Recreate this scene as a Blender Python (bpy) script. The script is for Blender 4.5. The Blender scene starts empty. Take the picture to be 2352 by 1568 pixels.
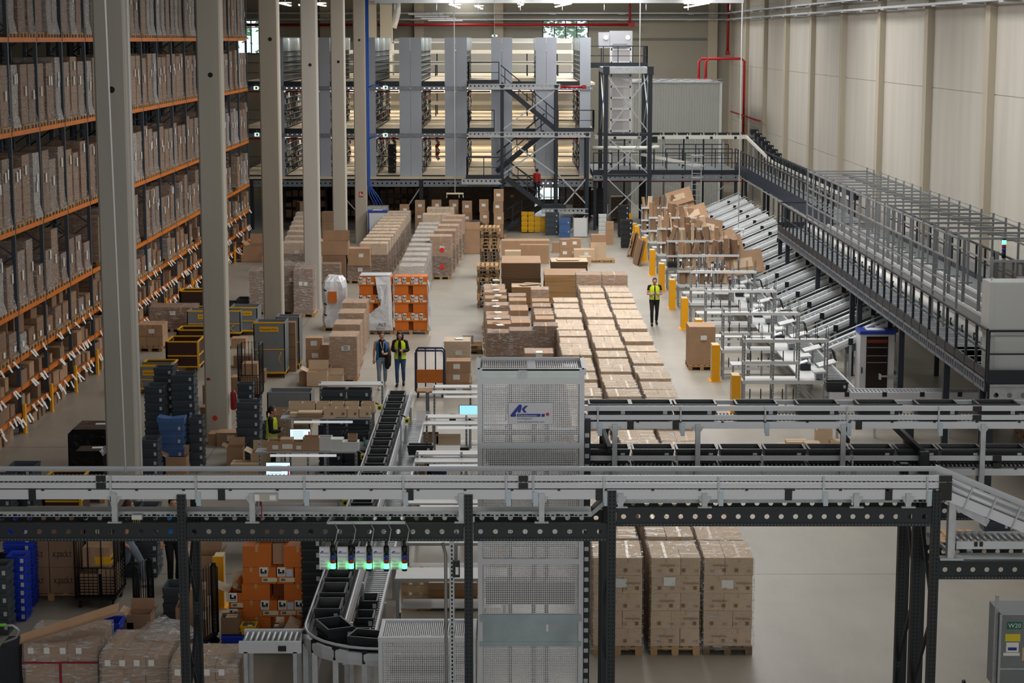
import bpy, math, random
from mathutils import Vector, Matrix
R = random.Random(11)
SC = bpy.context.scene
COL = SC.collection
PI = math.pi

# ---------------------------------------------------------------- camera
F = 4480.0; H = 10.5; PITCH = math.radians(8.805)
cam = bpy.data.objects.new('camera', bpy.data.cameras.new('camera'))
COL.objects.link(cam)
cam.location = (0, 0, H); cam.rotation_euler = (PI/2 - PITCH, 0, 0)
cam.data.sensor_width = 36.0; cam.data.lens = F/2352*36.0
cam.data.clip_start = 0.5; cam.data.clip_end = 400
SC.camera = cam
_cp, _sp = math.cos(PITCH), math.sin(PITCH)
def _ray(x, y):
    u = (x-1176)/F; v = (784-y)/F
    return u, _cp+v*_sp, -_sp+v*_cp
def G(x, y, z=0.0):            # point of the horizontal plane z seen at photo pixel x, y
    d = _ray(x, y); t = (z-H)/d[2]; return d[0]*t, d[1]*t
def V(x, y, Y):                # point of the vertical plane at depth Y
    d = _ray(x, y); t = Y/d[1]; return d[0]*t, H+d[2]*t

# ---------------------------------------------------------------- world, lights, exposure
SC.view_settings.view_transform = 'Standard'
SC.view_settings.look = 'None'
SC.view_settings.exposure = 0.4
SC.view_settings.gamma = 1.0
SC.view_settings.use_curve_mapping = False
wd = bpy.data.worlds.new('sky'); SC.world = wd; wd.use_nodes = True
bg = wd.node_tree.nodes['Background']
bg.inputs[0].default_value = (0.75, 0.88, 1.0, 1); bg.inputs[1].default_value = 1.2
SC.cycles.max_bounces = 5; SC.cycles.diffuse_bounces = 3; SC.cycles.glossy_bounces = 2
SC.cycles.transmission_bounces = 2; SC.cycles.transparent_max_bounces = 16
SC.cycles.sample_clamp_indirect = 3.0
def area(name, loc, sx, sy, w, col=(1, 0.97, 0.92), rot=(0, 0, 0)):
    l = bpy.data.lights.new(name, 'AREA'); l.shape = 'RECTANGLE'; l.size = sx; l.size_y = sy
    l.energy = w; l.color = col
    o = bpy.data.objects.new(name, l); COL.objects.link(o); o.location = loc; o.rotation_euler = rot
    return o
LW = .30
for yy, k in ((14, .15), (38, .4), (62, 1.2), (86, 1.3), (110, 1.0), (134, .8)):   # skylight strips and high-bay rows under the roof
    area('skylight', (5.0, yy, 13.6), 5.0, 16, 4200*LW*k, (1, .985, .96))
    area('skylight', (-3.5, yy+6, 13.6), 1.5, 16, 1300*LW*k, (1, .98, .95))
    area('skylight', (12.5, yy, 13.6), 2.0, 14, 1000*LW*k, (1, .985, .96))

area('front_fill', (2, -7.5, 8.0), 30, 9, 6800*LW, (1, .99, .97), (PI/2, 0, 0))      # fill light added behind the camera; the front wall has no windows

# ---------------------------------------------------------------- helpers
def lin(c):
    c = c/255.0
    return c/12.92 if c <= .04045 else ((c+.055)/1.055)**2.4
def rgb(r, g, b): return (lin(r), lin(g), lin(b), 1)
MATS = {}
def mat(name, col, rough=.55, metal=0.0, var=0.0, scale=4.0, stretch=(1, 1, 1), rnd=0.0, bump=0.0, spec=.4, emit=0, alpha=None, detail=4, coord='Object'):
    if name in MATS: return MATS[name]
    m = bpy.data.materials.new(name); m.use_nodes = True
    nt = m.node_tree; b = nt.nodes['Principled BSDF']
    c = rgb(*col)
    b.inputs['Base Color'].default_value = c
    b.inputs['Roughness'].default_value = rough; b.inputs['Metallic'].default_value = metal
    b.inputs['Specular IOR Level'].default_value = spec
    if emit:
        b.inputs['Emission Color'].default_value = c; b.inputs['Emission Strength'].default_value = emit
    if var or rnd or bump:
        tc = nt.nodes.new('ShaderNodeTexCoord'); mp = nt.nodes.new('ShaderNodeMapping')
        mp.inputs['Scale'].default_value = stretch
        nt.links.new(tc.outputs[coord], mp.inputs[0])
        nz = nt.nodes.new('ShaderNodeTexNoise'); nz.inputs['Scale'].default_value = scale; nz.inputs['Detail'].default_value = detail
        nt.links.new(mp.outputs[0], nz.inputs['Vector'])
        mr = nt.nodes.new('ShaderNodeMapRange')
        mr.inputs['From Min'].default_value = .3; mr.inputs['From Max'].default_value = .7
        mr.inputs['To Min'].default_value = 1-var; mr.inputs['To Max'].default_value = 1+var
        nt.links.new(nz.outputs['Fac'], mr.inputs[0])
        val = mr.outputs[0]
        if rnd:
            oi = nt.nodes.new('ShaderNodeObjectInfo'); r2 = nt.nodes.new('ShaderNodeMapRange')
            r2.inputs['To Min'].default_value = 1-rnd; r2.inputs['To Max'].default_value = 1+rnd
            nt.links.new(oi.outputs['Random'], r2.inputs[0])
            mu = nt.nodes.new('ShaderNodeMath'); mu.operation = 'MULTIPLY'
            nt.links.new(val, mu.inputs[0]); nt.links.new(r2.outputs[0], mu.inputs[1]); val = mu.outputs[0]
        hs = nt.nodes.new('ShaderNodeHueSaturation'); hs.inputs['Color'].default_value = c
        nt.links.new(val, hs.inputs['Value']); nt.links.new(hs.outputs[0], b.inputs['Base Color'])
        if bump:
            bp = nt.nodes.new('ShaderNodeBump'); bp.inputs['Strength'].default_value = bump; bp.inputs['Distance'].default_value = .05
            nt.links.new(nz.outputs['Fac'], bp.inputs['Height']); nt.links.new(bp.outputs[0], b.inputs['Normal'])
    if alpha is not None: b.inputs['Alpha'].default_value = alpha
    MATS[name] = m
    return m
def film(name, lo=.06, hi=.7, scale=6, stretch=(1, 1, 5), col=(225, 225, 225)):      # stretch film: clear with glossy creases; alpha whitens in patches painted as highlights
    m = bpy.data.materials.new(name); m.use_nodes = True; nt = m.node_tree; b = nt.nodes['Principled BSDF']
    b.inputs['Base Color'].default_value = rgb(*col); b.inputs['Roughness'].default_value = .14; b.inputs['Specular IOR Level'].default_value = .8
    tc = nt.nodes.new('ShaderNodeTexCoord'); mp = nt.nodes.new('ShaderNodeMapping'); mp.inputs['Scale'].default_value = stretch
    mp.inputs['Rotation'].default_value = (.25, .2, 0)
    nz = nt.nodes.new('ShaderNodeTexNoise'); nz.inputs['Scale'].default_value = scale; nz.inputs['Detail'].default_value = 5; nz.inputs['Distortion'].default_value = 1.2
    oi = nt.nodes.new('ShaderNodeObjectInfo'); va = nt.nodes.new('ShaderNodeVectorMath'); va.operation = 'SCALE'; va.inputs['Scale'].default_value = 37
    cx = nt.nodes.new('ShaderNodeCombineXYZ'); nt.links.new(oi.outputs['Random'], cx.inputs[0]); nt.links.new(cx.outputs[0], va.inputs[0])
    ad = nt.nodes.new('ShaderNodeVectorMath'); nt.links.new(tc.outputs['Object'], ad.inputs[0]); nt.links.new(va.outputs[0], ad.inputs[1])
    nt.links.new(ad.outputs[0], mp.inputs[0]); nt.links.new(mp.outputs[0], nz.inputs['Vector'])
    mr = nt.nodes.new('ShaderNodeMapRange'); mr.inputs['From Min'].default_value = .5; mr.inputs['From Max'].default_value = .72
    mr.inputs['To Min'].default_value = lo; mr.inputs['To Max'].default_value = hi
    nt.links.new(nz.outputs['Fac'], mr.inputs[0]); nt.links.new(mr.outputs[0], b.inputs['Alpha'])
    bp = nt.nodes.new('ShaderNodeBump'); bp.inputs['Strength'].default_value = .8; bp.inputs['Distance'].default_value = .05
    nt.links.new(nz.outputs['Fac'], bp.inputs['Height']); nt.links.new(bp.outputs[0], b.inputs['Normal'])
    MATS[name] = m
    return m
def perforated(name, col, pitch, frac, metal=.6, rough=.4, slot=None):                # sheet metal with punched holes (or slots)
    m = bpy.data.materials.new(name); m.use_nodes = True; nt = m.node_tree; b = nt.nodes['Principled BSDF']
    b.inputs['Base Color'].default_value = rgb(*col); b.inputs['Metallic'].default_value = metal; b.inputs['Roughness'].default_value = rough
    tc = nt.nodes.new('ShaderNodeTexCoord'); sx = nt.nodes.new('ShaderNodeSeparateXYZ'); nt.links.new(tc.outputs['Object'], sx.inputs[0])
    def saw(sock, p, f):
        a = nt.nodes.new('ShaderNodeMath'); a.operation = 'PINGPONG'; a.inputs[1].default_value = p/2; nt.links.new(sock, a.inputs[0])
        g = nt.nodes.new('ShaderNodeMath'); g.operation = 'GREATER_THAN'; g.inputs[1].default_value = p/2*(1-f); nt.links.new(a.outputs[0], g.inputs[0]); return g.outputs[0]
    ge = nt.nodes.new('ShaderNodeNewGeometry'); sn = nt.nodes.new('ShaderNodeSeparateXYZ'); nt.links.new(ge.outputs['True Normal'], sn.inputs[0])
    def absgt(sock):
        a = nt.nodes.new('ShaderNodeMath'); a.operation = 'ABSOLUTE'; nt.links.new(sock, a.inputs[0])
        g = nt.nodes.new('ShaderNodeMath'); g.operation = 'GREATER_THAN'; g.inputs[1].default_value = .7; nt.links.new(a.outputs[0], g.inputs[0]); return g.outputs[0]
    def op(o, a, c):
        n = nt.nodes.new('ShaderNodeMath'); n.operation = o
        for i, s in ((0, a), (1, c)):
            if isinstance(s, (int, float)): n.inputs[i].default_value = s
            else: nt.links.new(s, n.inputs[i])
        return n.outputs[0]
    hx, hy, hz = (saw(sx.outputs[i], pitch, frac) for i in range(3))
    if slot: hy = saw(sx.outputs[1], slot, .9); 
    # along the face normal the hole test is always true
    hx = op('MAXIMUM', hx, absgt(sn.outputs[0])); hy = op('MAXIMUM', hy, absgt(sn.outputs[1])); hz = op('MAXIMUM', hz, absgt(sn.outputs[2]))
    hole = op('MULTIPLY', op('MULTIPLY', hx, hy), hz)
    nt.links.new(op('SUBTRACT', 1.0, hole), b.inputs['Alpha'])
    MATS[name] = m
    return m

class MB:
    """collects shapes into one mesh"""
    def __init__(s): s.v = []; s.f = []; s.mi = []; s.sm = []; s.cur = 0
    def add(s, vs, fs, smooth=False):
        n = len(s.v); s.v.extend(tuple(p) for p in vs)
        for f in fs: s.f.append(tuple(i+n for i in f)); s.mi.append(s.cur); s.sm.append(smooth)
        return s
    def m(s, i): s.cur = i; return s
    def box(s, x0, x1, y0, y1, z0, z1):
        return s.add([(x0, y0, z0), (x1, y0, z0), (x1, y1, z0), (x0, y1, z0), (x0, y0, z1), (x1, y0, z1), (x1, y1, z1), (x0, y1, z1)],
                     [(0, 3, 2, 1), (4, 5, 6, 7), (0, 1, 5, 4), (1, 2, 6, 5), (2, 3, 7, 6), (3, 0, 4, 7)])
    def bx(s, c, d, rz=0.0, rx=0.0, ry=0.0):
        M = Matrix.Translation(c) @ Matrix.Rotation(rz, 4, 'Z') @ Matrix.Rotation(ry, 4, 'Y') @ Matrix.Rotation(rx, 4, 'X')
        a, b, h = d[0]/2, d[1]/2, d[2]/2
        vs = [M @ Vector(p) for p in ((-a, -b, -h), (a, -b, -h), (a, b, -h), (-a, b, -h), (-a, -b, h), (a, -b, h), (a, b, h), (-a, b, h))]
        return s.add(vs, [(0, 3, 2, 1), (4, 5, 6, 7), (0, 1, 5, 4), (1, 2, 6, 5), (2, 3, 7, 6), (3, 0, 4, 7)])
    def bar(s, p0, p1, w, h=None, up=(0, 0, 1)):
        h = h or w; p0 = Vector(p0); p1 = Vector(p1); d = (p1-p0).normalized(); u = Vector(up)
        if abs(d.dot(u)) > .99: u = Vector((0, 1, 0))
        a = d.cross(u).normalized()*w/2; b = a.cross(d).normalized()*h/2
        vs = [p0-a-b, p0+a-b, p0+a+b, p0-a+b, p1-a-b, p1+a-b, p1+a+b, p1-a+b]
        return s.add(vs, [(0, 1, 2, 3), (7, 6, 5, 4), (0, 4, 5, 1), (1, 5, 6, 2), (2, 6, 7, 3), (3, 7, 4, 0)])
    def tube(s, p0, p1, r, n=8, r1=None): return s.path([p0, p1], r, n, r1=r1)
    def path(s, pts, r, n=6, r1=None, cap=True):
        pts = [Vector(p) for p in pts]; k = len(pts); vs = []; fs = []
        a = None
        for i, p in enumerate(pts):
            d = (pts[min(i+1, k-1)]-pts[max(i-1, 0)]).normalized()
            if a is None:
                a = d.cross(Vector((0, 0, 1)))
                if a.length < .05: a = d.cross(Vector((0, 1, 0)))
            else: a = a-d*a.dot(d)
            a.normalize(); b = d.cross(a)
            rr = r if r1 is None else r+(r1-r)*i/(k-1)
            if isinstance(r, (list, tuple)): rr = r[i]
            for j in range(n):
                t = 2*PI*j/n; vs.append(p+(a*math.cos(t)+b*math.sin(t))*rr)
        for i in range(k-1):
            for j in range(n):
                fs.append((i*n+j, i*n+(j+1) % n, (i+1)*n+(j+1) % n, (i+1)*n+j))
        s.add(vs, fs, True)
        if cap: s.add([], [])
        if cap:
            n0 = len(s.v)-len(vs)
            s.f.append(tuple(n0+j for j in range(n))[::-1]); s.mi.append(s.cur); s.sm.append(False)
            s.f.append(tuple(n0+(k-1)*n+j for j in range(n))); s.mi.append(s.cur); s.sm.append(False)
        return s
    def sweep(s, prof, path_fn_pts, ups=(0, 0, 1)):   # closed profile (side, up) swept along points
        pts = [Vector(p) for p in path_fn_pts]; k = len(pts); n = len(prof); vs = []
        for i, p in enumerate(pts):
            d = (pts[min(i+1, k-1)]-pts[max(i-1, 0)]).normalized(); a = d.cross(Vector(ups)).normalized(); u = a.cross(d)
            sc = 1.0
            if 0 < i < k-1:
                d1 = (pts[i]-pts[i-1]).normalized(); sc = 1/max(.5, d1.dot(d))
            for q in prof: vs.append(p+a*q[0]*sc+u*q[1])
        fs = [(i*n+j, i*n+(j+1) % n, (i+1)*n+(j+1) % n, (i+1)*n+j) for i in range(k-1) for j in range(n)]
        fs += [tuple(range(n))[::-1], tuple((k-1)*n+j for j in range(n))]
        return s.add(vs, fs)
    def holed(s, x0, x1, z0, z1, y, t, pitch, r, zc=None, n=16):   # plate in the XZ plane with a row of round holes
        zc = (z0+z1)/2 if zc is None else zc; k = max(1, int((x1-x0)/pitch)); w = (x1-x0)/k
        for i in range(k):
            a, b = x0+i*w, x0+(i+1)*w; c = (a+b)/2; vs = []
            for yy in (y, y+t):
                for j in range(n):
                    th = 2*PI*j/n; cx, cz = math.cos(th), math.sin(th)
                    q = 1/max(abs(cx), abs(cz)); qx, qz = cx*q, cz*q
                    vs.append((c+qx*w/2, yy, zc+(qz*(z1-zc) if qz > 0 else qz*(zc-z0))))
                for j in range(n):
                    th = 2*PI*j/n; vs.append((c+math.cos(th)*r, yy, zc+math.sin(th)*r))
            fs = []
            for j in range(n):
                j2 = (j+1) % n
                fs.append((j, j2, n+j2, n+j)); fs.append((2*n+j, 3*n+j, 3*n+j2, 2*n+j2)); fs.append((n+j, n+j2, 3*n+j2, 3*n+j))
            s.add(vs, fs)
        return s
    def mesh(s, name, *mats):
        me = bpy.data.meshes.new(name); me.from_pydata(s.v, [], s.f)
        for m in mats: me.materials.append(m)
        if len(mats) > 1: me.polygons.foreach_set('material_index', s.mi)
        if any(s.sm): me.polygons.foreach_set('use_smooth', s.sm)
        me.update()
        return me
    def build(s, name, mats, parent=None, loc=(0, 0, 0), rz=0.0):
        mats = mats if isinstance(mats, (list, tuple)) else [mats]
        return ob(name, s.mesh(name, *mats), parent, loc, rz)

def ob(name, me, parent=None, loc=(0, 0, 0), rz=0.0, rot=None):
    o = bpy.data.objects.new(name, me); COL.objects.link(o)
    if parent is not None: o.parent = parent
    o.location = loc
    o.rotation_euler = rot if rot else (0, 0, rz)
    return o
def tag(o, label=None, cat=None, group=None, kind=None):
    if label: o['label'] = label
    if cat: o['category'] = cat
    if group: o['group'] = group
    if kind: o['kind'] = kind
    return o
def thing(name, label, cat, loc=(0, 0, 0), rz=0.0, group=None):
    return tag(ob(name, None, None, loc, rz), label, cat, group)
def struct(o, label=None):
    o['kind'] = 'structure'
    if label: o['label'] = label
    return o
def spawn(name, spec, label, cat, loc, rz=0.0, group=None, rot=None):
    """spec: list of (part, mesh, offset, rz, [sub-part specs])"""
    e = tag(ob(name, None, None, loc, rz, rot), label, cat, group)
    for p in spec:
        c = ob(p[0], p[1], e, p[2] if len(p) > 2 else (0, 0, 0), p[3] if len(p) > 3 else 0.0)
        for q in (p[4] if len(p) > 4 else ()):
            ob(q[0], q[1], c, q[2] if len(q) > 2 else (0, 0, 0), q[3] if len(q) > 3 else 0.0)
        if len(p) > 5 and p[5]: c['label'] = p[5]
    return e
_ORD = 'first second third fourth fifth sixth seventh eighth ninth tenth eleventh twelfth thirteenth fourteenth fifteenth sixteenth seventeenth eighteenth nineteenth twentieth'.split()
def nth(i):                     # 0 -> first
    if i < 20: return _ORD[i]
    t = {2: 'twenty', 3: 'thirty', 4: 'forty', 5: 'fifty', 6: 'sixty'}
    tens = {2: 'twentieth', 3: 'thirtieth', 4: 'fortieth', 5: 'fiftieth', 6: 'sixtieth'}
    d, u = divmod(i+1, 10)
    return tens[d] if u == 0 else t[d]+'-'+_ORD[u-1]
def text_mesh(txt, size, m, extr=.002, align='LEFT', shear=0.0):
    cu = bpy.data.curves.new('lettering', 'FONT'); cu.body = txt; cu.size = size; cu.extrude = extr; cu.align_x = align; cu.shear = shear
    cu.resolution_u = 2
    o = bpy.data.objects.new('lettering', cu); COL.objects.link(o)
    me = bpy.data.meshes.new_from_object(o.evaluated_get(bpy.context.evaluated_depsgraph_get()))
    bpy.data.objects.remove(o); me.materials.clear(); me.materials.append(m); me.name = 'lettering'
    me.transform(Matrix.Rotation(PI/2, 4, 'X'))          # stands in the XZ plane, reads from -Y
    return me

# ---------------------------------------------------------------- materials
M_conc_col = mat('column_concrete', (188, 180, 166), .8, var=.06, scale=3, stretch=(1, 1, .15), bump=.02)
M_steel = mat('galvanised_steel', (176, 180, 184), .4, .35, var=.12, scale=6)
M_alu = mat('aluminium', (208, 211, 214), .38, .2, var=.03, scale=3)
M_dark = mat('anthracite_steel', (44, 50, 56), .5, .2, var=.1, scale=3)
M_black = mat('black_plastic', (22, 23, 25), .45)
M_orange = mat('rack_orange', (222, 120, 22), .5, var=.1, scale=2)
M_blue_steel = mat('rack_upright', (70, 78, 88), .5, .3)
M_white = mat('white_paint', (214, 216, 216), .45)
M_paper = mat('paper', (232, 232, 228), .7)
M_yellow = mat('safety_yellow', (240, 168, 10), .5, var=.04)
M_red = mat('red_pipe', (158, 28, 34), .45)
M_wood = mat('pallet_wood', (176, 140, 98), .8, var=.2, scale=3, stretch=(1, 6, 1), rnd=.12)
M_wood_old = mat('pallet_wood_old', (112, 92, 72), .85, var=.2, scale=3, stretch=(1, 6, 1), rnd=.12)
M_card = mat('cardboard', (172, 138, 108), .75, var=.07, scale=2.5, rnd=.1)
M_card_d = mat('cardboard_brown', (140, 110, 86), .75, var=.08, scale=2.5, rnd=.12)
M_card_l = mat('cardboard_light', (208, 182, 152), .75, var=.05, scale=2.5, rnd=.06)
M_card_in = mat('cardboard_inside', (128, 96, 66), .8, var=.06, scale=2)
M_tape = mat('packing_tape', (176, 132, 86), .25)
M_film = film('stretch_film')
M_film_d = film('stretch_film_heavy', .18, .85, 5)
M_film_w = film('stretch_film_white', .5, .95, 5)
M_crate = mat('grey_crate_plastic', (66, 74, 82), .45, var=.06, scale=3, rnd=.08)
M_crate_in = mat('grey_crate_inside', (52, 58, 66), .5)
M_bin = mat('black_bin_plastic', (40, 43, 47), .4, var=.05)
M_grating = mat('grating_steel', (120, 126, 128), .5, .4, var=.1, scale=8)
M_ink = mat('black_ink', (20, 20, 22), .6)
# ================================================================ shell of the hall
XR, XL, YB, YF, ZC = 16.4, -44.0, 146.8, -8.0, 14.2
def floor_mat():
    m = mat('polished_floor', (158, 151, 139), .4, var=.08, scale=.35, detail=8, spec=.35)
    nt = m.node_tree; b = nt.nodes['Principled BSDF']
    tc = nt.nodes.new('ShaderNodeTexCoord'); sx = nt.nodes.new('ShaderNodeSeparateXYZ'); nt.links.new(tc.outputs['Object'], sx.inputs[0])
    fs = []
    for ax, off, p in ((0, 7.72, 24.8), (1, -1.0, 12.2)):                 # saw-cut joints between the floor bays
        a = nt.nodes.new('ShaderNodeMath'); a.operation = 'ADD'; a.inputs[1].default_value = off+p*10
        nt.links.new(sx.outputs[ax], a.inputs[0])
        q = nt.nodes.new('ShaderNodeMath'); q.operation = 'PINGPONG'; q.inputs[1].default_value = p/2; nt.links.new(a.outputs[0], q.inputs[0])
        l = nt.nodes.new('ShaderNodeMath'); l.operation = 'LESS_THAN'; l.inputs[1].default_value = .012+.012*ax; nt.links.new(q.outputs[0], l.inputs[0]); fs.append(l)
    mx = nt.nodes.new('ShaderNodeMath'); mx.operation = 'MAXIMUM'; nt.links.new(fs[0].outputs[0], mx.inputs[0]); nt.links.new(fs[1].outputs[0], mx.inputs[1])
    # broad cloudy wear and tyre streaks
    src = b.inputs['Base Color'].links[0].from_socket
    nz = nt.nodes.new('ShaderNodeTexNoise'); nz.inputs['Scale'].default_value = .8; nz.inputs['Detail'].default_value = 6; nz.inputs['Roughness'].default_value = .7
    mp = nt.nodes.new('ShaderNodeMapping'); mp.inputs['Scale'].default_value = (1, .35, 1); nt.links.new(tc.outputs['Object'], mp.inputs[0]); nt.links.new(mp.outputs[0], nz.inputs[0])
    mr = nt.nodes.new('ShaderNodeMapRange'); mr.inputs['From Min'].default_value = .3; mr.inputs['From Max'].default_value = .7; mr.inputs['To Min'].default_value = .87; mr.inputs['To Max'].default_value = 1.08
    nt.links.new(nz.outputs['Fac'], mr.inputs[0])
    h = nt.nodes.new('ShaderNodeHueSaturation'); nt.links.new(src, h.inputs['Color']); nt.links.new(mr.outputs[0], h.inputs['Value'])
    mi = nt.nodes.new('ShaderNodeMixRGB'); mi.inputs[2].default_value = rgb(112, 109, 103); nt.links.new(mx.outputs[0], mi.inputs[0]); nt.links.new(h.outputs[0], mi.inputs[1])
    nt.links.new(mi.outputs[0], b.inputs['Base Color'])
    return m
struct(MB().box(XL, XR, YF, YB, -.3, 0).build('floor', floor_mat()), 'polished grey concrete hall floor with saw-cut joints')
M_wall = mat('precast_panel', (190, 185, 175), .8, var=.07, scale=1.2, stretch=(1, 1, .12), detail=6)
M_pil = mat('pilaster_concrete', (178, 168, 150), .8, var=.05, scale=2, stretch=(1, 1, .2))
M_bwall = mat('painted_back_wall', (150, 146, 134), .8, var=.03, scale=.6)
w = MB()
for (a, b) in ((0, 4.6), (4.63, 8.62), (8.65, 12.7), (12.73, ZC)):       # horizontal joints of the precast wall
    w.box(XR, XR+.3, YF, YB, a, b)
w.box(XR+.03, XR+.3, YF, YB, 0, ZC)
struct(w.build('wall_right', M_wall), 'tall beige precast concrete side wall')
for k in range(15):
    y = YB-.1-9.95*k
    o = struct(MB().box(XR-.25, XR, y-.33, y+.33, 0, ZC).build('trim_%d' % (k+1), M_pil), 'concrete pilaster on the side wall')
bw = MB()
wins = [(2.3, 5.65, 9.4, 11.95), (-20.4, -18.4, 9.4, 11.95)]
xs = [XL, -20.4, -18.4, 2.3, 5.65, XR]
for i in range(5):
    a, b = xs[i], xs[i+1]
    if i in (1, 3): bw.box(a, b, YB, YB+.3, 0, 9.4); bw.box(a, b, YB, YB+.3, 11.95, ZC)
    else: bw.box(a, b, YB, YB+.3, 0, ZC)
struct(bw.build('wall_back', M_bwall), 'drab grey painted wall at the far end')
struct(MB().box(XL-.3, XL, YF, YB, 0, ZC).build('wall_left', M_bwall))
struct(MB().box(XL, XR, YF-.3, YF, 0, ZC).build('wall_front', M_bwall))
struct(MB().box(XL, XR, YF, YB, ZC, ZC+.3).build('ceiling', mat('roof_deck', (120, 122, 124), .7)))
M_frame = mat('window_frame_dark', (50, 60, 66), .4)
gl = bpy.data.materials.new('window_glass'); gl.use_nodes = True
_b = gl.node_tree.nodes['Principled BSDF']; _b.inputs['Alpha'].default_value = .12; _b.inputs['Roughness'].default_value = .03; _b.inputs['Base Color'].default_value = (.8, .95, .95, 1)
for n, (a, b, c, d) in enumerate(wins):
    f = MB(); f.box(a, b, YB-.05, YB+.1, d-.12, d); f.box(a, b, YB-.05, YB+.1, c, c+.08)
    for i in range(5 if n == 0 else 3):
        q = a+(b-a)*i/(4 if n == 0 else 2); f.box(q-.035, q+.035, YB-.05, YB+.1, c, d)
    f.box(a, b, YB-.03, YB+.08, c+1.95, c+2.0)
    o = struct(f.build('window_%d' % (n+1), M_frame), 'high window with trees outside')
    MB().box(a, b, YB+.02, YB+.04, c, d).build('window_glass', gl, o)
# trees outside the high windows
M_leaf = mat('outdoor_foliage', (96, 140, 92), .8, var=.5, scale=1.6)
for cx, cy, n, lab in ((3.6, 154, 60, 'green tree outside the wide high window'), (-19.5, 154, 45, 'green tree outside the small high window beside the rack')):
    t = MB()
    for i in range(n):
        p = Vector((cx+R.uniform(-3.2, 3.2), cy+R.uniform(-1.5, 2.5), R.uniform(7.5, 13)))
        for j in range(14):
            q = p+Vector((R.gauss(0, .35), R.gauss(0, .35), R.gauss(0, .35))); a = R.uniform(0, 6.3); s = R.uniform(.12, .28)
            u = Vector((math.cos(a), math.sin(a)*.5, R.uniform(-.6, .6)))*s; v = Vector((-math.sin(a)*.4, .3, R.uniform(.4, 1)))*s
            t.add([q-u, q-v*.6, q+u, q+v], [(0, 1, 2, 3)])
    e = thing('tree', lab, 'tree', (0, 0, 0))
    o = t.build('foliage', M_leaf, e); o['kind'] = 'stuff'
    MB().path([(cx, cy+.5, 0), (cx+.1, cy+.5, 5), (cx-.1, cy+.4, 9)], .22, 8, r1=.1).build('trunk', M_wood_old, e)
# far-wall columns, cable trays, pipes, panel seam
for i, x in enumerate((-26, -13.9, -6.9, 3.3-4.3, 14.9)):
    struct(MB().box(x-.35, x+.35, YB-.35, YB, 0, ZC).build('trim_%d' % (20+i), M_pil), 'concrete pilaster on the far wall')
struct(MB().box(6.5, 14.5, YB-.06, YB, 10.42, 10.58).build('trim_30', mat('grey_seam', (110, 108, 104), .7)))
def tray(name, pts, w, label):
    e = thing(name, label, 'cable tray')
    b = MB(); pts = [Vector(p) for p in pts]
    for p, q in zip(pts, pts[1:]):
        d = (q-p).normalized(); s = d.cross(Vector((0, 0, 1)))*w/2
        b.bar(p, q, w, .012); b.bar(p+s+Vector((0, 0, .04)), q+s+Vector((0, 0, .04)), .015, .09); b.bar(p-s+Vector((0, 0, .04)), q-s+Vector((0, 0, .04)), .015, .09)
    b.build('tray_channel', M_steel, e)
    c = MB()
    for p, q in zip(pts, pts[1:]): c.path([p+Vector((0, 0, .03)), q+Vector((0, 0, .03))], .035, 5)
    c.build('cable', M_black, e)
    for p, q in zip(pts, pts[1:]):
        L = (q-p).length
        for i in range(int(L/5)):
            r = p+(q-p)*(i+.5)/max(1, int(L/5)); MB().box(r.x-w*.6, r.x+w*.6, r.y-w*.6 if abs((q-p).x) < 1 else r.y-.02, r.y+w*.6 if abs((q-p).x) < 1 else r.y+.02, r.z-.06, r.z-.015).build('support_bracket', M_steel, e)
    return e
tray('cable_tray', [(-20, YB-.5, 12.36), (XR-.6, YB-.5, 12.36), (XR-.6, 20, 12.1)], .4, 'upper cable tray under the roof, turning from far wall onto side wall')
tray('cable_tray', [(-20, YB-.5, 11.9), (XR-.55, YB-.5, 11.9), (XR-.55, 20, 11.65)], .5, 'lower cable tray under the roof, turning from far wall onto side wall')
def pipe(name, pts, r, label, m=M_red, fl=True):
    e = thing(name, label, 'pipe')
    MB().path(pts, r, 10).build('pipe_run', m, e)
    if fl:
        for p in (pts[0], pts[-1]): MB().bx(p, (r*3, r*3, r*3)).build('coupling', m, e)
    return e
pipe('sprinkler_pipe', [(-20, YB-.9, 11.55), (8.9, YB-.9, 11.55)], .11, 'long dark red sprinkler pipe across the far wall')
pipe('sprinkler_pipe', [(8.7, YB-.9, 11.55), (8.7, YB-.9, 13.8)], .08, 'short red riser at the end of the far wall pipe')
pipe('sprinkler_pipe', [(13.3, 135.2, 7.8), (13.3, 135.2, 9.0), (13.5, 135.2, 9.18), (15.75, 135.2, 9.18), (15.95, 135.2, 9.0), (15.95, 135.2, 4.0)], .085, 'bright red pipe bent over the corrugated metal hut, outer loop', mat('red_pipe_bright', (190, 30, 36), .4))
pipe('sprinkler_pipe', [(12.85, 135.4, 7.8), (12.85, 135.4, 9.0), (13.05, 135.4, 9.18), (14.2, 135.4, 9.18)], .085, 'bright red pipe rising beside the outer loop over the hut', MATS['red_pipe_bright'])
pipe('sprinkler_pipe', [(15.9, YB-1.4, 13.8), (15.9, YB-1.4, 9.5)], .1, 'dark red vertical pipe in the far corner of the hall')
pipe('sprinkler_pipe', [(15.95, 143, 5.3), (15.95, 126, 5.3)], .06, 'thin red pipe along the side wall near the corner', fl=False)
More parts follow.
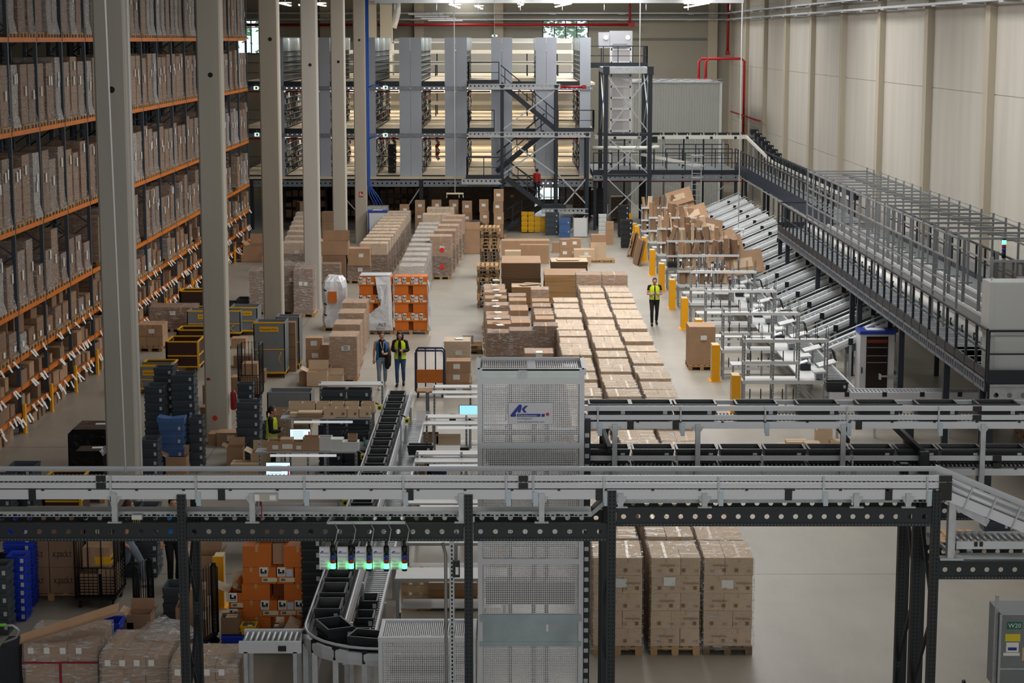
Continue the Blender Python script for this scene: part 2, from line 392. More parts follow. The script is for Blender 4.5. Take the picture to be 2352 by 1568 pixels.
# white ducts hanging by the far wall
for x, l in ((-10.0, 'white air duct hanging from the roof nearer the concrete columns'), (-8.9, 'white air duct hanging from the roof with silver elbow')):
    e = thing('air_duct', l, 'air duct', (x, 140, 0))
    MB().box(-.42, .42, -.4, .4, 8.2, 13.3).build('duct_shaft', mat('duct_cream', (215, 210, 196), .6), e)
    MB().box(-.46, .46, -.44, .44, 12.9, 13.1).build('flange', M_steel, e)
    if x > -9.5: MB().path([(.45, 0, 11.3), (.6, 0, 11.8), (.75, 0, 12.4), (.75, 0, 13.4)], .28, 10).build('elbow_duct', M_alu, e)
# ceiling duct and truss lines in view along the top edge
e = thing('roof_beam', 'long pale roof beam crossing the top of the hall', 'beam', (0, 118, 12.75))
MB().box(-8.2, 13.8, -.2, .2, -.12, .12).build('beam_body', M_alu, e)
for i in range(9): MB().tube((-7+2.5*i, 0, -.1), (-7+2.5*i, 0, -.55), .03, 6).build('hanger', M_alu, e)
M_lamp = mat('lamp_lit', (255, 250, 240), .5, emit=9)
for i, (px, py, Y, n, sl) in enumerate(((1045, 14, 118, 4, -.35), (1100, 17, 116, 3, -.4), (1196, 13, 117, 2, .6), (1293, 12, 116, 6, .2), (1600, 12, 118, 9, .18), (655, 10, 118, 4, -.25), (700, 14, 118, 4, -.2), (735, 11, 112, 4, -.2), (985, 30, 112, 0, 0))):
    if not n: continue
    x, z = V(px, py, Y)
    e = thing('strip_light', 'lit white strip luminaire under the roof, %s from the left along the top edge' % nth([5, 6, 7, 8, 9, 1, 2, 3][i]-1), 'ceiling light', (x, Y, z))
    for k in range(n):
        a = (k-(n-1)/2)*.16; MB().bx((a, 0, a*sl), (.13, 1.2, .06)).build('lamp_tube', M_lamp, e)
    MB().bx((0, 0, .1), (n*.16+.1, .3, .05)).build('housing', M_alu, e)
    MB().tube((0, 0, .1), (0, 0, ZC-z), .015, 5).build('hanging_rod', M_steel, e)
# louvred baffle group
e = thing('hanging_baffle', 'stack of thin pale panels hanging beside the white ducts', 'ceiling panel', (-5.6, 128, 12.1))
for k in range(4): MB().bx((k*.45, -k*.6, -k*.14), (2.2, 1.0, .07)).build('panel', M_alu, e); MB().tube((k*.45, -k*.6, -k*.14), (k*.45, -k*.6, 2), .012, 4).build('wire', M_steel, e)

# ================================================================ concrete columns
COLX, CW = -7.85, .62
hole_y = [(256, 206), (483, 172), (620, 90), (712, 149), (777, 142), (825, 92)]
M_hole = mat('hole_dark', (40, 36, 32), .9)
for k in range(6):
    y = 38.7+12.56*k
    e = struct(thing('concrete_column', '%s concrete column of the row, counted from the camera' % nth(k), 'column', (COLX, y, 0)))
    c = .04; h = CW/2
    pr = [(-h+c, -h), (h-c, -h), (h, -h+c), (h, h-c), (h-c, h), (-h+c, h), (-h, h-c), (-h, -h+c)]
    b = MB(); b.add([(p[0], p[1], 0) for p in pr]+[(p[0], p[1], ZC) for p in pr], [(i, (i+1) % 8, 8+(i+1) % 8, 8+i) for i in range(8)]+[tuple(range(8))[::-1], tuple(range(8, 16))])
    b.build('shaft', mat('column_concrete_%d' % (k % 3), [(184, 180, 171), (186, 180, 168), (172, 164, 150)][k % 3], .8, var=.05, scale=2.4, stretch=(1, 1, .12)), e)
    x, z = V(hole_y[k][0], hole_y[k][1], y-h)
    MB().tube((x-COLX, -h-.004, z), (x-COLX, -h+.05, z), .065, 14).build('anchor_hole', M_hole, e)
    if k == 0:
        MB().tube((h+.03, -.12, .2), (h+.03, -.12, 12), .018, 6).build('conduit', M_white, e)
    if k == 1:
        MB().bx((-.2, -h-.004, 1.6), (.09, .008, .06)).build('reflector', M_red, e)
        MB().tube((-.05, -h-.008, .55), (-.05, -h, .55), .07, 14).build('sticker', mat('orange_sticker', (214, 70, 30), .6), e)
    if k == 3: MB().tube((-.05, -h-.008, .75), (-.05, -h, .75), .06, 14).build('sticker', MATS['orange_sticker'], e)
    if k == 5: 
        MB().bx((.02, -h-.01, 2.55), (.2, .02, .27)).build('fire_sign', mat('sign_red', (170, 30, 26), .5), e)
        MB().bx((-.02, -h-.022, 2.55), (.05, .006, .18)).build('fire_symbol', M_white, e); MB().bx((.07, -h-.022, 2.52), (.05, .006, .1)).build('fire_symbol', M_white, e)
e = thing('cable_riser', 'bright blue cable bundle running down the farthest concrete column', 'cable', (COLX+CW/2+.08, 101.4, 0))
M_bc = mat('blue_cable', (34, 78, 160), .5)
for i, dx in enumerate((-.04, 0, .045, .08)): MB().path([(dx, 0, 13.8), (dx, 0, 3), (dx+.12+.1*i, -.1, 2.45), (dx+.35+.1*i, 0, 2.0)], .028, 6).build('cable', M_bc, e)
for z in (5.4, 8.05): MB().path([(.04, 0, z), (.3, 0, z+.12), (.6, 0, z+.1)], .035, 6).build('junction', M_bc, e)
# ================================================================ pallets and loads (shared builders)
def pallet_mesh(name, m, w=.85, d=1.25, h=.15):          # w along x, d along y
    b = MB()
    for i in range(5): b.bx((-w/2+.06+(w-.12)*i/4, 0, h-.011), (.12 if i % 2 == 0 else .1, d, .022))
    for yy in (-d/2+.07, 0, d/2-.07):
        b.bx((0, yy, h-.034), (w, .14, .022))
        for xx in (-w/2+.06, 0, w/2-.06): b.bx((xx, yy, h/2-.013), (.12, .14, h-.065))
    for xx in (-w/2+.06, 0, w/2-.06): b.bx((xx, 0, .011), (.11, d, .022))
    return b.mesh(name, m)
PAL = pallet_mesh('pallet', M_wood); PAL_OLD = pallet_mesh('pallet', M_wood_old)
PAL_R = pallet_mesh('pallet', M_wood, 1.25, .85)
def stack_mat(name, col, bw, bh, seam=.45, rnd=.1):      # faces of packed cartons with seams
    m = bpy.data.materials.new(name); m.use_nodes = True; nt = m.node_tree; b = nt.nodes['Principled BSDF']
    b.inputs['Roughness'].default_value = .6; b.inputs['Specular IOR Level'].default_value = .35
    tc = nt.nodes.new('ShaderNodeTexCoord'); s = nt.nodes.new('ShaderNodeSeparateXYZ'); nt.links.new(tc.outputs['Object'], s.inputs[0])
    ge = nt.nodes.new('ShaderNodeTexCoord'); sn = nt.nodes.new('ShaderNodeSeparateXYZ'); nt.links.new(ge.outputs['Normal'], sn.inputs[0])
    ad = nt.nodes.new('ShaderNodeMath'); nt.links.new(s.outputs[0], ad.inputs[0]); nt.links.new(s.outputs[1], ad.inputs[1])
    c1 = nt.nodes.new('ShaderNodeCombineXYZ'); nt.links.new(ad.outputs[0], c1.inputs[0]); nt.links.new(s.outputs[2], c1.inputs[1])
    c2 = nt.nodes.new('ShaderNodeCombineXYZ'); nt.links.new(s.outputs[0], c2.inputs[0]); nt.links.new(s.outputs[1], c2.inputs[1])
    g = nt.nodes.new('ShaderNodeMath'); g.operation = 'GREATER_THAN'; g.inputs[1].default_value = .7; nt.links.new(sn.outputs[2], g.inputs[0])
    mv = nt.nodes.new('ShaderNodeMix'); mv.data_type = 'VECTOR'; nt.links.new(g.outputs[0], mv.inputs[0]); nt.links.new(c1.outputs[0], mv.inputs[4]); nt.links.new(c2.outputs[0], mv.inputs[5])
    br = nt.nodes.new('ShaderNodeTexBrick'); nt.links.new(mv.outputs[1], br.inputs['Vector'])
    br.inputs['Scale'].default_value = 1; br.inputs['Brick Width'].default_value = bw; br.inputs['Row Height'].default_value = bh
    br.inputs['Mortar Size'].default_value = .008; br.inputs['Mortar Smooth'].default_value = .3; br.offset = .5; br.inputs['Bias'].default_value = 0
    c = rgb(*col); k = .86; br.inputs['Color1'].default_value = c; br.inputs['Color2'].default_value = (c[0]*k, c[1]*k, c[2]*k, 1)
    br.inputs['Mortar'].default_value = (c[0]*seam, c[1]*seam, c[2]*seam, 1)
    oi = nt.nodes.new('ShaderNodeObjectInfo'); r2 = nt.nodes.new('ShaderNodeMapRange'); r2.inputs['To Min'].default_value = 1-rnd; r2.inputs['To Max'].default_value = 1+rnd
    nt.links.new(oi.outputs['Random'], r2.inputs[0])
    hs = nt.nodes.new('ShaderNodeHueSaturation'); nt.links.new(br.outputs[0], hs.inputs['Color']); nt.links.new(r2.outputs[0], hs.inputs['Value'])
    nt.links.new(hs.outputs[0], b.inputs['Base Color'])
    MATS[name] = m
    return m
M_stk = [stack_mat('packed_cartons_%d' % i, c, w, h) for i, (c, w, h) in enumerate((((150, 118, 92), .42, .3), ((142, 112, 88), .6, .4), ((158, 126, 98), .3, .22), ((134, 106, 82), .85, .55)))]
M_stk_l = [stack_mat('packed_cartons_light_%d' % i, c, w, h) for i, (c, w, h) in enumerate((((184, 152, 120), .42, .34), ((178, 148, 118), .3, .25)))]
def stack_mesh(name, w, d, h, m, steps=0, seed=0):
    r = random.Random(seed); b = MB()
    b.box(-w/2, w/2, -d/2, d/2, 0, h)
    if steps:
        t = r.uniform(.2, .35); a = r.uniform(-w*.1, w*.2); b.v[4:8] = [(x, y, z) for x, y, z in b.v[4:8]]
    return b.mesh(name, m)
def film_mesh(w, d, h, m=None, flare=.05, seed=0, top=True):
    """wrinkled clear wrap around a load, gathered round the pallet at the bottom"""
    r = random.Random(seed); b = MB(); nz = 6; ring = []
    segs = [(-1, -1), (-.3, -1), (.35, -1), (1, -1), (1, -.3), (1, .35), (1, 1), (.3, 1), (-.3, 1), (-1, 1), (-1, .3), (-1, -.3)]
    vs = []
    for k in range(nz+1):
        z = h*k/nz; e = .014+(flare if k == 0 else 0)
        for (a, c) in segs:
            j = r.uniform(-.006, .01)
            vs.append((a*(w/2+e+j), c*(d/2+e+j), z if k else z-.06))
    n = len(segs); fs = [(k*n+i, k*n+(i+1) % n, (k+1)*n+(i+1) % n, (k+1)*n+i) for k in range(nz) for i in range(n)]
    if top: fs.append(tuple(nz*n+i for i in range(n)))
    return b.add(vs, fs).mesh('wrap_film', m or M_film)
LBL = MB().bx((0, 0, 0), (.2, .006, .15)).mesh('label_sheet', M_paper)
LBLT = MB().bx((0, 0, 0), (.13, .006, .26)).mesh('label_sheet', M_paper)

# ================================================================ the high orange pallet rack at the left
RX = -13.2; U0, US = 48.56, 3.1; LEV = [.57, 1.27, 2.06, 3.33, 5.5, 8.08, 10.55]
def rack_section(a, b, label, front=True, x=RX, name='pallet_rack', mo=None):
    e = thing(name, label, 'pallet rack', (x, U0+US*a, 0))
    mo = mo or M_orange
    up = MB()
    up.box(-.1, 0, -.05, .05, 0, 13.6); up.box(-1.15, -1.05, -.05, .05, 0, 13.6)
    z = .3; s = 0
    while z < 13:
        p, q = (-.05, -1.1) if s == 0 else (-1.1, -.05)
        up.bar((p, 0, z), (q, 0, z+.75), .04, .03, (0, 1, 0)); z += .75; s = 1-s
    ume = up.mesh('upright_frame', M_blue_steel)
    bme = MB().box(-.05, .012, .05, US-.05, -.12, 0).box(-.05, .0, .05, US-.05, -.13, -.12).mesh('shelf_beam', mo)
    rme = MB().box(-1.15, -1.1, .05, US-.05, -.12, 0).mesh('rear_beam', mo)
    gme = MB().box(-.12, .05, -.1, .1, 0, .02).box(-.02, .04, -.09, .09, 0, .8).mesh('upright_guard', M_yellow)
    for i in range(b-a+1):
        ob('upright_frame', ume, e, (0, US*i, 0))
        if front: ob('upright_guard', gme, e, (.06, US*i, 0))
        if i < b-a:
            for z in LEV: ob('shelf_beam', bme, e, (0, US*i, z))
            for z in LEV[3:]: ob('rear_beam', rme, e, (0, US*i, z))
    return e
SECT = [(0, 5, 'before the first column'), (5, 12, 'between first two columns'), (12, 16, 'past the second column')]
racks = [rack_section(a, b, 'high orange beam pallet rack section '+t) for a, b, t in SECT]
for a, b, t in SECT: rack_section(a, b, 'rear rack row behind the loads '+t, False, RX-1.5, 'pallet_rack')
# shelf decks on the low picking levels
dk = MB().box(-1.05, -.05, .05, US-.05, -.03, .0).mesh('shelf_deck', mat('deck_board', (110, 86, 62), .8))
for (a, b, t), e in zip(SECT, racks):
    for i in range(b-a):
        for z in LEV[:3]: ob('shelf_deck', dk, e, (0, US*i, z))
# white location tags hanging from the low beams
tg = MB().bx((0, 0, -.1), (.004, .15, .22)).mesh('location_tag', M_paper)
for (a, b, t), e in zip(SECT, racks):
    n = 0; more = MB()
    for i in range(b-a):
        for z in (LEV[2], LEV[1], LEV[0], .3):
            for k in range((3, 6, 5)[(z < 2)+(z < 1)] if z > .4 else 3):
                y = US*i+.2+R.uniform(0, 2.7); n += 1
                if n > 96: more.bx((.07, y, z-.07 if z > .4 else .33), (.004, .15, .2), R.uniform(-.2, .2), 0, -.5); continue
                ob('location_tag', tg, e, (.05, y, z+.02 if z > .4 else .42), rot=(R.uniform(-.2, .2), R.uniform(-.8, -.35), 0))
    if more.v: more.build('location_tags', M_paper, e)['kind'] = 'stuff'
MB().bx((.03, 0, 3.0-.9), (.02, .34, .4)).build('row_plate', mat('grey_plate', (110, 112, 116), .5), racks[1])
o = ob('row_number', text_mesh('1', .3, M_ink), racks[1], (.05, -.07, 2.0), PI/2)
# loads: tall wrapped pallets on the four upper beams
tallm = {}
def tall_load(v, h):
    key = (v, h)
    if key not in tallm:
        w, d = (.72, .66, .76, .64, .7, .74)[v], 1.16; 
        tallm[key] = (stack_mesh('carton_stack', w, d, h, M_stk[v % 4]), film_mesh(w, d, h, (M_film_d if v in (1, 4) else M_film_w if v == 3 else M_film), .06, v))
    return tallm[key]
LN = {3: 'fourth', 4: 'fifth', 5: 'sixth', 6: 'seventh'}
for a, b, t in SECT:
    for li in (3, 4, 5, 6):
        c = 0
        for i in range(a, b):
            for k in range(3):
                y = U0+US*i+.55+1.0*k
                if li == 3: h = R.choice((.8, 1.1, 1.4, 1.6)); 
                elif li == 4: h = R.choice((1.45, 1.6, 1.75))
                elif li == 5: h = R.choice((1.6, 1.7, 1.75))
                else: h = R.choice((1.9, 2.05, 2.1))
                if R.random() < (.12 if li == 3 else .04): continue
                v = R.choice((3, 1, 4, 3, 0)) if li == 6 else R.randrange(6); s, f = tall_load(v, h)
                rz = PI/2
                parts = [('pallet', PAL), ('carton_stack', s, (0, 0, .15)), ('wrap_film', f, (0, 0, .15))]
                # local frame is turned so that local -y faces the aisle
                for q in range(1 if R.random() < .75 else 2):
                    parts.append(('label_sheet', LBLT, (R.uniform(-.2, .2), -.625, .15+h*R.uniform(.45, .9))))
                if li == 6 and R.random() < .3: parts.pop()
                e = spawn('wrapped_pallet', parts, 'wrapped carton pallet, %s on the %s beam level, rack %s' % (nth(c), LN[li], t), 'pallet load',
                          (RX-.62+R.uniform(-.03, .03), y+R.uniform(-.04, .04), LEV[li]), PI/2+R.uniform(-.02, .02), 'wrapped pallets on the high rack')
                c += 1
# loads: carton piles on small pallets on the third level, loose cartons below
cart_cache = {}
def carton_mesh(w, d, h, m=None, open_top=False, tape=True, name='carton'):
    key = (round(w, 2), round(d, 2), round(h, 2), (m or M_card).name, open_top, tape)
    if key in cart_cache: return cart_cache[key]
    b = MB()
    if open_top:
        t = .012
        for (x0, x1, y0, y1) in ((-w/2, w/2, -d/2, -d/2+t), (-w/2, w/2, d/2-t, d/2), (-w/2, -w/2+t, -d/2+t, d/2-t), (w/2-t, w/2, -d/2+t, d/2-t)): b.box(x0, x1, y0, y1, 0, h)
        b.box(-w/2, w/2, -d/2, d/2, 0, t)
    else:
        b.box(-w/2, w/2, -d/2, d/2, 0, h)
        if tape:
            b.m(1); b.box(-w/2-.001, w/2+.001, -.025, .025, h*.8, h+.002)
    cart_cache[key] = b.mesh(name, m or M_card, M_tape)
    return cart_cache[key]
SZ = [(.4, .55, .3), (.5, .6, .42), (.34, .5, .26), (.55, .6, .5), (.3, .45, .36)]
CM = [M_card_d, M_card, M_card_d]
npick = 0
for a, b, t in SECT:
    cnt = {0: 0, 1: 0, 2: 0, 3: 0}
    for i in range(a, b):
        for k in range(3):
            y = U0+US*i+.55+1.0*k
            if R.random() < .08: continue
            h = R.choice((.45, .6, .75)); v = R.randrange(4)
            s, f = tall_load(v, h)
            parts = [('pallet', PAL), ('carton_stack', s, (0, 0, .15))]
            if R.random() < .35: parts.append(('wrap_film', f, (0, 0, .15)))
            parts.append(('label_sheet', LBL, (R.uniform(-.2, .2), -.6, .3)))
            if R.random() < .6: parts.append(('top_carton', carton_mesh(*SZ[v % 5], M_card_d), (R.uniform(-.15, .15), -.2, .15+h), R.uniform(-.3, .3)))
            spawn('loaded_pallet', parts, 'low carton pallet, %s on the third beam level, rack %s' % (nth(cnt[3]), t), 'pallet load',
                  (RX-.62, y+R.uniform(-.05, .05), LEV[2]), PI/2, 'low pallets on the high rack')
            cnt[3] += 1
        for lv, z in ((2, LEV[1]), (1, LEV[0]), (0, 0.0)):
            y = U0+US*i+.2
            if lv == 0:
                for k in range(3):
                    if R.random() < .5: continue
                    pass
            while y < U0+US*(i+1)-.35:
                s = R.choice(SZ); w = s[0]
                if y+w > U0+US*(i+1)-.15: break
                hh = min(s[2], .4)
                if R.random() > .14 and npick < 296:
                    o = ob('carton', carton_mesh(s[0], s[1], hh, R.choice(CM), R.random() < .25), None, (RX-.3-R.uniform(0, .12), y+w/2, z), PI/2+R.uniform(-.08, .08))
                    tag(o, 'brown carton, %s along the %s of rack %s' % (nth(cnt[lv]), ('floor', 'lowest beam', 'second beam')[lv], t), 'carton', 'pick cartons on the low rack levels')
                    cnt[lv] += 1; npick += 1
                y += w+R.uniform(.06, .25)
# ================================================================ three-storey picking mezzanine at the far end
MY = 109.0; DK = [2.94, 5.52, 8.12]; MTOP = 10.6
M_panel = mat('panel_grey', (172, 178, 188), .45, .1, var=.04, scale=.8)
M_deck = mat('chipboard_deck', (222, 206, 178), .55, var=.05, scale=2)
M_beam_g = mat('beam_grey', (132, 138, 146), .4, .6, var=.06, scale=2)
M_shelf = mat('shelf_steel', (168, 172, 174), .45, .15)
M_rail = mat('railing_dark', (40, 46, 54), .45, .2)
M_goods = [mat('goods_%d' % i, c, .5) for i, c in enumerate(((200, 196, 186), (120, 92, 66), (60, 66, 76), (150, 40, 40), (60, 80, 140), (225, 222, 214), (90, 90, 84)))]
e = thing('picking_mezzanine', 'three storey steel picking mezzanine with chipboard floors', 'mezzanine', (0, MY, 0))
for i, z in enumerate(DK):
    MB().box(-15.5, 4.6, -.4 if i == 0 else 0, 36, -.12, 0).build('chipboard_floor', M_deck, e, (0, 0, z))
    b = MB(); b.holed(-15.5, 4.5, z-.5 if i == 0 else z-.36, z-.2 if i == 0 else z-.2, -.5 if i == 0 else -.08, .06, .26, .05, n=8)
    b.box(-15.5, 4.5, -.5 if i == 0 else -.1, -.3 if i == 0 else 0, z-.54 if i == 0 else z-.4, z-.5 if i == 0 else z-.36)
    b.build('edge_beam', M_beam_g, e)
    for k in range(4): MB().box(-15.5, 4.5, 3+k*8, 3.15+k*8, -.4, -.12).build('floor_joist', M_beam_g, e, (0, 0, z))
for x in (-14.5, -9.9, -5.05, -.54, 4.1):
    for y in (-.35, 12, 24): MB().box(x-.1, x+.1, y-.1, y+.1, 0, DK[0]-.12).build('support_post', M_rail, e)
    MB().box(x-.12, x+.12, -.53, -.51, 2.4, 2.78).build('beam_joint', M_rail, e)
for a, z0, c in ((-5.05, 2.42, -6.6), (-9.9, 2.42, -8.6)): MB().bar((a, -.3, z0), (c, -.2, .1 if c > -7 else .9), .06).build('cross_brace', M_steel, e)
AIS = [(-16.2, -13.83), (-12.64, -11.31), (-10.07, -8.74), (-7.56, -6.25), (-5.01, -3.73), (-2.49, -1.16), (.02, 1.31), (2.47, 3.75)]
ROWS = [(-13.83, -12.64), (-11.31, -10.07), (-8.74, -7.56), (-6.25, -5.01), (-3.73, -2.49), (-1.16, .02), (1.31, 2.47), (3.75, 4.36)]
for j, (a, c) in enumerate(AIS):
    for i, z in enumerate(DK):
        MB().box(a, c, -.06, -.02, 0, .28).build('toe_board', M_rail, e, (0, 0, z-.2))
        for hh in (.55, 1.1): MB().tube((a, -.04, z+hh), (c, -.04, z+hh), .022, 6).build('guard_rail', M_rail, e)
        if i > 0: MB().tube((a+.05, .3, z-.5), (c-.05, .3, z-.5), .045, 6).build('sprinkler_line', M_red, e)
# shelving rows: grey end panels, uprights, shelves, goods
Lr = 14.0
def shelf_row(x0, x1, n):
    w = x1-x0; e = thing('shelving_row', 'grey three storey shelving row with tall end panel, %s from the racks' % nth(n), 'shelving', (x0, MY, 0))
    for i, (za, zb) in enumerate(((DK[0]-.28, DK[1]-.22), (DK[1]-.2, DK[2]-.22), (DK[2]-.2, MTOP))):
        hs = (0, w/2, w) if w > .8 else (0, w)
        for p, q in zip(hs, hs[1:]): MB().box(p+.008, q-.008, -.03, 0, za, zb).build('end_panel', M_panel, e)
    for i, z in enumerate(DK):
        top = (DK+[MTOP])[i+1]-.55 if i < 2 else MTOP-.75
        s = MB(); n_s = 6; dz = (top-z-.1)/n_s
        for k in range(n_s+1): s.box(.02, w-.02, .02, Lr, z+.1+k*dz-.02, z+.1+k*dz+.015)
        s.box(w/2-.02, w/2+.02, .02, Lr, z+.1, top)
        y = .02
        while y < Lr:
            s.box(.07, w-.07, y-.012, y+.012, z, top); y += .28 if i == 2 else .5
        s.build('shelf_unit', M_shelf, e)
        if i == 2: MB().box(.02, .06, .1, Lr, top, MTOP).box(w-.06, w-.02, .1, Lr, top, MTOP).build('top_sheet', mat('sheet_metal', (176, 190, 194), .3, .5), e)
        if i < 2:
            g = MB(); rr = random.Random(n*7+i)
            for k in range(n_s):
                y = .1
                while y < Lr-.4:
                    d = rr.uniform(.1, .34); h = rr.uniform(.08, dz*.8)
                    if rr.random() < .75:
                        g.m(rr.choice((0, 0, 1, 2, 2, 5, 5, 6, 6, 3 if rr.random() < .4 else 6, 4)))
                        if x1 < 1.2: g.box(w-.34, w-.01-rr.uniform(0, .07), y, y+d, z+.115+k*dz, z+.115+k*dz+h)
                        else: g.box(.01+rr.uniform(0, .07), .34, y, y+d, z+.115+k*dz, z+.115+k*dz+h)
                    y += d+rr.uniform(.02, .16)
            o = g.build('small_goods', M_goods, e); o['kind'] = 'stuff'
    return e
for n, (a, c) in enumerate(ROWS): shelf_row(a, c, n)
# cross conveyors and plant behind the shelving on every floor
M_conv_w = mat('conveyor_side_white', (222, 220, 212), .4)
for i, z in enumerate(DK):
    for k, (yy, zz) in enumerate(((129, .85), (131.5, 1.55))):
        e = thing('belt_conveyor', 'white %s cross conveyor on the %s mezzanine floor' % (('lower', 'upper')[k], ('lowest', 'middle', 'top')[i]), 'conveyor', (0, yy, z))
        MB().box(-12, 4.4, -.3, -.24, zz-.12, zz+.12).build('side_rail', M_conv_w, e); MB().box(-12, 4.4, -.24, .3, zz-.06, zz).build('belt', M_rail, e)
        for x in range(-11, 5, 2): MB().box(x-.04, x+.04, -.2, -.1, 0, zz).build('leg', M_rail, e)
    e = thing('back_screen', 'pale partition screen at the back of the %s mezzanine floor' % ('lowest', 'middle', 'top')[i], 'partition', (0, 143, z))
    MB().box(-14, 4.4, 0, .06, 0, 2.2).build('screen_panel', mat('pale_screen', (150, 150, 146), .6), e)
for i in range(3): 
    x, z = V(1085+100*0, 92, 133)
e = thing('white_crossbeam', 'row of white lit rails above the top mezzanine floor', 'rail', (0, 132, 10.3))
for k in range(2): MB().box(-8+12*k, -7.9+12*k, 0, .1, -2.18, 0).build('rail_post', M_white, e)
for k in range(3): MB().box(-8, 4.4, k*1.2, k*1.2+.1, -.06+k*.1, .06+k*.1).build('rail_bar', M_white, e)
# lamps under the decks
for i, z in enumerate(DK):
    zt = (DK+[MTOP+.3])[i+1]-.35
    for y in (112, 117, 123, 131, 138):
        area('mezzanine_lamp', (-5, y, zt), 19, .25, (330 if i < 2 else 170), (1, .92, .8))
for k, (px, py) in enumerate(((885, 201), (885, 310), (588, 202), (590, 309))):
    x, z = V(px, py, MY-.15)
    e = thing('exit_sign', 'green and white exit sign over the %s aisle %s' % (('fourth', 'fourth', 'second', 'second')[k], ('below the top floor', 'below the middle floor')[k % 2]), 'sign', (x, MY-.15, z))
    MB().bx((0, 0, 0), (.26, .05, .2)).build('sign_body', mat('sign_white_lit', (220, 240, 228), .4, emit=.7), e); MB().bx((.02, -.03, 0), (.1, .01, .12)).build('running_figure', mat('exit_green', (20, 130, 70), .5), e)
    MB().tube((0, 0, .1), (0, 0, .26), .01, 4).build('hanger_rod', M_steel, e)
x, z = V(1136, 82, 107)
e = thing('exit_sign', 'exit sign hanging on a long wire above the mezzanine', 'sign', (x, 107, z))
MB().bx((0, 0, 0), (.3, .06, .1)).build('sign_body', MATS['sign_white_lit'], e); MB().bx((.0, -.035, 0), (.1, .01, .08)).build('running_figure', MATS['exit_green'], e); MB().tube((0, 0, .05), (0, 0, ZC-z), .012, 5).build('wire', M_white, e)
# red and white hazard streamers, dark crate stack on the lowest floor
M_stripe = mat('hazard_red', (214, 60, 50), .5)
for k, (px, lab) in enumerate(((905, 'red and white hanging hose on lowest floor, aisle left'), (1005, 'red and white hanging hose on lowest floor, aisle right'))):
    x, z = V(px, 310, 114)
    e = thing('hanging_hose', 'red and white striped hose hanging in the %s mezzanine aisle' % ('fourth', 'fifth')[k], 'hose', (x, 114, z))
    for q in range(6): MB().path([(.08*(-1)**q, 0, -.24*q), (-.08*(-1)**q, 0, -.24*(q+1))], .09, 7).build('hose_piece', M_stripe if q % 2 == 0 else M_white, e)
    MB().tube((0, 0, 0), (0, 0, .2), .02, 5).build('hook', M_steel, e)
def crate_col(x, y, z, n, w, d, h, label, m=None, name='crate_stack', group=None, rz=0.0, cat='crate'):
    """stack of crates: each crate its own thing"""
    for k in range(n): crate(x+R.uniform(-.008, .008), y+R.uniform(-.008, .008), z+k*h, w, d, h+.03, label % nth(k), m, group, rz+R.uniform(-.012, .012), top=(k == n-1))
crate_c = {}
def crate_meshes(w, d, h, m, m2=None):
    key = (round(w, 2), round(d, 2), round(h, 2), m.name)
    if key in crate_c: return crate_c[key]
    b = MB(); t = .018; tp = .03
    o = [(-w/2+tp, -d/2+tp), (w/2-tp, -d/2+tp), (w/2-tp, d/2-tp), (-w/2+tp, d/2-tp)]; p = [(-w/2, -d/2), (w/2, -d/2), (w/2, d/2), (-w/2, d/2)]
    vs = [(x, y, 0) for x, y in o]+[(x*.985, y*.985, h*.86) for x, y in p]+[(x, y, h*.86) for x, y in p]+[(x, y, h) for x, y in p]
    q = [(x-math.copysign(t*1.6, x), y-math.copysign(t*1.6, y)) for x, y in p]; q2 = [(x-math.copysign(t*1.6, x), y-math.copysign(t*1.6, y)) for x, y in o]
    vs += [(x, y, h) for x, y in q]+[(x, y, t) for x, y in q2]
    fs = [(3, 2, 1, 0)]
    for k in range(5):
        for i in range(4):
            j = (i+1) % 4; fs.append((k*4+i, k*4+j, k*4+4+j, k*4+4+i))
    fs.append((20, 21, 22, 23))
    b.add(vs, fs)
    body = b.mesh('tub', m)
    r = MB()
    r.box(-w/2-.004, w/2+.004, -d/2-.006, -d/2+.01, h*.42, h*.46); r.box(w/2-.01, w/2+.006, -d/2, d/2, h*.42, h*.46); r.box(-w/2-.006, -w/2+.01, -d/2, d/2, h*.42, h*.46)
    rib = r.mesh('rib_band', m)
    lab = MB().bx((w*.32, -d/2-.002, h*.55), (.06, .012, .08)).mesh('label_clip', mat('clip_grey', (186, 190, 194), .5))
    hnd = MB().bx((w/2-.004, 0, h*.72), (.02, d*.3, h*.14)).mesh('hand_grip', M_crate_in)
    crate_c[key] = (body, rib, lab, hnd)
    return crate_c[key]
def crate(x, y, z, w, d, h, label, m=None, group=None, rz=0.0, top=True, name='plastic_crate', clip=True):
    b, r, l, g = crate_meshes(w, d, h, m or M_crate)
    sp = [('tub', b), ('rib_band', r), ('hand_grip', g)]
    if clip: sp.append(('label_clip', l))
    return spawn(name, sp, label, 'crate', (x, y, z), rz, group)
x, z = V(901, 372, 112); crate_col(x, 112, DK[0], 5, .45, .6, .32, 'black crate, %s up in the stack on the lowest mezzanine floor', M_bin)

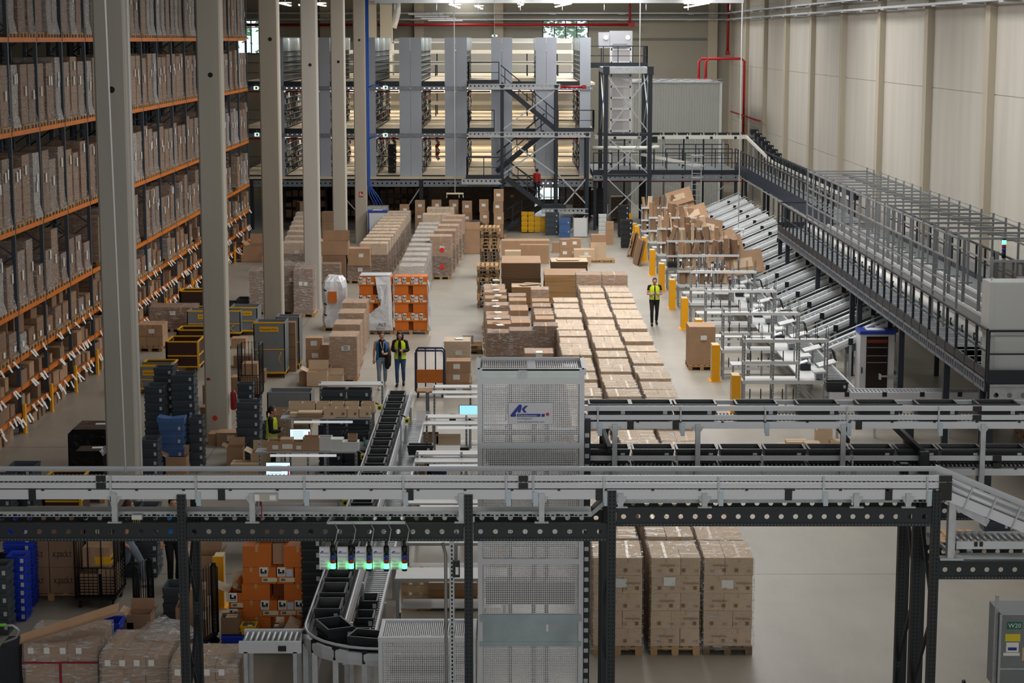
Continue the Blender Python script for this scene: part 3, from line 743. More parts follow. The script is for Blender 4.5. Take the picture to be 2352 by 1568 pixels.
# ================================================================ steel stair tower in front of the mezzanine
SY = 106.2
def P(x, y, Y=SY): a, c = V(x, y, Y); return (a, Y, c)
def Q(p, dy=0.0, dz=0.0): return (p[0], p[1]+dy, p[2]+dz)
e = thing('stair_tower', 'open steel stair tower with dark zigzag flights before the mezzanine', 'stairs', (0, 0, 0))
def rail(e, pts, h=1.1, posts=1.2, m=M_rail, w=.05, mid=True, pn='handrail'):
    pts = [Vector(p) for p in pts]
    for p, q in zip(pts, pts[1:]):
        u = Vector((0, 0, h)); MB().bar(p+u, q+u, w).build(pn, m, e)
        if mid: MB().bar(p+u/2, q+u/2, w*.7).build('mid_rail', m, e)
        n = max(1, round((q-p).length/posts))
        for i in range(n+1):
            r = p+(q-p)*i/n; MB().bar(r-Vector((0, 0, .1)), r+u, w, w, (0, 1, 0)).build('baluster', m, e)
for x, y0 in ((1153, 195), (1278, 195), (1349, 305)):
    for dy in (0, 1.9):
        a, c = V(x, y0, SY); MB().box(a-.09, a+.09, SY+dy-.09, SY+dy+.09, 0, c).build('post', M_rail, e)
def land(x0, x1, y, dep=2.2, fas=6, bea=12, bx0=None, bx1=None):
    a = P(x0, y); c = P(x1, y); z = a[2]
    MB().box(a[0], c[0], SY-.05, SY+dep, z-.03, z+.0).build('landing', M_grating, e)
    MB().box(a[0], c[0], SY-.1, SY-.04, z-.05, z+.16).build('toe_board', M_rail, e)
    if bx0 is not None:
        p = P(bx0, y); q = P(bx1, y); b = MB(); b.holed(p[0], q[0], z-.3, z-.06, SY-.06, .05, .22, .05, n=8); b.box(p[0], q[0], SY-.1, SY+.1, z-.36, z-.3); b.box(p[0], q[0], SY-.1, SY+.1, z-.1, z-.06)
        b.build('edge_beam', M_steel, e)
    return z
z3 = land(1076, 1146, 190, bx0=1076, bx1=1287); z2 = land(1076, 1135, 300, bx0=1076, bx1=1357); land(1280, 1364, 300); z1 = land(1070, 1152, 408, bx0=1060, bx1=1152)
zm = land(1244, 1300, 476, bx0=1244, bx1=1351)
for (x0, x1, z) in ((1076, 1146, z3), (1076, 1135, z2), (1282, 1364, z2), (1072, 1150, z1), (1250, 1300, zm)):
    a = P(x0, 300)[0]; c = P(x1, 300)[0]; rail(e, [(a, SY, z), (c, SY, z)]); 
    rail(e, [(a, SY, z), (a, SY+1.8, z)] if x0 < 1200 else [(c, SY, z), (c, SY+1.8, z)])
def flight(p, q, dy, w=.9):
    p = Vector(p); q = Vector(q); p.y += dy; q.y += dy
    for s in (0, w): MB().bar(p+Vector((0, s, 0)), q+Vector((0, s, 0)), .05, .24, (0, 0, 1)).build('stringer', M_rail, e)
    n = max(4, int(abs(p.z-q.z)/.2)); 
    for i in range(1, n):
        r = p+(q-p)*i/n; MB().box(r.x-.14, r.x+.14, r.y, r.y+w, r.z-.02, r.z+.02).build('tread', M_steel, e)
    for s in (0, w):
        u = Vector((0, s, 1.0))
        MB().bar(p+u, q+u, .045).build('handrail', M_rail, e); MB().bar(p+u*.5+Vector((0, s*.5, 0)), q+u*.5+Vector((0, s*.5, 0)), .03).build('mid_rail', M_rail, e)
        for i in range(4):
            r = p+(q-p)*(i+.3)/4+Vector((0, s, 0)); MB().bar(r, r+Vector((0, 0, 1)), .04, .04, (0, 1, 0)).build('baluster', M_rail, e)
flight(P(1150, 193), P(1277, 298), .1); flight(P(1252, 306), P(1140, 398), 1.1); flight(P(1162, 410), P(1248, 474), .1); flight(P(1246, 478), P(1164, 528), 1.1)
for a, c in (((1155, 297), (1277, 206)), ((1155, 313), (1277, 400)), ((1155, 400), (1277, 316)), ((1282, 400), (1348, 470)), ((1282, 486), (1348, 408)), ((1300, 540), (1348, 492))):
    MB().bar(P(*a), P(*c), .07).build('cross_brace', M_steel, e)
x, z = V(1316, 200, SY)
pipe('sprinkler_pipe', [V(1287, 200, SY)[0:1]+(SY+.2,)+V(1287, 200, SY)[1:], (V(1342, 200, SY)[0], SY+.2, V(1342, 200, SY)[1])], .07, 'short red pipe at the end of the top stair landing beam')

# ================================================================ lift tower, platform and hut at the far right
e = thing('lift_scaffold', 'tall dark steel frame with silver cross braces around the tote lift', 'steel frame', (0, 0, 0))
for (xx, yy) in ((5.07, 106), (7.45, 106), (5.05, 112), (7.5, 112)): MB().box(xx-.11, xx+.11, yy-.11, yy+.11, 0, 8.75).build('post', M_rail, e)
for (xx, yy) in ((5.07, 106), (7.45, 106)): MB().box(xx-.17, xx+.17, yy-.17, yy+.17, 8.6, 9.05).build('post_cap', M_rail, e)
MB().box(5.07, 7.45, 105.9, 106.1, 8.68, 8.98).build('top_beam', M_steel, e); MB().box(5.07, 7.45, 111.9, 112.1, 8.68, 8.98).build('top_beam', M_steel, e)
MB().box(4.97, 5.15, 106, 112, 8.68, 8.98).build('top_beam', M_steel, e); MB().box(7.37, 7.55, 106, 112, 8.68, 8.98).build('top_beam', M_steel, e)
for zz in (5.4, 3.2): MB().box(4.9, 7.6, 105.9, 106.1, zz-.07, zz+.07).build('tie_beam', M_rail, e)
for za, zb in ((8.6, 5.5), (5.3, 3.3), (3.1, .9)):
    MB().bar((5.1, 105.95, za), (7.4, 105.95, zb), .06).build('cross_brace', M_steel, e); MB().bar((7.4, 106.02, za), (5.1, 106.02, zb), .06).build('cross_brace', M_steel, e)
for xx in (5.05, 7.48): MB().bar((xx, 106.1, 8.6), (xx, 111.9, 5.5), .06).build('cross_brace', M_steel, e); MB().bar((xx, 106.1, 5.5), (xx, 111.9, 8.6), .06).build('cross_brace', M_steel, e)
M_lift = mat('lift_white', (206, 206, 208), .4, .2); M_plexi = mat('plexiglass', (190, 186, 190), .1, alpha=.45)
e = thing('tote_lift', 'white framed vertical tote lift with clear panels inside the dark frame', 'lift', (0, 114, 0))
def lx(x): return V(x, 300, 114)[0]
a, c = lx(1402), lx(1448); 
for xx in (a, c): MB().box(xx-.07, xx+.07, 0, .12, 0, 10.95).build('mast', M_lift, e)
zz = 3.3
while zz < 10.9: MB().box(a, c, 0, .1, zz-.06, zz+.06).build('rung_frame', M_lift, e); zz += .64 if zz < 8 else .75
MB().box(a+.05, c-.05, .04, .06, 3.3, 10.9).build('clear_panel', M_plexi, e)
MB().box(a-.04, c+.04, -.1, 1.0, 10.15, 10.98).build('drive_head', mat('lift_grey', (172, 172, 178), .4, .3), e)
MB().box(lx(1374), a-.08, -.05, .9, 10.0, 10.9).build('infeed_hood', MATS['lift_grey'], e)
for xx, zq in ((lx(1390), 10.6), (lx(1440), 10.6)): MB().tube((xx, -.14, zq), (xx, -.02, zq), .14, 12).build('fan', M_white, e)
MB().box(a+.1, c-.25, -.16, -.08, 10.05, 10.25).build('cable_chain', M_beam_g, e)
e = thing('lift_platform', 'dark railed service platform high around the tote lift head', 'platform', (0, 113, 9.0))
MB().box(4.4, 7.8, 0, 2.5, -.1, 0).build('platform_floor', M_grating, e); MB().box(4.4, 7.8, -.05, 0, -.12, .18).build('toe_board', M_rail, e)
rail(e, [(4.4, 0, 0), (7.75, 0, 0), (7.75, 2.4, 0)], 1.1, .75); rail(e, [(4.4, 0.02, 0), (4.4, 2.4, 0), (7.7, 2.4, 0)], 1.1, .9)
for xx in (4.45, 7.7): MB().bar((xx, .1, -9.0), (xx, .1, -.1), .12).build('post', M_rail, e)
e = thing('machine_hut', 'pale corrugated metal hut standing in the far corner', 'hut', (0, 126, 0))
b = MB(); x0, x1 = 7.7, 13.4; n = 34; zz = []
for i in range(n*4+1):
    t = i/(n*4); ph = i % 4; zz.append((x0+(x1-x0)*t, 0 if ph in (0, 1) else -.06))
vs = [(p, q, 0) for p, q in zz]+[(p, q, 7.75) for p, q in zz]; k = len(zz)
b.add(vs, [(i, i+1, k+i+1, k+i) for i in range(k-1)])
b.build('corrugated_wall', mat('corrugated_pale', (188, 190, 186), .5, .2), e)
MB().box(x0, x1, .02, 10, 0, 7.7).build('hut_body', MATS['corrugated_pale'], e); MB().box(x1-.1, x1+.06, -.09, 10, 0, 7.78).build('corner_trim', M_white, e)
MB().box(x0-.1, x1+.1, -.12, 10.1, 7.72, 7.8).build('roof_sheet', M_steel, e)
t = MB()
for i in range(7): t.bar((x0+.3+.8*i, 1+.5*i % 3, 7.8), (x0+1.2+.8*i, 2.5, 7.95), .05)
t.build('roof_rods', M_steel, e)
e = thing('tote_conveyor', 'long white conveyor carrying dark totes past the corrugated hut', 'conveyor', (0, 114, 4.9))
MB().box(4.8, 13.7, -.28, -.22, -.12, .1).build('side_rail', M_conv_w, e); MB().box(4.8, 13.7, .25, .3, -.12, .1).build('side_rail', M_conv_w, e); MB().box(4.8, 13.7, -.22, .25, -.04, .02).build('roller_bed', M_rail, e)
for i in range(8): MB().bar((5.4+1.15*i, 0, -4.9), (5.4+1.15*i, 0, -.1), .09).build('leg', M_rail if i % 3 else M_steel, e)
for i in range(6): MB().box(5.9+1.4*i, 6.05+1.4*i, -.3, -.27, -.12, .02).build('joint_cover', M_black, e)
for i in range(11): crate(5.3+.78*i, 114, 4.93, .66, .42, .2, 'dark tote riding the conveyor past the hut, %s from the lift' % nth(i), M_bin, 'totes on the hut conveyor')
e = thing('mezzanine_walkway', 'dark railed walkway and floor linking lift and sorter', 'walkway', (0, 108, 3.2))
MB().box(4.5, 12.6, 0, 8, -.1, 0).build('walkway_floor', M_grating, e); MB().box(4.5, 12.6, -.05, 0, -.1, .16).build('toe_board', M_rail, e)
b = MB(); b.holed(4.5, 12.5, -.38, -.12, -.04, .05, .26, .05, n=8); b.box(4.5, 12.5, -.08, .05, -.43, -.38); b.build('edge_beam', M_beam_g, e)
rail(e, [(4.5, 0, 0), (12.6, 0, 0)], 1.1, 1.0); rail(e, [(8.8, 4, 0), (12.6, 4, 0)], 1.1, .9); rail(e, [(8.8, 6, 0), (12.6, 6, 0)], 1.25, .9)
for xx in (4.6, 7.6, 10.1, 12.4):
    for yy in (.2, 7.5): MB().bar((xx, yy, -3.2), (xx, yy, -.1), .16).build('post', M_rail, e)
MB().bar((8.2, .3, -.4), (10.2, .3, -1.7), .05).build('cross_brace', M_steel, e); MB().bar((12.2, .3, -.4), (10.0, .3, -2.2), .05).build('cross_brace', M_steel, e)
MB().tube((4.5, .1, -.48), (12.9, .1, -.48), .035, 6).build('sprinkler_line', M_red, e)
e = thing('curved_conveyor', 'white curved conveyor descending on the walkway by the lift', 'conveyor', (0, 110, 4.45))
arc = [(4.5, 0, 0), (7.4, 0, 0)]+[(7.4+.9*math.sin(t), .9-.9*math.cos(t), 0) for t in (.5, 1.0, 1.57, 2.2)]
for off in (0, .55): MB().path([(x, y+off*.6, z) for x, y, z in arc], .1, 8).build('side_rail', M_conv_w, e)
MB().bar((5.9, .3, -.1), (10.6, .3, -1.05), .12).build('descending_rail', M_conv_w, e); MB().bar((5.9, .9, -.1), (10.9, .9, -1.05), .12).build('descending_rail', M_conv_w, e)
for xx in (4.9, 6, 7.2, 8.0): MB().bar((xx, .2, -1.25), (xx, .2, 0), .07).build('leg', M_rail, e)
MB().bx((8.0, 1.2, .42), (.5, .3, .35)).build('scanner_box', M_black, e)
e = thing('caged_ladder', 'silver caged ladder up to the walkway', 'ladder', (V(1600, 400, 107.6)[0], 107.6, 0))
for s in (-.25, .25): MB().bar((s, 0, 0), (s, 0, 4.3), .05).build('stile', M_steel, e)
for i in range(13): MB().bar((-.25, 0, .5+.3*i), (.25, 0, .5+.3*i), .035).build('rung', M_steel, e)
for zq in (3.0, 3.6, 4.2): MB().path([(.35*math.cos(t), -.35+.35*math.sin(t), zq) for t in [PI*2*i/10 for i in range(11)]], .02, 5).build('cage_hoop', M_steel, e)
# dark storage under the mezzanine: partition with a bright glazed opening
struct(MB().box(-15.5, 1.2, 126, 126.2, 0, 2.7).box(3.1, 7.55, 125.8, 126, 0, 2.7).box(1.2, 3.1, 126, 126.2, 0, .2).build('wall_partition', mat('partition_grey', (96, 96, 94), .8)))
o = struct(MB().box(1.2, 3.1, 126.0, 126.06, .2, .28).box(1.2, 3.1, 126, 126.06, 1.75, 1.83).box(1.2, 1.28, 126, 126.06, .2, 2.7).box(3.02, 3.1, 126, 126.06, .2, 2.7).box(2.5, 2.56, 126, 126.06, .2, 2.7).build('window_3', M_frame), 'bright window under the mezzanine')
MB().box(1.2, 3.1, 126.1, 126.12, .2, 2.7).build('window_glass', gl, o)
struct(MB().box(-.5, 5, 130, 130.1, 0, 2.75).build('wall_window_backing', M_white))  # white backing wall added so the window opening reads bright
area('window_backlight', (2, 128.3, 2.7), 2, 2, 260, (.85, .95, 1))  # unseen lamp added to light the backing wall behind the window
# ================================================================ sorter on its railed catwalk along the right side
ZC1 = 3.04
e = thing('sorter_catwalk', 'long dark catwalk with railing beside the sorter conveyor', 'catwalk', (10.63, 0, ZC1))
ya, yb = 43.1, 77.6
MB().box(0, 1.2, ya, yb, -.06, 0).build('catwalk_floor', mat('catwalk_grating', (112, 120, 124), .45, .5, var=.12, scale=5), e)
b = MB()
y = ya
while y < yb: b.box(.02, 1.2, y, y+.05, 0, .012); y += .92
b.build('floor_strips', M_alu, e)
MB().box(-.03, .02, ya, yb, -.05, .16).build('toe_board', M_rail, e)
b = MB()
n = 34
for i in range(n):
    y = ya+(yb-ya)*i/n; L = (yb-ya)/n
    b.box(-.04, 0, y+.03, y+L-.03, -.14, -.08); b.box(-.04, 0, y+.03, y+L-.03, -.36, -.3)
    for k in range(5): b.box(-.03, .0, y+.03+(L-.1)*k/4, y+.07+(L-.1)*k/4, -.3, -.14)
b.box(0.0, .1, ya, yb, -.36, -.06)
b.build('edge_beam', M_beam_g, e)
MB().bar((0, ya, 1.04), (0, yb, 1.04), .055).build('handrail', M_rail, e); MB().bar((0, ya, .55), (0, yb, .55), .035).build('mid_rail', M_rail, e)
bal = MB().box(-.03, .03, -.03, .03, -.36, 1.02).mesh('baluster', M_rail)
for i in range(n+1): ob('baluster', bal, e, (0, ya+(yb-ya)*i/n, 0))
MB().bar((0, yb, 1.04), (1.2, yb, 1.04), .05).build('handrail', M_rail, e); MB().bar((0, yb, .15), (1.2, yb, .15), .05, .22).build('toe_board', M_rail, e)
for yy in (77.4, 75.3, 67.7, 60.7, 59.4, 52.9, 47.3, 43.6): MB().box(-.02, .13, yy-.07, yy+.07, -ZC1, -.3).build('post', M_rail, e)
for yy in (75.3, 67.7, 60.7, 52.9): MB().box(2.7, 2.83, yy-.07, yy+.07, -ZC1, -.06).build('post', M_rail, e)
# the sorter itself: three belts between bright edges
e = thing('sorter_conveyor', 'long sorter conveyor of grey belts with bright edges on the catwalk', 'conveyor', (11.73, 0, 2.78))
MB().path([(0, 47.7, .37), (0, 77.3, .37)], .135, 10).build('side_rail', M_conv_w, e)
for k in range(4):
    MB().box(.32+.5*k-.036, .32+.5*k+.036, 47.7, 77.3, .27, .47).build('edge_strip', M_alu, e)
    if k < 3: MB().box(.356+.5*k, .784+.5*k, 47.7, 77.3, .31, .4).build('belt', mat('belt_grey', (96, 94, 92), .6), e)
MB().box(.09, .32, 47.7, 77.3, .27, .38).build('belt', MATS['belt_grey'], e)
j = MB().box(-.15, -.09, -.045, .045, .2, .45).mesh('joint_cover', M_black)
for i in range(22): ob('joint_cover', j, e, (0, 48.4+1.32*i, 0))
MB().box(-.13, 1.9, 47.45, 47.7, .14, .45).build('end_pulley', M_beam_g, e)
for i in range(9): MB().box(0, .1, 49+3.3*i, 49.1+3.3*i, .22, .3).build('leg', M_beam_g, e); MB().box(1.7, 1.8, 49+3.3*i, 49.1+3.3*i, .22, .3).build('leg', M_beam_g, e)
struct(MB().box(11.84, 14.7, 47.3, 78.2, 2.9, 3.0).build('floor_sorter_deck', M_grating))
# silver guard frame of portals over the sorter
M_guard = mat('guard_silver', (150, 154, 157), .4, .5)
e = thing('guard_portal', 'silver guard frame of many portal bars over the sorter', 'guard frame', (11.36, 0, 3.0))
g1 = MB().box(-.028, .028, -.028, .028, 0, 2.64).mesh('portal_post', M_guard); g2 = MB().box(0, 2.27, -.028, .028, 2.46, 2.52).mesh('portal_bar', M_guard)
for i in range(19):
    yy = 49.45+1.418*i
    ob('portal_post', g1, e, (0, yy, 0)); ob('portal_post', g1, e, (2.27, yy, 0)); ob('portal_bar', g2, e, (0, yy, 0))
    MB().bar((.05, yy, 1.36), (.4, yy, 1.36), .04).build('bracket_arm', M_guard, e)
for zq in (.82, 1.23, 1.86, 2.49): MB().bar((0, 49.45, zq), (0, 75, zq), .046).build('guard_rail', M_guard, e)
for zq in (1.23, 2.1, 2.49): MB().bar((2.27, 49.45, zq), (2.27, 75, zq), .046).build('guard_rail', M_guard, e)
for i in range(18): MB().bar((1.1, 49.45+1.418*i, 2.45), (2.27, 49.45+1.418*(i+1), 2.27), .036).build('diagonal_bar', M_guard, e)
g3 = MB().box(-.045, .045, -.02, .02, 0, 1.8).mesh('inner_post', M_guard)
for i in range(14): ob('inner_post', g3, e, (1.14, 50+1.82*i, .3))
# far walkway along the wall, upper approach walkway
e = thing('wall_walkway', 'dark railed walkway between the guard frame and the wall', 'walkway', (14.72, 0, 3.05))
MB().box(0, .9, 45.5, 76.4, -.1, -.02).build('walkway_floor', M_grating, e)
MB().bar((0, 45.5, 1.05), (0, 76.4, 1.05), .055).build('handrail', M_rail, e); MB().bar((0, 45.5, .55), (0, 76.4, .55), .04).build('mid_rail', M_rail, e); MB().box(-.02, .02, 45.5, 76.4, -.1, .12).build('toe_board', M_rail, e)
bal2 = MB().box(-.03, .03, -.03, .03, -.2, 1.04).mesh('baluster', M_rail)
for i in range(28): ob('baluster', bal2, e, (0, 45.5+30.9*i/27, 0))
for yy in (47, 55, 63, 71): MB().box(.3, .42, yy, yy+.12, -3.05, -.1).build('post', M_rail, e)
e = thing('approach_walkway', 'upper dark walkway with two railings running from far platform to sorter', 'walkway', (12.9, 0, 3.2))
MB().box(0, 1.35, 78.3, 113, -.08, 0).build('walkway_floor', mat('walkway_plate', (122, 128, 130), .5, .4), e)
for xx in (0, 1.35):
    MB().bar((xx, 78.3, 1.05), (xx, 113, 1.05), .06).build('handrail', M_rail, e); MB().bar((xx, 78.3, .55), (xx, 113, .55), .035).build('mid_rail', M_rail, e)
    for i in range(27): ob('baluster', bal2, e, (xx, 78.3+34.7*i/26, 0))
MB().box(-.03, .02, 78.3, 113, -.3, .3).build('toe_board', mat('toe_navy', (38, 46, 62), .5), e); MB().box(-.05, .0, 78.3, 113, -.42, -.36).build('edge_beam', M_steel, e)
for yy in (84, 92, 100, 108):
    for xx in (.05, 1.3): MB().box(xx-.07, xx+.07, yy, yy+.14, -3.2, -.08).build('post', M_rail, e)
e = thing('wall_tote_conveyor', 'tote conveyor along the side wall with dark tote line on top', 'conveyor', (14.75, 0, 3.5))
MB().box(-.25, -.19, 84, 112.5, .1, .3).build('side_rail', M_conv_w, e); MB().box(.25, .3, 84, 112.5, .1, .3).build('side_rail', M_conv_w, e); MB().box(-.19, .25, 84, 112.5, .14, .2).build('roller_bed', M_rail, e)
for i in range(15): MB().box(-.22, -.14, 84.5+2*i, 84.6+2*i, -3.5, .14).build('leg', M_steel, e)
for i in range(30): crate(14.78, 84.6+.94*i, 3.71, .42, .62, .3, 'dark tote on the wall conveyor, %s from its near end' % nth(i), M_bin, 'totes on the wall conveyor')
e = thing('inclined_conveyor', 'steep conveyor of dark totes dropping from hut line to the wall conveyor', 'conveyor', (0, 0, 0))
MB().bar((13.6, 113.6, 4.9), (14.5, 108.5, 3.7), .1, .16).build('side_rail', M_conv_w, e); MB().bar((14.2, 113.9, 4.9), (15.05, 108.7, 3.7), .1, .16).build('side_rail', M_conv_w, e); MB().bar((13.95, 113.7, 4.86), (14.8, 108.6, 3.66), .5, .05).build('belt', M_rail, e)
MB().box(13.9, 14, 113, 113.1, 0, 4.8).build('leg', M_steel, e)
for i in range(7):
    t = i/6; crate(14.0+.75*t, 113.4-4.6*t, 5.05-1.12*t, .46, .6, .3, 'dark tote on the steep conveyor near the corner, %s from top' % nth(i), M_bin, 'totes on the steep conveyor')
# near end platform: control cabinet, enclosure, beacon
e = thing('end_platform', 'dark railed end platform of the sorter with holed beam', 'platform', (10.63, 43.0, ZC1))
MB().box(0, 4.6, 0, 4.3, -.1, 0).build('platform_floor', M_grating, e)
b = MB(); b.holed(.05, 4.6, -.62, -.2, -.06, .06, .3, .06); b.box(.05, 4.6, -.1, .1, -.66, -.62); b.box(.05, 4.6, -.1, .1, -.2, -.16); b.build('edge_beam', M_steel, e)
MB().box(0, 4.6, -.08, -.02, -.14, .16).build('toe_board', M_rail, e)
rail(e, [(0, -.04, 0), (4.6, -.04, 0)], 1.04, 1.1)
for xx in (.1, 4.4): MB().box(xx-.08, xx+.08, 0, .16, -ZC1, -.1).build('post', M_rail, e)
MB().bar((0.2, .2, -.75), (1.5, -1.5, -1.4), .1, .14).build('brace_bar', M_beam_g, e)
M_cab = mat('cabinet_grey', (196, 199, 198), .45)
def cab(x, y, z, w, d, h, label, name='control_cabinet'):
    e = thing(name, label, 'cabinet', (x, y, z))
    MB().box(0, w, 0, d, 0, h).build('body', M_cab, e); MB().box(.12, w-.02, -.02, 0, .05, h-.02).build('door', M_cab, e)
    for xx in (.12, w-.15): MB().path([(xx, d/2, h), (xx, d/2, h+.06), (xx+.06, d/2, h+.06)], .012, 5).build('lifting_eye', M_steel, e)
    MB().bx((w-.1, -.03, h*.55), (.03, .02, .1)).build('latch', M_black, e)
    return e
cab(10.75, 43.4, ZC1, 1.5, .7, .87, 'pale grey lower control cabinet behind the end railing'); cab(10.71, 43.36, ZC1+.88, 1.5, .74, 1.2, 'big pale grey control cabinet above the end railing at the picture edge')
e = thing('machine_enclosure', 'grey panelled machine enclosure behind the big pale cabinet', 'enclosure', (11.6, 46.9, 3.0))
M_encl = mat('smoked_panel', (104, 102, 100), .25, alpha=.8)
for (x0, y0, x1, y1) in ((0, 0, .9, -.0), (.9, 0, 2.0, -.55), (2.0, -.55, 3.0, -.55)):
    b = MB(); dx, dy = x1-x0, y1-y0; 
    b.add([(x0, y0, .1), (x1, y1, .1), (x1, y1, 2.2), (x0, y0, 2.2)], [(0, 1, 2, 3)]); b.build('side_panel', M_encl, e)
    for zq in (.1, 1.2, 2.2): MB().bar((x0, y0, zq), (x1, y1, zq), .06).build('frame_bar', M_guard, e)
    MB().box(x0-.04, x0+.04, y0-.04, y0+.04, 0, 2.3).build('frame_post', M_guard, e)
MB().bx((.75, -.02, 1.65), (.28, .01, .36)).build('notice', mat('notice_lilac', (190, 186, 204), .6), e)
M_green = mat('lamp_green', (60, 255, 120), .4, emit=6); M_lb = mat('lamp_blue', (30, 60, 150), .3); M_lr = mat('lamp_red', (150, 26, 34), .3)
def beacon(x, y, z, label, group=None, s=1.0, down=False):
    e = thing('signal_tower', label, 'signal light', (x, y, z), 0, group)
    d = -1 if down else 1
    for k, (m, n) in enumerate(((M_black, 'base_module'), (M_lb, 'blue_lens'), (M_lr, 'red_lens'), (M_green, 'green_lens'), (M_black, 'cap'))):
        hs = (.11, .055, .055, .07, .03)[k]*s; z0 = sum((.11, .055, .055, .07, .03)[:k])*s
        MB().tube((0, 0, d*z0), (0, 0, d*(z0+hs)), .034*s, 12).build(n, m, e)
    return e
x, z = V(2305, 592, 47.2); beacon(x, 47.2, z, 'signal tower glowing green on the machine enclosure at the sorter end', None, 1.5)
MB().bar((x-11.6, .3, .1), (x-11.6, .3, z-2.97), .05).build('beacon_mast', M_guard, e)
# chutes descending to the packing stations
def chute_parts():
    L = [Vector((2.75, 0, 1.14)), Vector((.15, 0, 0))]
    p = []
    for yy, n in ((-.36, 'side_rail'), (.36, 'side_rail')):
        b = MB(); b.sweep([(-.045, -.12), (.045, -.12), (.06, -.03), (.045, .06), (.0, .09), (-.045, .06), (-.06, -.03)], [q+Vector((0, yy, 0)) for q in L]); p.append((n, b.mesh(n, M_alu)))
        b = MB(); b.path([q+Vector((0, yy, .2)) for q in L], .022, 6); p.append(('guide_bar', b.mesh('guide_bar', M_alu)))
    b = MB(); b.bar(L[0]+Vector((0, 0, -.02)), L[1]+Vector((0, 0, -.02)), .64, .03); p.append(('slide_bed', b.mesh('slide_bed', mat('slide_dark', (74, 80, 83), .4, .4))))
    b = MB()
    for i in range(1, 16):
        c = L[1]+(L[0]-L[1])*i/16; b.bar(c+Vector((0, -.32, .01)), c+Vector((0, .32, .01)), .04)
    p.append(('rollers', b.mesh('roller_row', M_steel)))
    for t in (.3, .75):
        c = L[1]+(L[0]-L[1])*t; p.append(('clamp', MB().bx((c.x, -.43, c.z-.02), (.14, .05, .2)).mesh('clamp', M_black)))
        p.append(('leg', MB().box(c.x-.04, c.x+.04, -.4, -.32, -1.2, c.z-.1).box(c.x-.04, c.x+.04, .32, .4, -1.2, c.z-.1).mesh('leg', M_steel)))
    p.append(('motor_drum', MB().bx((2.4, -.1, .78), (.3, .4, .2), ry=-.41).mesh('motor_drum', M_rail)))
    p.append(('side_skirt', MB().bar((2.6, -.3, .84), (.8, -.3, .04), .02, .26).mesh('side_skirt', mat('skirt_grey', (84, 94, 97), .45, .3))))
    return p
CH = chute_parts()
nst = 9; Y0s = [54.6+5.52*k for k in range(nst)]
c = 0
for k in range(nst):
    for d in (1.0, 3.75):
        if k == 0 and d < 2: continue
        spawn('gravity_chute', CH, 'inclined aluminium chute from sorter to packing stations, %s from the near end' % nth(c), 'chute', (9.25, Y0s[k]+d, 1.2), 0, 'chutes below the sorter'); c += 1
# low roller conveyors running under the chutes
for k, (x, z, lab) in enumerate(((9.35, .75, 'low roller conveyor along the chute feet, nearer the stations'), (11.2, .6, 'low roller conveyor under the catwalk edge'))):
    e = thing('roller_conveyor', lab, 'conveyor', (x, 57 if k else 54.0, z))
    MB().box(-.3, -.25, 0, 46, -.08, .08).build('side_rail', M_alu, e); MB().box(.25, .3, 0, 46, -.08, .08).build('side_rail', M_alu, e)
    b = MB()
    for i in range(184): b.box(-.25, .25, .1+.25*i, .16+.25*i, -.02, .03)
    o = b.build('roller_bed', M_steel, e)
    for i in range(12): MB().box(-.29, -.22, 1+4*i, 1.08+4*i, -z, -.05).build('leg', M_steel, e)
# ================================================================ packing stations
M_top = mat('worktop_white', (206, 207, 206), .4, var=.02)
M_rackp = mat('perforated_post', (160, 164, 166), .4, .5)
M_wire = mat('wire_dark', (50, 52, 56), .4, .5)
post_m = {}
def rack_post(h):
    if h not in post_m:
        b = MB(); b.box(-.024, .024, -.024, .024, 0, h); post = b.mesh('rack_post', M_rackp); 
        b = MB(); z = .06
        while z < h-.05: b.box(-.01, .01, -.027, -.024, z, z+.03); z += .09
        post_m[h] = (post, b.mesh('post_holes', M_black))
    return post_m[h]
hoop = MB().path([(0, -.17, 0), (0, -.17, .34), (0, .0, .4), (0, .17, .34), (0, .17, 0)], .008, 4, cap=False).mesh('wire_divider', M_wire)
hoop2 = MB().path([(0, -.06, 0), (0, -.06, .3), (0, .06, .3), (0, .06, 0)], .008, 4, cap=False).mesh('wire_divider', M_wire)
def yellow_post(x, y, label, h=1.15, w=.25, d=.6):
    e = thing('guard_post', label, 'bollard', (x, y, 0))
    MB().box(-w/2, w/2, -.02, .0, 0, h).box(-w/2-.002, -w/2+.014, -.001, .05, 0, h-.002).box(w/2-.014, w/2+.002, -.001, .05, 0, h-.002).build('steel_front', M_yellow, e)
    MB().box(-w/2+.015, w/2-.015, .0, d, 0.02, h-.01).build('wood_core', mat('post_core', (214, 196, 160), .7, var=.05), e)
    MB().box(-w/2-.06, w/2+.06, -.05, d+.03, 0, .015).build('foot_plate', M_yellow, e)
    b = MB()
    for zz in (.3, .6, .9): b.box(-w/2+.008, -w/2+.014, 0, d, zz, zz+.012)
    b.build('side_straps', M_yellow, e)
WHERE = lambda k: 'the nearest station' if k == 0 else 'the %s nearest station' % nth(k)
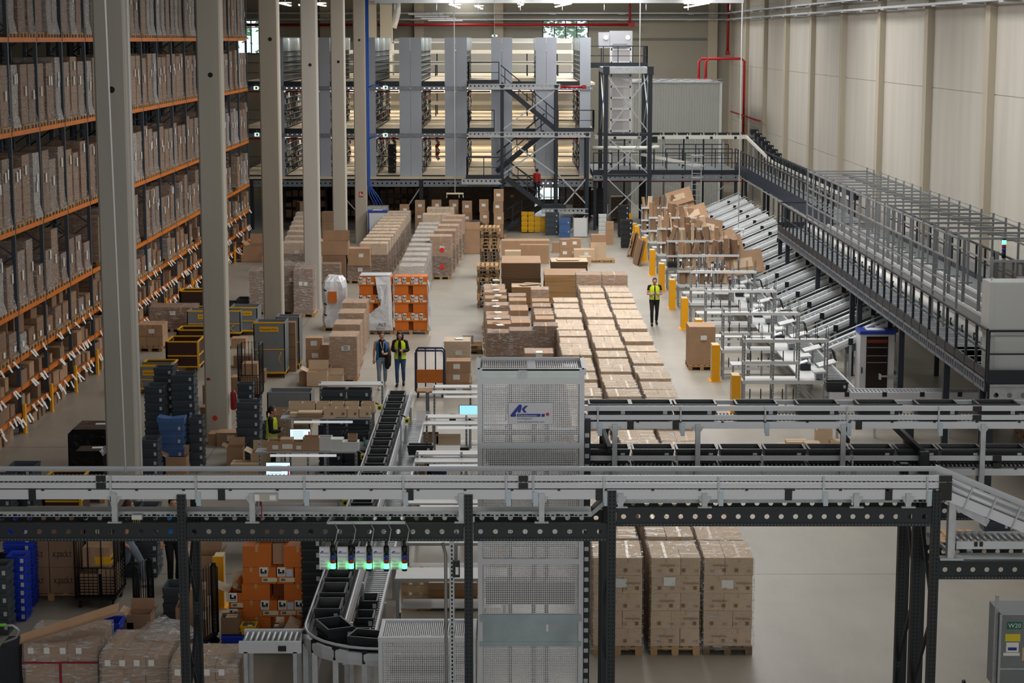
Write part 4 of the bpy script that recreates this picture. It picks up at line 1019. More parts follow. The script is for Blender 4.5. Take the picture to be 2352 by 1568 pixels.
for k in range(nst):
    y0 = Y0s[k]
    yellow_post(6.32, y0-.5, 'yellow guard post at %s' % WHERE(k))
    e = thing('packing_table', 'white U-shaped packing worktop of %s' % WHERE(k), 'table', (0, y0, 0))
    MB().box(8.25, 8.98, 0, 5.45, .87, .91).build('worktop', M_top, e); MB().box(6.55, 8.25, 0, .8, .87, .91).build('worktop', M_top, e); MB().box(6.55, 8.25, 2.75, 3.4, .87, .91).build('worktop', M_top, e)
    MB().box(6.55, 8.98, -.03, 0, .82, .92).build('edge_profile', M_white, e)
    for xx in (6.6, 7.8, 8.9): MB().box(xx-.03, xx+.03, .0, .06, 0, .87).build('leg', M_rackp, e); MB().box(xx-.03, xx+.03, 2.8, 2.86, 0, .87).build('leg', M_rackp, e)
    MB().bar((8.85, .05, .1), (8.2, .05, .8), .04).build('brace', M_rackp, e); MB().box(6.6, 8.9, .02, .06, .12, .16).build('foot_rail', M_rackp, e)
    MB().box(6.6, 8.2, .4, .7, .25, .27).build('lower_shelf', mat('shelf_dark', (70, 72, 76), .5), e)
    r = thing('packing_rack', 'silver shelf rack with wire dividers at %s' % WHERE(k), 'shelf rack', (0, y0+.05, 0))
    hp, ho = rack_post(2.2)
    for xx in (6.6, 7.42, 8.15, 8.95):
        for yy in (0, .45):
            o = ob('rack_post', hp, r, (xx, yy, 0))
            if yy == 0 and k < 5: ob('post_holes', ho, o)['kind'] = 'stuff'
    for q, (zz, xe) in enumerate(((.32, 8.15), (1.42, 8.15), (2.05, 8.95))):
        MB().box(6.55, xe+.03, -.035, .0, zz-.045, zz+.045).build('shelf_bar', M_white, r)
        if q: MB().box(6.58, xe, .0, .45, zz-.01, zz+.012).build('shelf_plate', M_top, r)
        if k < 6:
            for i in range((5, 5, 8)[q]): ob('wire_divider', hoop if q == 2 else hoop2, r, (6.8+.31*i, .22, zz+.01))
    # chute-end gear: tilted tray, scale plate, scanner tray
    for d in (1.0, 3.75):
        t = thing('catch_tray', 'white tilted catch tray with wire hoops at %s, %s chute' % (WHERE(k), 'first' if d < 2 else 'second'), 'tray', (9.1, y0+d, 1.2))
        MB().bx((0, 0, .06), (.55, .62, .03), ry=-.25).build('tray_plate', M_top, t)
        for i in range(5): MB().path([(.25, -.25+.12*i, .1), (.15, -.25+.12*i, .45), (-.2, -.25+.12*i, .42)], .009, 4).build('wire_hoop', M_wire, t)
        MB().bar((0, 0, -1.2), (0, 0, .04), .07).build('stand', M_rackp, t)
        t = thing('scale_plate', 'white scale plate on a stand at %s, %s chute' % (WHERE(k), 'first' if d < 2 else 'second'), 'scale', (8.75, y0+d-.75, 1.05))
        MB().bx((0, 0, .1), (.34, .6, .05), ry=-.1).build('plate', M_top, t); MB().bx((0, 0, -.02), (.2, .3, .16)).build('scale_base', M_beam_g, t); MB().bx((0, .0, -.12), (.06, .06, .05)).build('foot', M_rail, t)
        if d < 2:
            t = thing('label_printer', 'dark open label printer on worktop of %s' % WHERE(k), 'printer', (8.6, y0+1.9, .91))
            MB().bx((0, 0, .1), (.3, .34, .2)).build('housing', M_rail, t); MB().bx((-.05, 0, .22), (.26, .3, .04), ry=-.35).build('lid', M_alu, t); MB().bx((-.16, 0, .08), (.02, .2, .1)).build('paper_slot', M_black, t)
# blue topped control cabinet
def blue_cab(x, y, w, d, h, label, glass=True):
    e = thing('server_cabinet', label, 'cabinet', (x, y, 0))
    MB().box(-w/2, w/2, 0, d, 0.05, h-.1).build('body', mat('cabinet_white', (212, 214, 216), .4), e)
    MB().box(-w/2-.02, w/2+.02, -.03, d+.02, h-.1, h).build('blue_top', mat('cabinet_blue', (38, 66, 160), .4), e)
    MB().box(-w/2+.22, w/2-.26, .15, d-.2, h, h+.015).build('roof_plate', M_white, e)
    if glass: MB().box(-w/2+.18, w/2-.2, -.025, -.005, .08, h-.16).build('glass_door', mat('smoked_glass', (38, 26, 24), .08), e)
    else: MB().box(-w/2+.07, w/2-.07, -.03, -.005, .08, h-.16).build('door', MATS['cabinet_white'], e)
    MB().bx((-w/2+.06, -.02, h*.4), (.03, .03, .18)).build('handle', M_black, e); MB().box(-w/2, w/2, 0, d, 0, .05).build('plinth', M_black, e)
    if glass:
        for i, zz in enumerate((1.0, 1.2, 1.45, 1.6)): MB().box(-w/2+.2, w/2-.22, -.03, -.026, zz, zz+(.1 if i == 3 else .025)).build('device_row', mat('device_orange', (120, 44, 24), .5) if i == 3 else M_beam_g, e)
    else: MB().box(-w/2, -w/2+.05, -.035, -.02, .05, h-.1).build('blue_edge', MATS['cabinet_blue'], e); MB().box(w/2-.05, w/2, -.035, -.02, .05, h-.1).build('blue_edge', MATS['cabinet_blue'], e)
blue_cab(10.85, 57.2, 1.02, .8, 1.95, 'white control cabinet with blue top and smoked glass door under the catwalk')
x = V(867, 490, 100.6)[0]; blue_cab(x, 100.6, .98, .7, 1.75, 'white cabinet with blue frame by the farthest concrete column', False)
# ================================================================ foreground: tote conveyor bridges, frames, lift tower
M_prof = mat('profile_aluminium', (204, 207, 212), .4, .15)
M_holeb = mat('dark_hole', (14, 15, 17), .8)
def rail_prof(r=.03): return [(-r, -r), (r, -r), (r*1.3, -r*.4), (r*1.3, r*.4), (r, r), (-r, r)]
def channel(pts, hgt=.15, th=.035):      # rounded side channel
    return MB().sweep([(-th, -hgt/2), (th*.6, -hgt/2), (th*1.15, -hgt*.33), (th*1.25, 0), (th*1.15, hgt*.33), (th*.6, hgt/2), (-th, hgt/2)], pts)
M_chain = mat('chain_roller', (92, 92, 100), .5, .2)
def tote_line(name, label, pts, y0, width, z_bed, zu, zl, zp, hp, far_z, legs, legs_z, joint_px=(), tie=True):
    """conveyor running along X in front of the camera; heights are absolute"""
    e = thing(name, label, 'conveyor', (0, y0, 0))
    x0, x1 = pts
    channel([(x1, 0, zp), (x0, 0, zp)], hp).build('side_channel', M_prof, e)
    channel([(x0, width, zp), (x1, width, zp)], hp).build('side_channel', M_prof, e)
    for z in (zu, zl):
        if z is None: continue
        MB().box(x0, x1, -.02, .02, z-.036, z-.004).box(x0, x1, -.014, .014, z-.004, z+.004).box(x0, x1, -.02, .02, z+.004, z+.034).build('guide_rail', M_prof, e)
    for z in ([far_z] if far_z else []): MB().box(x0, x1, width-.02, width+.02, z-.03, z+.03).build('far_guide_rail', M_prof, e)
    MB().box(x0, x1, .05, width-.05, z_bed-.03, z_bed-.015).build('bed_plate', mat('bed_dark', (70, 72, 76), .5), e)
    rl = MB().tube((0, .04, z_bed), (0, width-.04, z_bed), .024, 7).mesh('roller', M_steel)
    n = min(99, int((x1-x0)/.09))
    o = MB()
    for i in range(int((x1-x0)/.06)):
        x = x0+.05+.06*i; o.tube((x, .04, z_bed), (x, width-.04, z_bed), .016, 6)
    o = o.build('roller_row', mat('roller_grey', (120, 122, 126), .4, .3), e); o['kind'] = 'stuff'
    b = MB()
    for i in range(int((x1-x0)/.05)): b.bx((x0+.02+.05*i, width-.05, z_bed+.03), (.028, .03, .045), 0, 0, .5)
    o = b.build('drive_chain', M_chain, e); o['kind'] = 'stuff'
    i = 0; x = x0+.75
    while x < x1:
        MB().bx((x, -.045, zp+hp/2+.0), (.035, .02, .02)).build('sensor_clip', M_black, e); x += .6
    for x in legs:
        leg_to = legs_z(x) if callable(legs_z) else legs_z
        MB().box(x-.035, x+.035, -.07, -.0, leg_to, zp+.02).build('leg', M_steel, e)
        MB().box(x-.09, x+.09, -.09, -.03, leg_to, leg_to+.015).build('foot', M_steel, e)
        for s in (-1, 1): MB().add([(x+s*.035, -.05, zp-hp*.2), (x+s*.09, -.05, zp-hp*.2), (x+s*.035, -.05, zp-hp*1.0)], [(0, 1, 2)]).build('gusset', M_steel, e)
    for x in joint_px: MB().box(x-.045, x+.045, -.055, -.02, zp-hp/2-.01, zp+hp/2+.015).build('joint_cover', M_black, e)
    return e
def rail_clamps(e, xs, zs, dark=()):
    for x in xs:
        MB().box(x-.012, x+.012, -.05, -.035, zs[-1]-.22, zs[0]+.03).build('rail_bracket', M_steel, e)
        MB().box(x-.0, x+.06, -.06, -.035, zs[-1]-.26, zs[-1]-.08).build('bracket_foot', mat('bracket_blue_grey', (170, 184, 192), .35, .5), e)
    for x in dark:
        for z in zs: MB().box(x-.06, x+.06, -.05, -.02, z-.035, z+.035).build('rail_joint', M_black, e)
X24 = lambda px: V(px, 1130, 24.4)[0]
legsA = [X24(p) for p in (264, 580, 1060, 1244, 1425, 1618, 1966, 2085)]
A = tote_line('tote_conveyor', 'long empty tote conveyor crossing the whole foreground', (-6.75, X24(2166)), 24.4, .52, 4.84, 4.955, 4.86, 4.745, .125, 4.96, legsA, lambda x: 4.38 if x < X24(1400) else 4.58, [X24(p) for p in (76, 510, 942, 1376, 1810, 2040)])
rail_clamps(A, [X24(p) for p in (256, 452, 700, 927, 1163, 1225, 1387, 1650, 1890, 2128)], (4.955, 4.86), [X24(1202), X24(234)])
x = X24(612); MB().bx((x, -.07, 4.72), (.3, .05, .1)).build('control_unit', mat('unit_grey', (176, 176, 168), .4), A); MB().bx((x-.11, -.1, 4.72), (.06, .01, .08)).build('unit_label', M_paper, A); MB().bx((x+.09, -.1, 4.72), (.08, .01, .06)).build('unit_label', M_paper, A)
MB().path([(x-.06, -.06, 4.67), (x-.06, -.05, 4.45), (x-.1, .0, 4.4)], .008, 5).build('unit_cable', M_red, A)
# descending end piece at the right
e = thing('descending_conveyor', 'descending end of the foreground conveyor at the picture edge', 'conveyor', (X24(2166), 24.4, 0))
D = Vector((1.25, 0, -.52))
for yy in (0, .52): channel([(D.x, yy, 4.745+D.z), (0, yy, 4.745)] if yy == 0 else [(0, yy, 4.745), (D.x, yy, 4.745+D.z)], .125).build('side_channel', M_prof, e)
for z in (4.955, 4.86): MB().path([(0, 0, z), (D.x, 0, z+D.z)], .03, 8).build('guide_rail', M_prof, e)
MB().bar((0, .52, 4.98), (D.x, .52, 4.98+D.z), .03, .08).build('far_guide_rail', M_prof, e); MB().bar((0, .52, 4.86), (D.x, .52, 4.86+D.z), .02, .12).build('far_side_plate', M_prof, e)
MB().bar((0, .26, 4.8), (D.x, .26, 4.8+D.z), .42, .02).build('belt', MATS['bed_dark'], e)
for t in (0.02, ):
    for z, h in ((4.955, .06), (4.86, .06), (4.745, .13)): MB().bx((.02, -.03, z), (.16, .05, h+.02)).build('rail_joint', M_black, e)
for t in (.25, .5, .75):
    MB().bx((D.x*t, -.05, 4.83+D.z*t), (.02, .02, .3), 0, 0, .38).build('rail_bracket', M_steel, e)
MB().box(.08, .16, -.03, .05, 3.9, 4.72).build('leg', M_steel, e); MB().box(-.02, .28, -.06, .1, 3.88, 3.91).build('foot', M_steel, e)
MB().bar((.1, .1, 4.75), (.1, 1.2, 4.2), .04).build('brace', M_steel, e); MB().bar((.05, .05, 4.66), (.6, .05, 4.35), .05, .1).build('side_plate', M_steel, e)
# dark holed support frames
M_hdark = mat('frame_dark', (38, 42, 46), .45, .25, var=.05, scale=3)
def holed_beam(e, x0, x1, y, zt, zb, pitch=.179, nm='holed_beam'):
    b = MB(); b.holed(x0, x1, zb+.045, zt-.035, y, .012, pitch, .033)
    b.box(x0, x1, y-.012, y+.05, zt-.035, zt); b.box(x0, x1, y-.014, y+.05, zb+.0, zb+.045)
    b.build(nm, M_hdark, e)
    d = MB(); x = x0+.1
    while x < x1: d.box(x-.005, x+.005, y-.016, y-.013, zb+.017, zb+.027); x += .043
    o = d.build('bolt_holes', mat('hole_light', (150, 150, 150), .6), e); o['kind'] = 'stuff'
def post(e, x, y, z1, w=.11, holes=True):
    MB().box(x-w/2, x+w/2, y-w/2, y+w/2, 0, z1).build('post', M_hdark, e)
    if holes:
        for s in (-.024, .024):
            d = MB(); z = 1.5
            while z < z1: d.box(x+s-.007, x+s+.007, y-w/2-.003, y-w/2, z, z+.022); z += .052
            o = d.build('post_holes', M_holeb, e); o['kind'] = 'stuff'
e = thing('conveyor_trestle', 'dark holed steel frame carrying the foreground conveyor over the packing area', 'steel frame', (0, 0, 0))
xl, xm, xr = X24(418), X24(1076), X24(1405)
for a, c in ((-6.9, xl-.06), (xl+.06, xm-.06), (xm+.06, xr-.06)):
    holed_beam(e, a, c, 24.345, 4.375, 4.14)
    holed_beam(e, a, c, 25.35, 4.305, 4.07)
holed_beam(e, xr+.06, X24(2140), 24.345, 4.575, 4.335); holed_beam(e, xr+.06, X24(2140), 25.35, 4.505, 4.27)
for x in (xl, xm, xr): post(e, x, 24.36, 4.8 if x > 0 else 4.75)
post(e, xl+.005, 25.35, 4.7); post(e, xr-.01, 25.35, 4.7, holes=False)
for x, z0 in ((xl, .4), (xl, 1.7), (xl, 3.0), (xr, 2.2)): MB().bar((x, 24.36, z0), (x, 25.35, z0+1.2), .05, .04, (1, 0, 0)).build('lattice_bar', M_hdark, e); MB().bar((x, 25.35, z0+.02), (x, 24.36, z0+1.22), .04, .04, (1, 0, 0)).build('lattice_bar', M_hdark, e)
for x in (-6, -3.2, -2, 0): MB().bar((x, 24.4, 4.3), (x+.3, 25.35, 4.1), .05).build('cross_tie', M_hdark, e)
e2 = thing('conveyor_trestle', 'dark lattice trestle of three posts under the right end of the foreground conveyor', 'steel frame', (0, 0, 0))
xp = X24(2150)
post(e2, xp, 24.38, 4.8); post(e2, xp+.0, 25.45, 4.75, .13); post(e2, xp+.0, 26.45, 4.7, .11)
for y0, y1 in ((24.38, 25.45), (25.45, 26.45)):
    for i in range(3):
        a, c = (y0, y1) if i % 2 == 0 else (y1, y0); z = .5+1.35*i; MB().bar((xp, a, z), (xp, c, z+1.3), .06, .04, (1, 0, 0)).build('lattice_bar', M_hdark, e2)
holed_beam(e2, xp+.06, xp+1.5, 24.4, 3.86, 3.62); holed_beam(e2, xp+.06, xp+.85, 25.45, 4.38, 4.14); holed_beam(e2, xp+.06, xp+1.5, 25.3, 3.86, 3.62)
# cable trays of the bridge
M_tray = mat('tray_galvanised', (176, 182, 184), .4, .2, var=.08, scale=8)
e = thing('cable_tray', 'slotted galvanised cable tray running under the foreground conveyor', 'cable tray', (0, 0, 0))
T0 = X24(1360); T1 = X24(1395); T2 = X24(2150)
tp = [(-6.8, 24.72, 4.43), (T0, 24.72, 4.43), (T1, 24.72, 4.62), (T2, 24.72, 4.62)]
b = MB(); b.sweep([(-.14, -.03), (.14, -.03), (.14, .035), (.13, .035), (.13, -.02), (-.13, -.02), (-.13, .035), (-.14, .035)], tp); b.build('tray_channel', M_tray, e)
MB().box(-6.8, T0, 24.59, 24.86, 4.462, 4.468).build('tray_lid', M_tray, e); MB().box(T1, T2, 24.59, 24.86, 4.652, 4.658).build('tray_lid', M_tray, e)
d = MB(); x = -6.75
while x < T2-.1:
    if not (T0-.05 < x < T1+.05):
        z = 4.43 if x < T0 else 4.62
        d.box(x, x+.035, 24.575, 24.578, z-.018, z-.002) if int((x+7)/.06) % 3 else d.box(x, x+.05, 24.575, 24.578, z-.02, z+.006)
    x += .06
o = d.build('tray_slots', M_holeb, e); o['kind'] = 'stuff'
for k, x in enumerate((X24(30), X24(300))):
    pass
e = thing('junction_box', 'small white junction box with yellow cables on the foreground cable tray', 'box', (X24(310), 24.5, 4.38))
MB().bx((0, 0, .04), (.13, .08, .06)).build('box_body', M_white, e)
for i in range(4): MB().path([(-.04+.025*i, -.03, .02), (-.05+.03*i, -.05, -.06), (-.02+.02*i, -.02, -.08), (0.02, 0, .0)], .006, 5).build('yellow_cable', mat('cable_yellow', (170, 150, 40), .5), e)
# signal towers with notice plates hanging from the beam
M_sign = mat('sign_plate', (214, 214, 222), .5); M_logo = mat('logo_blue', (42, 54, 150), .5); M_logr = mat('logo_red', (196, 36, 60), .5)
def ak_logo(e, x, y, z, w, small=False):
    """blue emblem and word on a plate of width w, lower left corner of emblem at x, z (facing -y)"""
    k = w/6.5
    def poly(pts, m, nm):
        b = MB(); n = len(pts); b.add([(x+p[0]*k, y, z+p[1]*k) for p in pts]+[(x+p[0]*k, y-.003, z+p[1]*k) for p in pts], [tuple(range(n)), tuple(range(n, 2*n))[::-1]]+[(i, (i+1) % n, n+(i+1) % n, n+i) for i in range(n)]); b.build(nm, m, e)
    poly([(0, .12), (.12, 0), (.84, 0), (.9, .45), (.75, .45), (1.2, 1.0), (1.1, .65), (1.55, .65), (1.78, 1.6), (1.72, 1.8), (1.55, 1.9), (1.35, 1.86), (1.1, 1.6), (.1, .35)], M_logo, 'emblem')
    poly([(1.75, 1.2), (2.25, 1.7), (2.7, 1.7), (2.15, 1.15), (2.5, .65), (2.05, .65)], M_logo, 'emblem')
    poly([(1.0, 0), (4.55, 0), (4.65, .45), (1.08, .45)], M_logo, 'word_band')
    poly([(4.7, 0), (5.2, 0), (5.3, .45), (4.8, .45)], M_logo, 'square'); poly([(5.55, .08), (5.95, .25), (5.8, .7), (5.4, .5)], M_logr, 'square')
    t = ob('word', text_mesh('Klinkhammer', .48*k*1.0, M_sign, .001, shear=.15), e, (x+1.16*k, y-.006, z+.06*k)); t.scale = (1.13, 1, 1)
    return k
xb = [-2.28, -2.05, -1.82, -1.6, -1.37]; codes = ['4HV00', '4HV01', '3HV02', '3HV01', '2HV01']
bar = thing('hanging_rail', 'grey slotted rail holding the five signal towers on the dark beam', 'rail', (0, 24.25, 4.4))
MB().box(-2.36, -1.36, -.02, .02, -.01, .02).build('rail_body', M_steel, bar); MB().bar((-2.36, 0, 0), (-2.3, .1, .08), .02).build('end_bend', M_steel, bar)
for i in range(5):
    e = beacon(xb[i], 24.12, 4.13, 'green glowing signal tower hanging under the beam, %s from the left' % nth(i), 'signal towers under the beam', 1.0, True)
    MB().path([(.02, .1, .27), (.06, .07, .2), (.04, .0, .08), (0, 0, 0)], .007, 5).build('cable', M_steel, e); MB().tube((0, 0, .07), (0, 0, -.02), .02, 8).build('mount', M_black, e)
    s = thing('notice_plate', 'white notice plate %s beside the %s hanging signal tower' % (codes[i], nth(i)), 'sign', (xb[i]-.1, 24.14, 3.97), 0, 'notice plates under the beam')
    MB().box(-.075, .06, 0, .004, -.15, .15).build('plate', M_sign, s); MB().box(-.075, .06, -.004, .006, .13, .15).build('clip_strip', M_steel, s)
    ak_logo(s, -.065, -.002, .06, .12)
    for z, t, sz in ((.01, 'MFR-Steuerung', .017), (-.045, 'Störung', .016), (-.09, 'Störung quitt', .016)): ob('text_line', text_mesh(t, sz, mat('text_grey', (120, 122, 140), .6), .0005), s, (-.06, -.002, z))
    ob('code_text', text_mesh(codes[i], .03, M_ink, .0005), s, (-.06, -.002, -.14)); MB().box(-.06, .03, -.003, -.001, -.145, -.142).build('underline', M_ink, s)
# double tote conveyor right of the tower
X27 = lambda px: V(px, 950, 27.15)[0]
B1 = tote_line('tote_conveyor', 'upper tote conveyor carrying black totes, right of the mesh tower', (1.03, 7.6), 27.15, .52, 5.12, 5.34, 5.21, 5.1, .1, 5.33, [X27(1412), X27(1603), X27(1937), X27(2258)], 4.1, [X27(p) for p in (1448, 1552, 1972)])
rail_clamps(B1, [X27(p) for p in (1373, 1563, 1757, 1945, 2155)], (5.34, 5.21), [X27(2243)])
B2 = tote_line('tote_conveyor', 'lower tote conveyor packed with black totes, right of the mesh tower', (1.03, 7.6), 27.25, .52, 4.48, 4.6, None, 4.4, .1, None, [X27(1395), X27(2120)], 0, [])
rail_clamps(B2, [X27(p) for p in (1558, 1754, 1963)], (4.6, 4.5), [X27(2297)])
for k, p in enumerate((1350, 1447, 1549, 1690, 1831, 1970, 2108, 2247)): crate(X27(p)+.31, 27.41, 5.145, .6, .4, .24, 'black tote on the upper conveyor by the mesh tower, %s from the tower' % nth(k), M_bin, 'totes on the upper conveyor')
for k in range(11): crate(1.39+.63*k, 27.5, 4.505, .6, .4, .21, 'black tote on the lower conveyor by the mesh tower, %s from the tower' % nth(k), M_bin, 'totes on the lower conveyor')
e = thing('conveyor_trestle', 'dark posts and ties behind the double tote conveyor', 'steel frame', (0, 0, 0))
for x, y in ((X27(1395), 28.1), (X27(2120), 28.1), (X27(2120), 27.0)): post(e, x, y, 5.0 if y > 28 else 4.75, .13, False)
MB().bar((X27(2086), 28.1, 4.9), (X27(2120), 27.0, 4.7), .06, .1).build('tie_bar', M_hdark, e); MB().bar((X27(1388), 28.1, 4.9), (X27(1400), 27.1, 4.75), .06, .1).build('tie_bar', M_hdark, e); MB().bar((X27(1940), 27.7, 4.95), (X27(1952), 27.2, 4.85), .04, .06).build('tie_bar', M_hdark, e)
# mesh lift tower
M_mesh = perforated('perforated_sheet', (224, 224, 226), .027, .68, .3, .4)
M_slot = perforated('slotted_sheet', (205, 207, 209), .03, .6, .3, .4)
e = thing('tote_lift_tower', 'tall lift tower of perforated sheet with blue lettered sign', 'lift', (-.48, 26.9, 0))
W_, D_, H_ = 1.49, 1.0, 5.94
for x in (.03, W_-.03):
    for y in (.03, D_-.03): MB().box(x-.035, x+.035, y-.035, y+.035, 0, H_).build('corner_post', M_prof, e)
lv = [(.05, 1.98), (2.36, 3.13), (3.22, 4.83), (4.88, 5.75)]
for a, c in lv:
    MB().box(.07, W_-.07, .02, .03, a, c).build('front_sheet', M_mesh, e); MB().box(.07, W_-.07, D_-.03, D_-.02, a, c).build('rear_sheet', M_mesh, e)
    MB().box(.02, .03, .07, D_-.07, a, c).build('side_sheet', M_mesh, e); MB().box(W_-.03, W_-.02, .07, D_-.07, a, c).build('side_sheet', M_mesh, e)
for z in (.03, 3.17, 4.855, 5.775):
    for y in (.03, D_-.03): MB().box(-.002, W_+.002, y-.038, y+.032, z-.04, z+.04).build('cross_bar', M_prof, e)
M_zinc = mat('zinc_plate', (158, 172, 176), .35, .55, var=.12, scale=3)
MB().box(.07, W_-.07, -.01, .03, 2.0, 2.32).build('zinc_plate', M_zinc, e); MB().box(.02, W_-.02, -.03, .06, 2.3, 2.4).build('zinc_ledge', M_zinc, e); MB().box(.02, W_-.02, -.03, .06, 1.93, 2.0).build('zinc_ledge', M_zinc, e)
MB().bx((W_*.66, -.013, 2.2), (.03, .005, .1)).build('paper_note', M_paper, e)
MB().box(.05, W_-.05, .0, .03, 5.8, 5.94).build('header_plate', mat('zinc_pale', (186, 198, 196), .4, .4, var=.06), e); MB().bx((W_*.42, -.01, 5.87), (.12, .03, .12)).build('header_bracket', M_steel, e); MB().tube((W_*.42, -.05, 5.88), (W_*.42, 0, 5.88), .03, 10).build('bolt', M_steel, e)
for x in (.0, W_): MB().box(x-.03, x+.03, 0, D_, 5.86, 5.95).build('top_bar', M_prof, e)
MB().box(0, W_, D_-.05, D_, 5.86, 5.95).build('top_bar', M_prof, e); MB().box(0, W_, 0, .05, 5.92, 5.95).build('top_bar', M_prof, e)
b = MB()
for i in range(46):
    x = .06+(W_-.12)*i/46; b.box(x, x+.016, .04, D_-.04, 5.88, 5.91)
b.box(W_*.47, W_*.54, .04, D_-.04, 5.885, 5.915); b.build('grille_top', M_prof, e)
for x in (.45, .8, .98): MB().box(x-.03, x+.03, .75, .8, .1, 5.6).build('inner_mast', M_beam_g, e)
MB().box(.1, W_-.1, .3, .8, 4.55, 4.7).build('lift_carriage', M_beam_g, e); MB().box(.1, W_-.1, .4, .75, 2.42, 2.75).build('lift_carriage', M_hdark, e); MB().tube((.15, .2, 4.55), (W_-.15, .2, 4.55), .04, 8).build('drive_shaft', M_beam_g, e)
s = MB().box(.43, 1.05, -.025, -.01, 5.16, 5.47).build('sign_plate', M_sign, e); s['label'] = 'white sign with blue and red lettering'
k = ak_logo(e, .455, -.027, 5.27, .60)
ob('sign_text', text_mesh('Intralogistics', .042, mat('text_dark_grey', (90, 92, 110), .6), .001), e, (.455+1.05*k, -.027, 5.232)); ob('sign_text', text_mesh('www.klinkhammer.com', .04, MATS['text_dark_grey'], .001), e, (.455+1.05*k, -.027, 5.185))
MB().box(W_, W_+.1, .1, .2, .3, 5.2).build('cable_duct', M_hdark, e)
d = MB()
for i in range(30): d.box(W_+.02, W_+.08, .095, .1, .6+.15*i, .66+.15*i)
o = d.build('duct_slots', M_steel, e); o['kind'] = 'stuff'
# low mesh enclosure left of the tower
e = thing('conveyor_enclosure', 'low perforated enclosure with ribbed top at foot of the tower', 'enclosure', (-1.92, 27.0, 0))
W2, D2, H2 = 1.4, .92, 2.0
for x in (.03, W2-.03):
    for y in (.03, D2-.03): MB().box(x-.03, x+.03, y-.03, y+.03, 0, H2).build('corner_post', M_prof, e)
for y in (.03, D2-.03): MB().box(-.003, W2+.003, y-.034, y+.028, H2-.04, H2+.023).build('top_bar', M_prof, e)
for x in (.03, W2-.03): MB().box(x-.03, x+.03, 0, D2, H2-.04, H2+.02).build('top_bar', M_prof, e)
MB().box(.06, W2-.06, .02, .03, .05, H2-.05).build('front_sheet', M_mesh, e); MB().box(.06, W2-.06, D2-.03, D2-.02, .05, H2-.05).build('rear_sheet', M_mesh, e); MB().box(.02, .03, .06, D2-.06, .05, 1.1).build('side_sheet', M_mesh, e)
b = MB()
for i in range(44): x = .07+(W2-.14)*i/44; b.box(x, x+.016, .05, D2-.05, H2-.02, H2)
b.build('grille_top', M_prof, e); MB().box(.15, 1.0, .3, .6, .9, 1.5).build('drive_box', M_hdark, e); MB().box(.1, W2, .2, .7, 1.3, 1.4).build('inner_bed', M_steel, e)
e = thing('perforated_strut', 'thin perforated strut and cables standing before the low enclosure', 'post', (X24(1036), 24.6, 0))
MB().box(-.03, .03, -.03, .03, 0, 4.15).build('strut', M_steel, e); MB().path([(-.08, -.02, 0), (-.08, -.02, 3.9), (-.12, 0, 4.05)], .022, 6).build('conduit', mat('conduit_grey', (140, 136, 134), .5), e)
d = MB()
for i in range(70): d.box(-.01, .01, -.034, -.03, .2+.055*i, .23+.055*i)
o = d.build('strut_holes', M_holeb, e); o['kind'] = 'stuff'
MB().bx((.06, -.06, 3.72), (.09, .06, .22)).build('handset', M_black, e); MB().bx((.07, -.095, 3.7), (.04, .01, .1)).build('handset_keys', M_paper, e)
# packing tote line: long straight, then a curve into the enclosure
LX = -2.9; ZB = 1.42
e = thing('packing_conveyor', 'tote conveyor running down the packing area and curving into the enclosure', 'conveyor', (0, 0, 0))
cen = (-1.95, 29.2)
def lane(off):
    r = .95+off; pts = [(LX-off, 49.6, ZB), (LX-off, 29.2, ZB)]
    for i in range(1, 9): t = PI/2*i/8; pts.append((cen[0]-r*math.cos(t), cen[1]-r*math.sin(t), ZB))
    pts.append((-.6, cen[1]-r, ZB)); return pts
for o_ in (-.3, .3):
    b = MB(); b.sweep([(-.03, -.13), (.03, -.13), (.045, -.04), (.045, .04), (.03, .06), (-.03, .06)], lane(o_)); b.build('side_channel', M_prof, e)
    MB().path([(x, y, z+.13) for x, y, z in lane(o_)], .022, 6).build('guide_rail', M_prof, e)
b = MB(); b.sweep([(-.27, -.02), (.27, -.02), (.27, .0), (-.27, .0)], lane(0)); b.build('belt', MATS['bed_dark'], e)
for i in range(9):
    for s in (-.33, .33): MB().box(LX+s-.035, LX+s+.035, 30+2.3*i, 30.07+2.3*i, 0, ZB-.1).build('leg', M_steel, e)
for i in (1, 3, 5, 7):
    p = lane(.3)[1+i]; MB().bx((p[0], p[1], ZB), (.08, .08, .2), -PI/2*i/8).build('rail_joint', M_black, e)
    MB().box(p[0]-.04, p[0]+.04, p[1]-.04, p[1]+.04, 0, ZB-.1).build('leg', M_steel, e)
y = 29.9; k = 0
while y < 49.3: crate(LX, y, ZB+.0, .42, .64, .26, 'black empty tote on the packing conveyor, %s from its curved end' % nth(k+2), M_bin, 'totes on the packing conveyor'); y += .885; k += 1
crate(-2.72, 28.85, ZB, .42, .62, .26, 'black empty tote turning in the conveyor curve', M_bin, 'totes on the packing conveyor', .42); crate(-2.12, 28.28, ZB, .42, .62, .26, 'black empty tote entering the low mesh enclosure', M_bin, 'totes on the packing conveyor', 1.3)
e = thing('return_conveyor', 'narrow aluminium return conveyor beside the packing conveyor', 'conveyor', (-2.44, 0, .85))
for s in (-.2, .2): MB().box(s-.02, s+.02, 29.5, 49, -.06, .06).build('side_channel', M_prof, e)
b = MB()
for i in range(150): b.box(-.2, .2, 29.6+.13*i, 29.66+.13*i, -.02, .03)
o = b.build('roller_row', M_steel, e); o['kind'] = 'stuff'
for i in range(7): MB().box(-.24, -.17, 30+2.9*i, 30.07+2.9*i, -.85, -.06).build('leg', M_steel, e); MB().box(.17, .24, 30+2.9*i, 30.07+2.9*i, -.85, -.06).build('leg', M_steel, e)
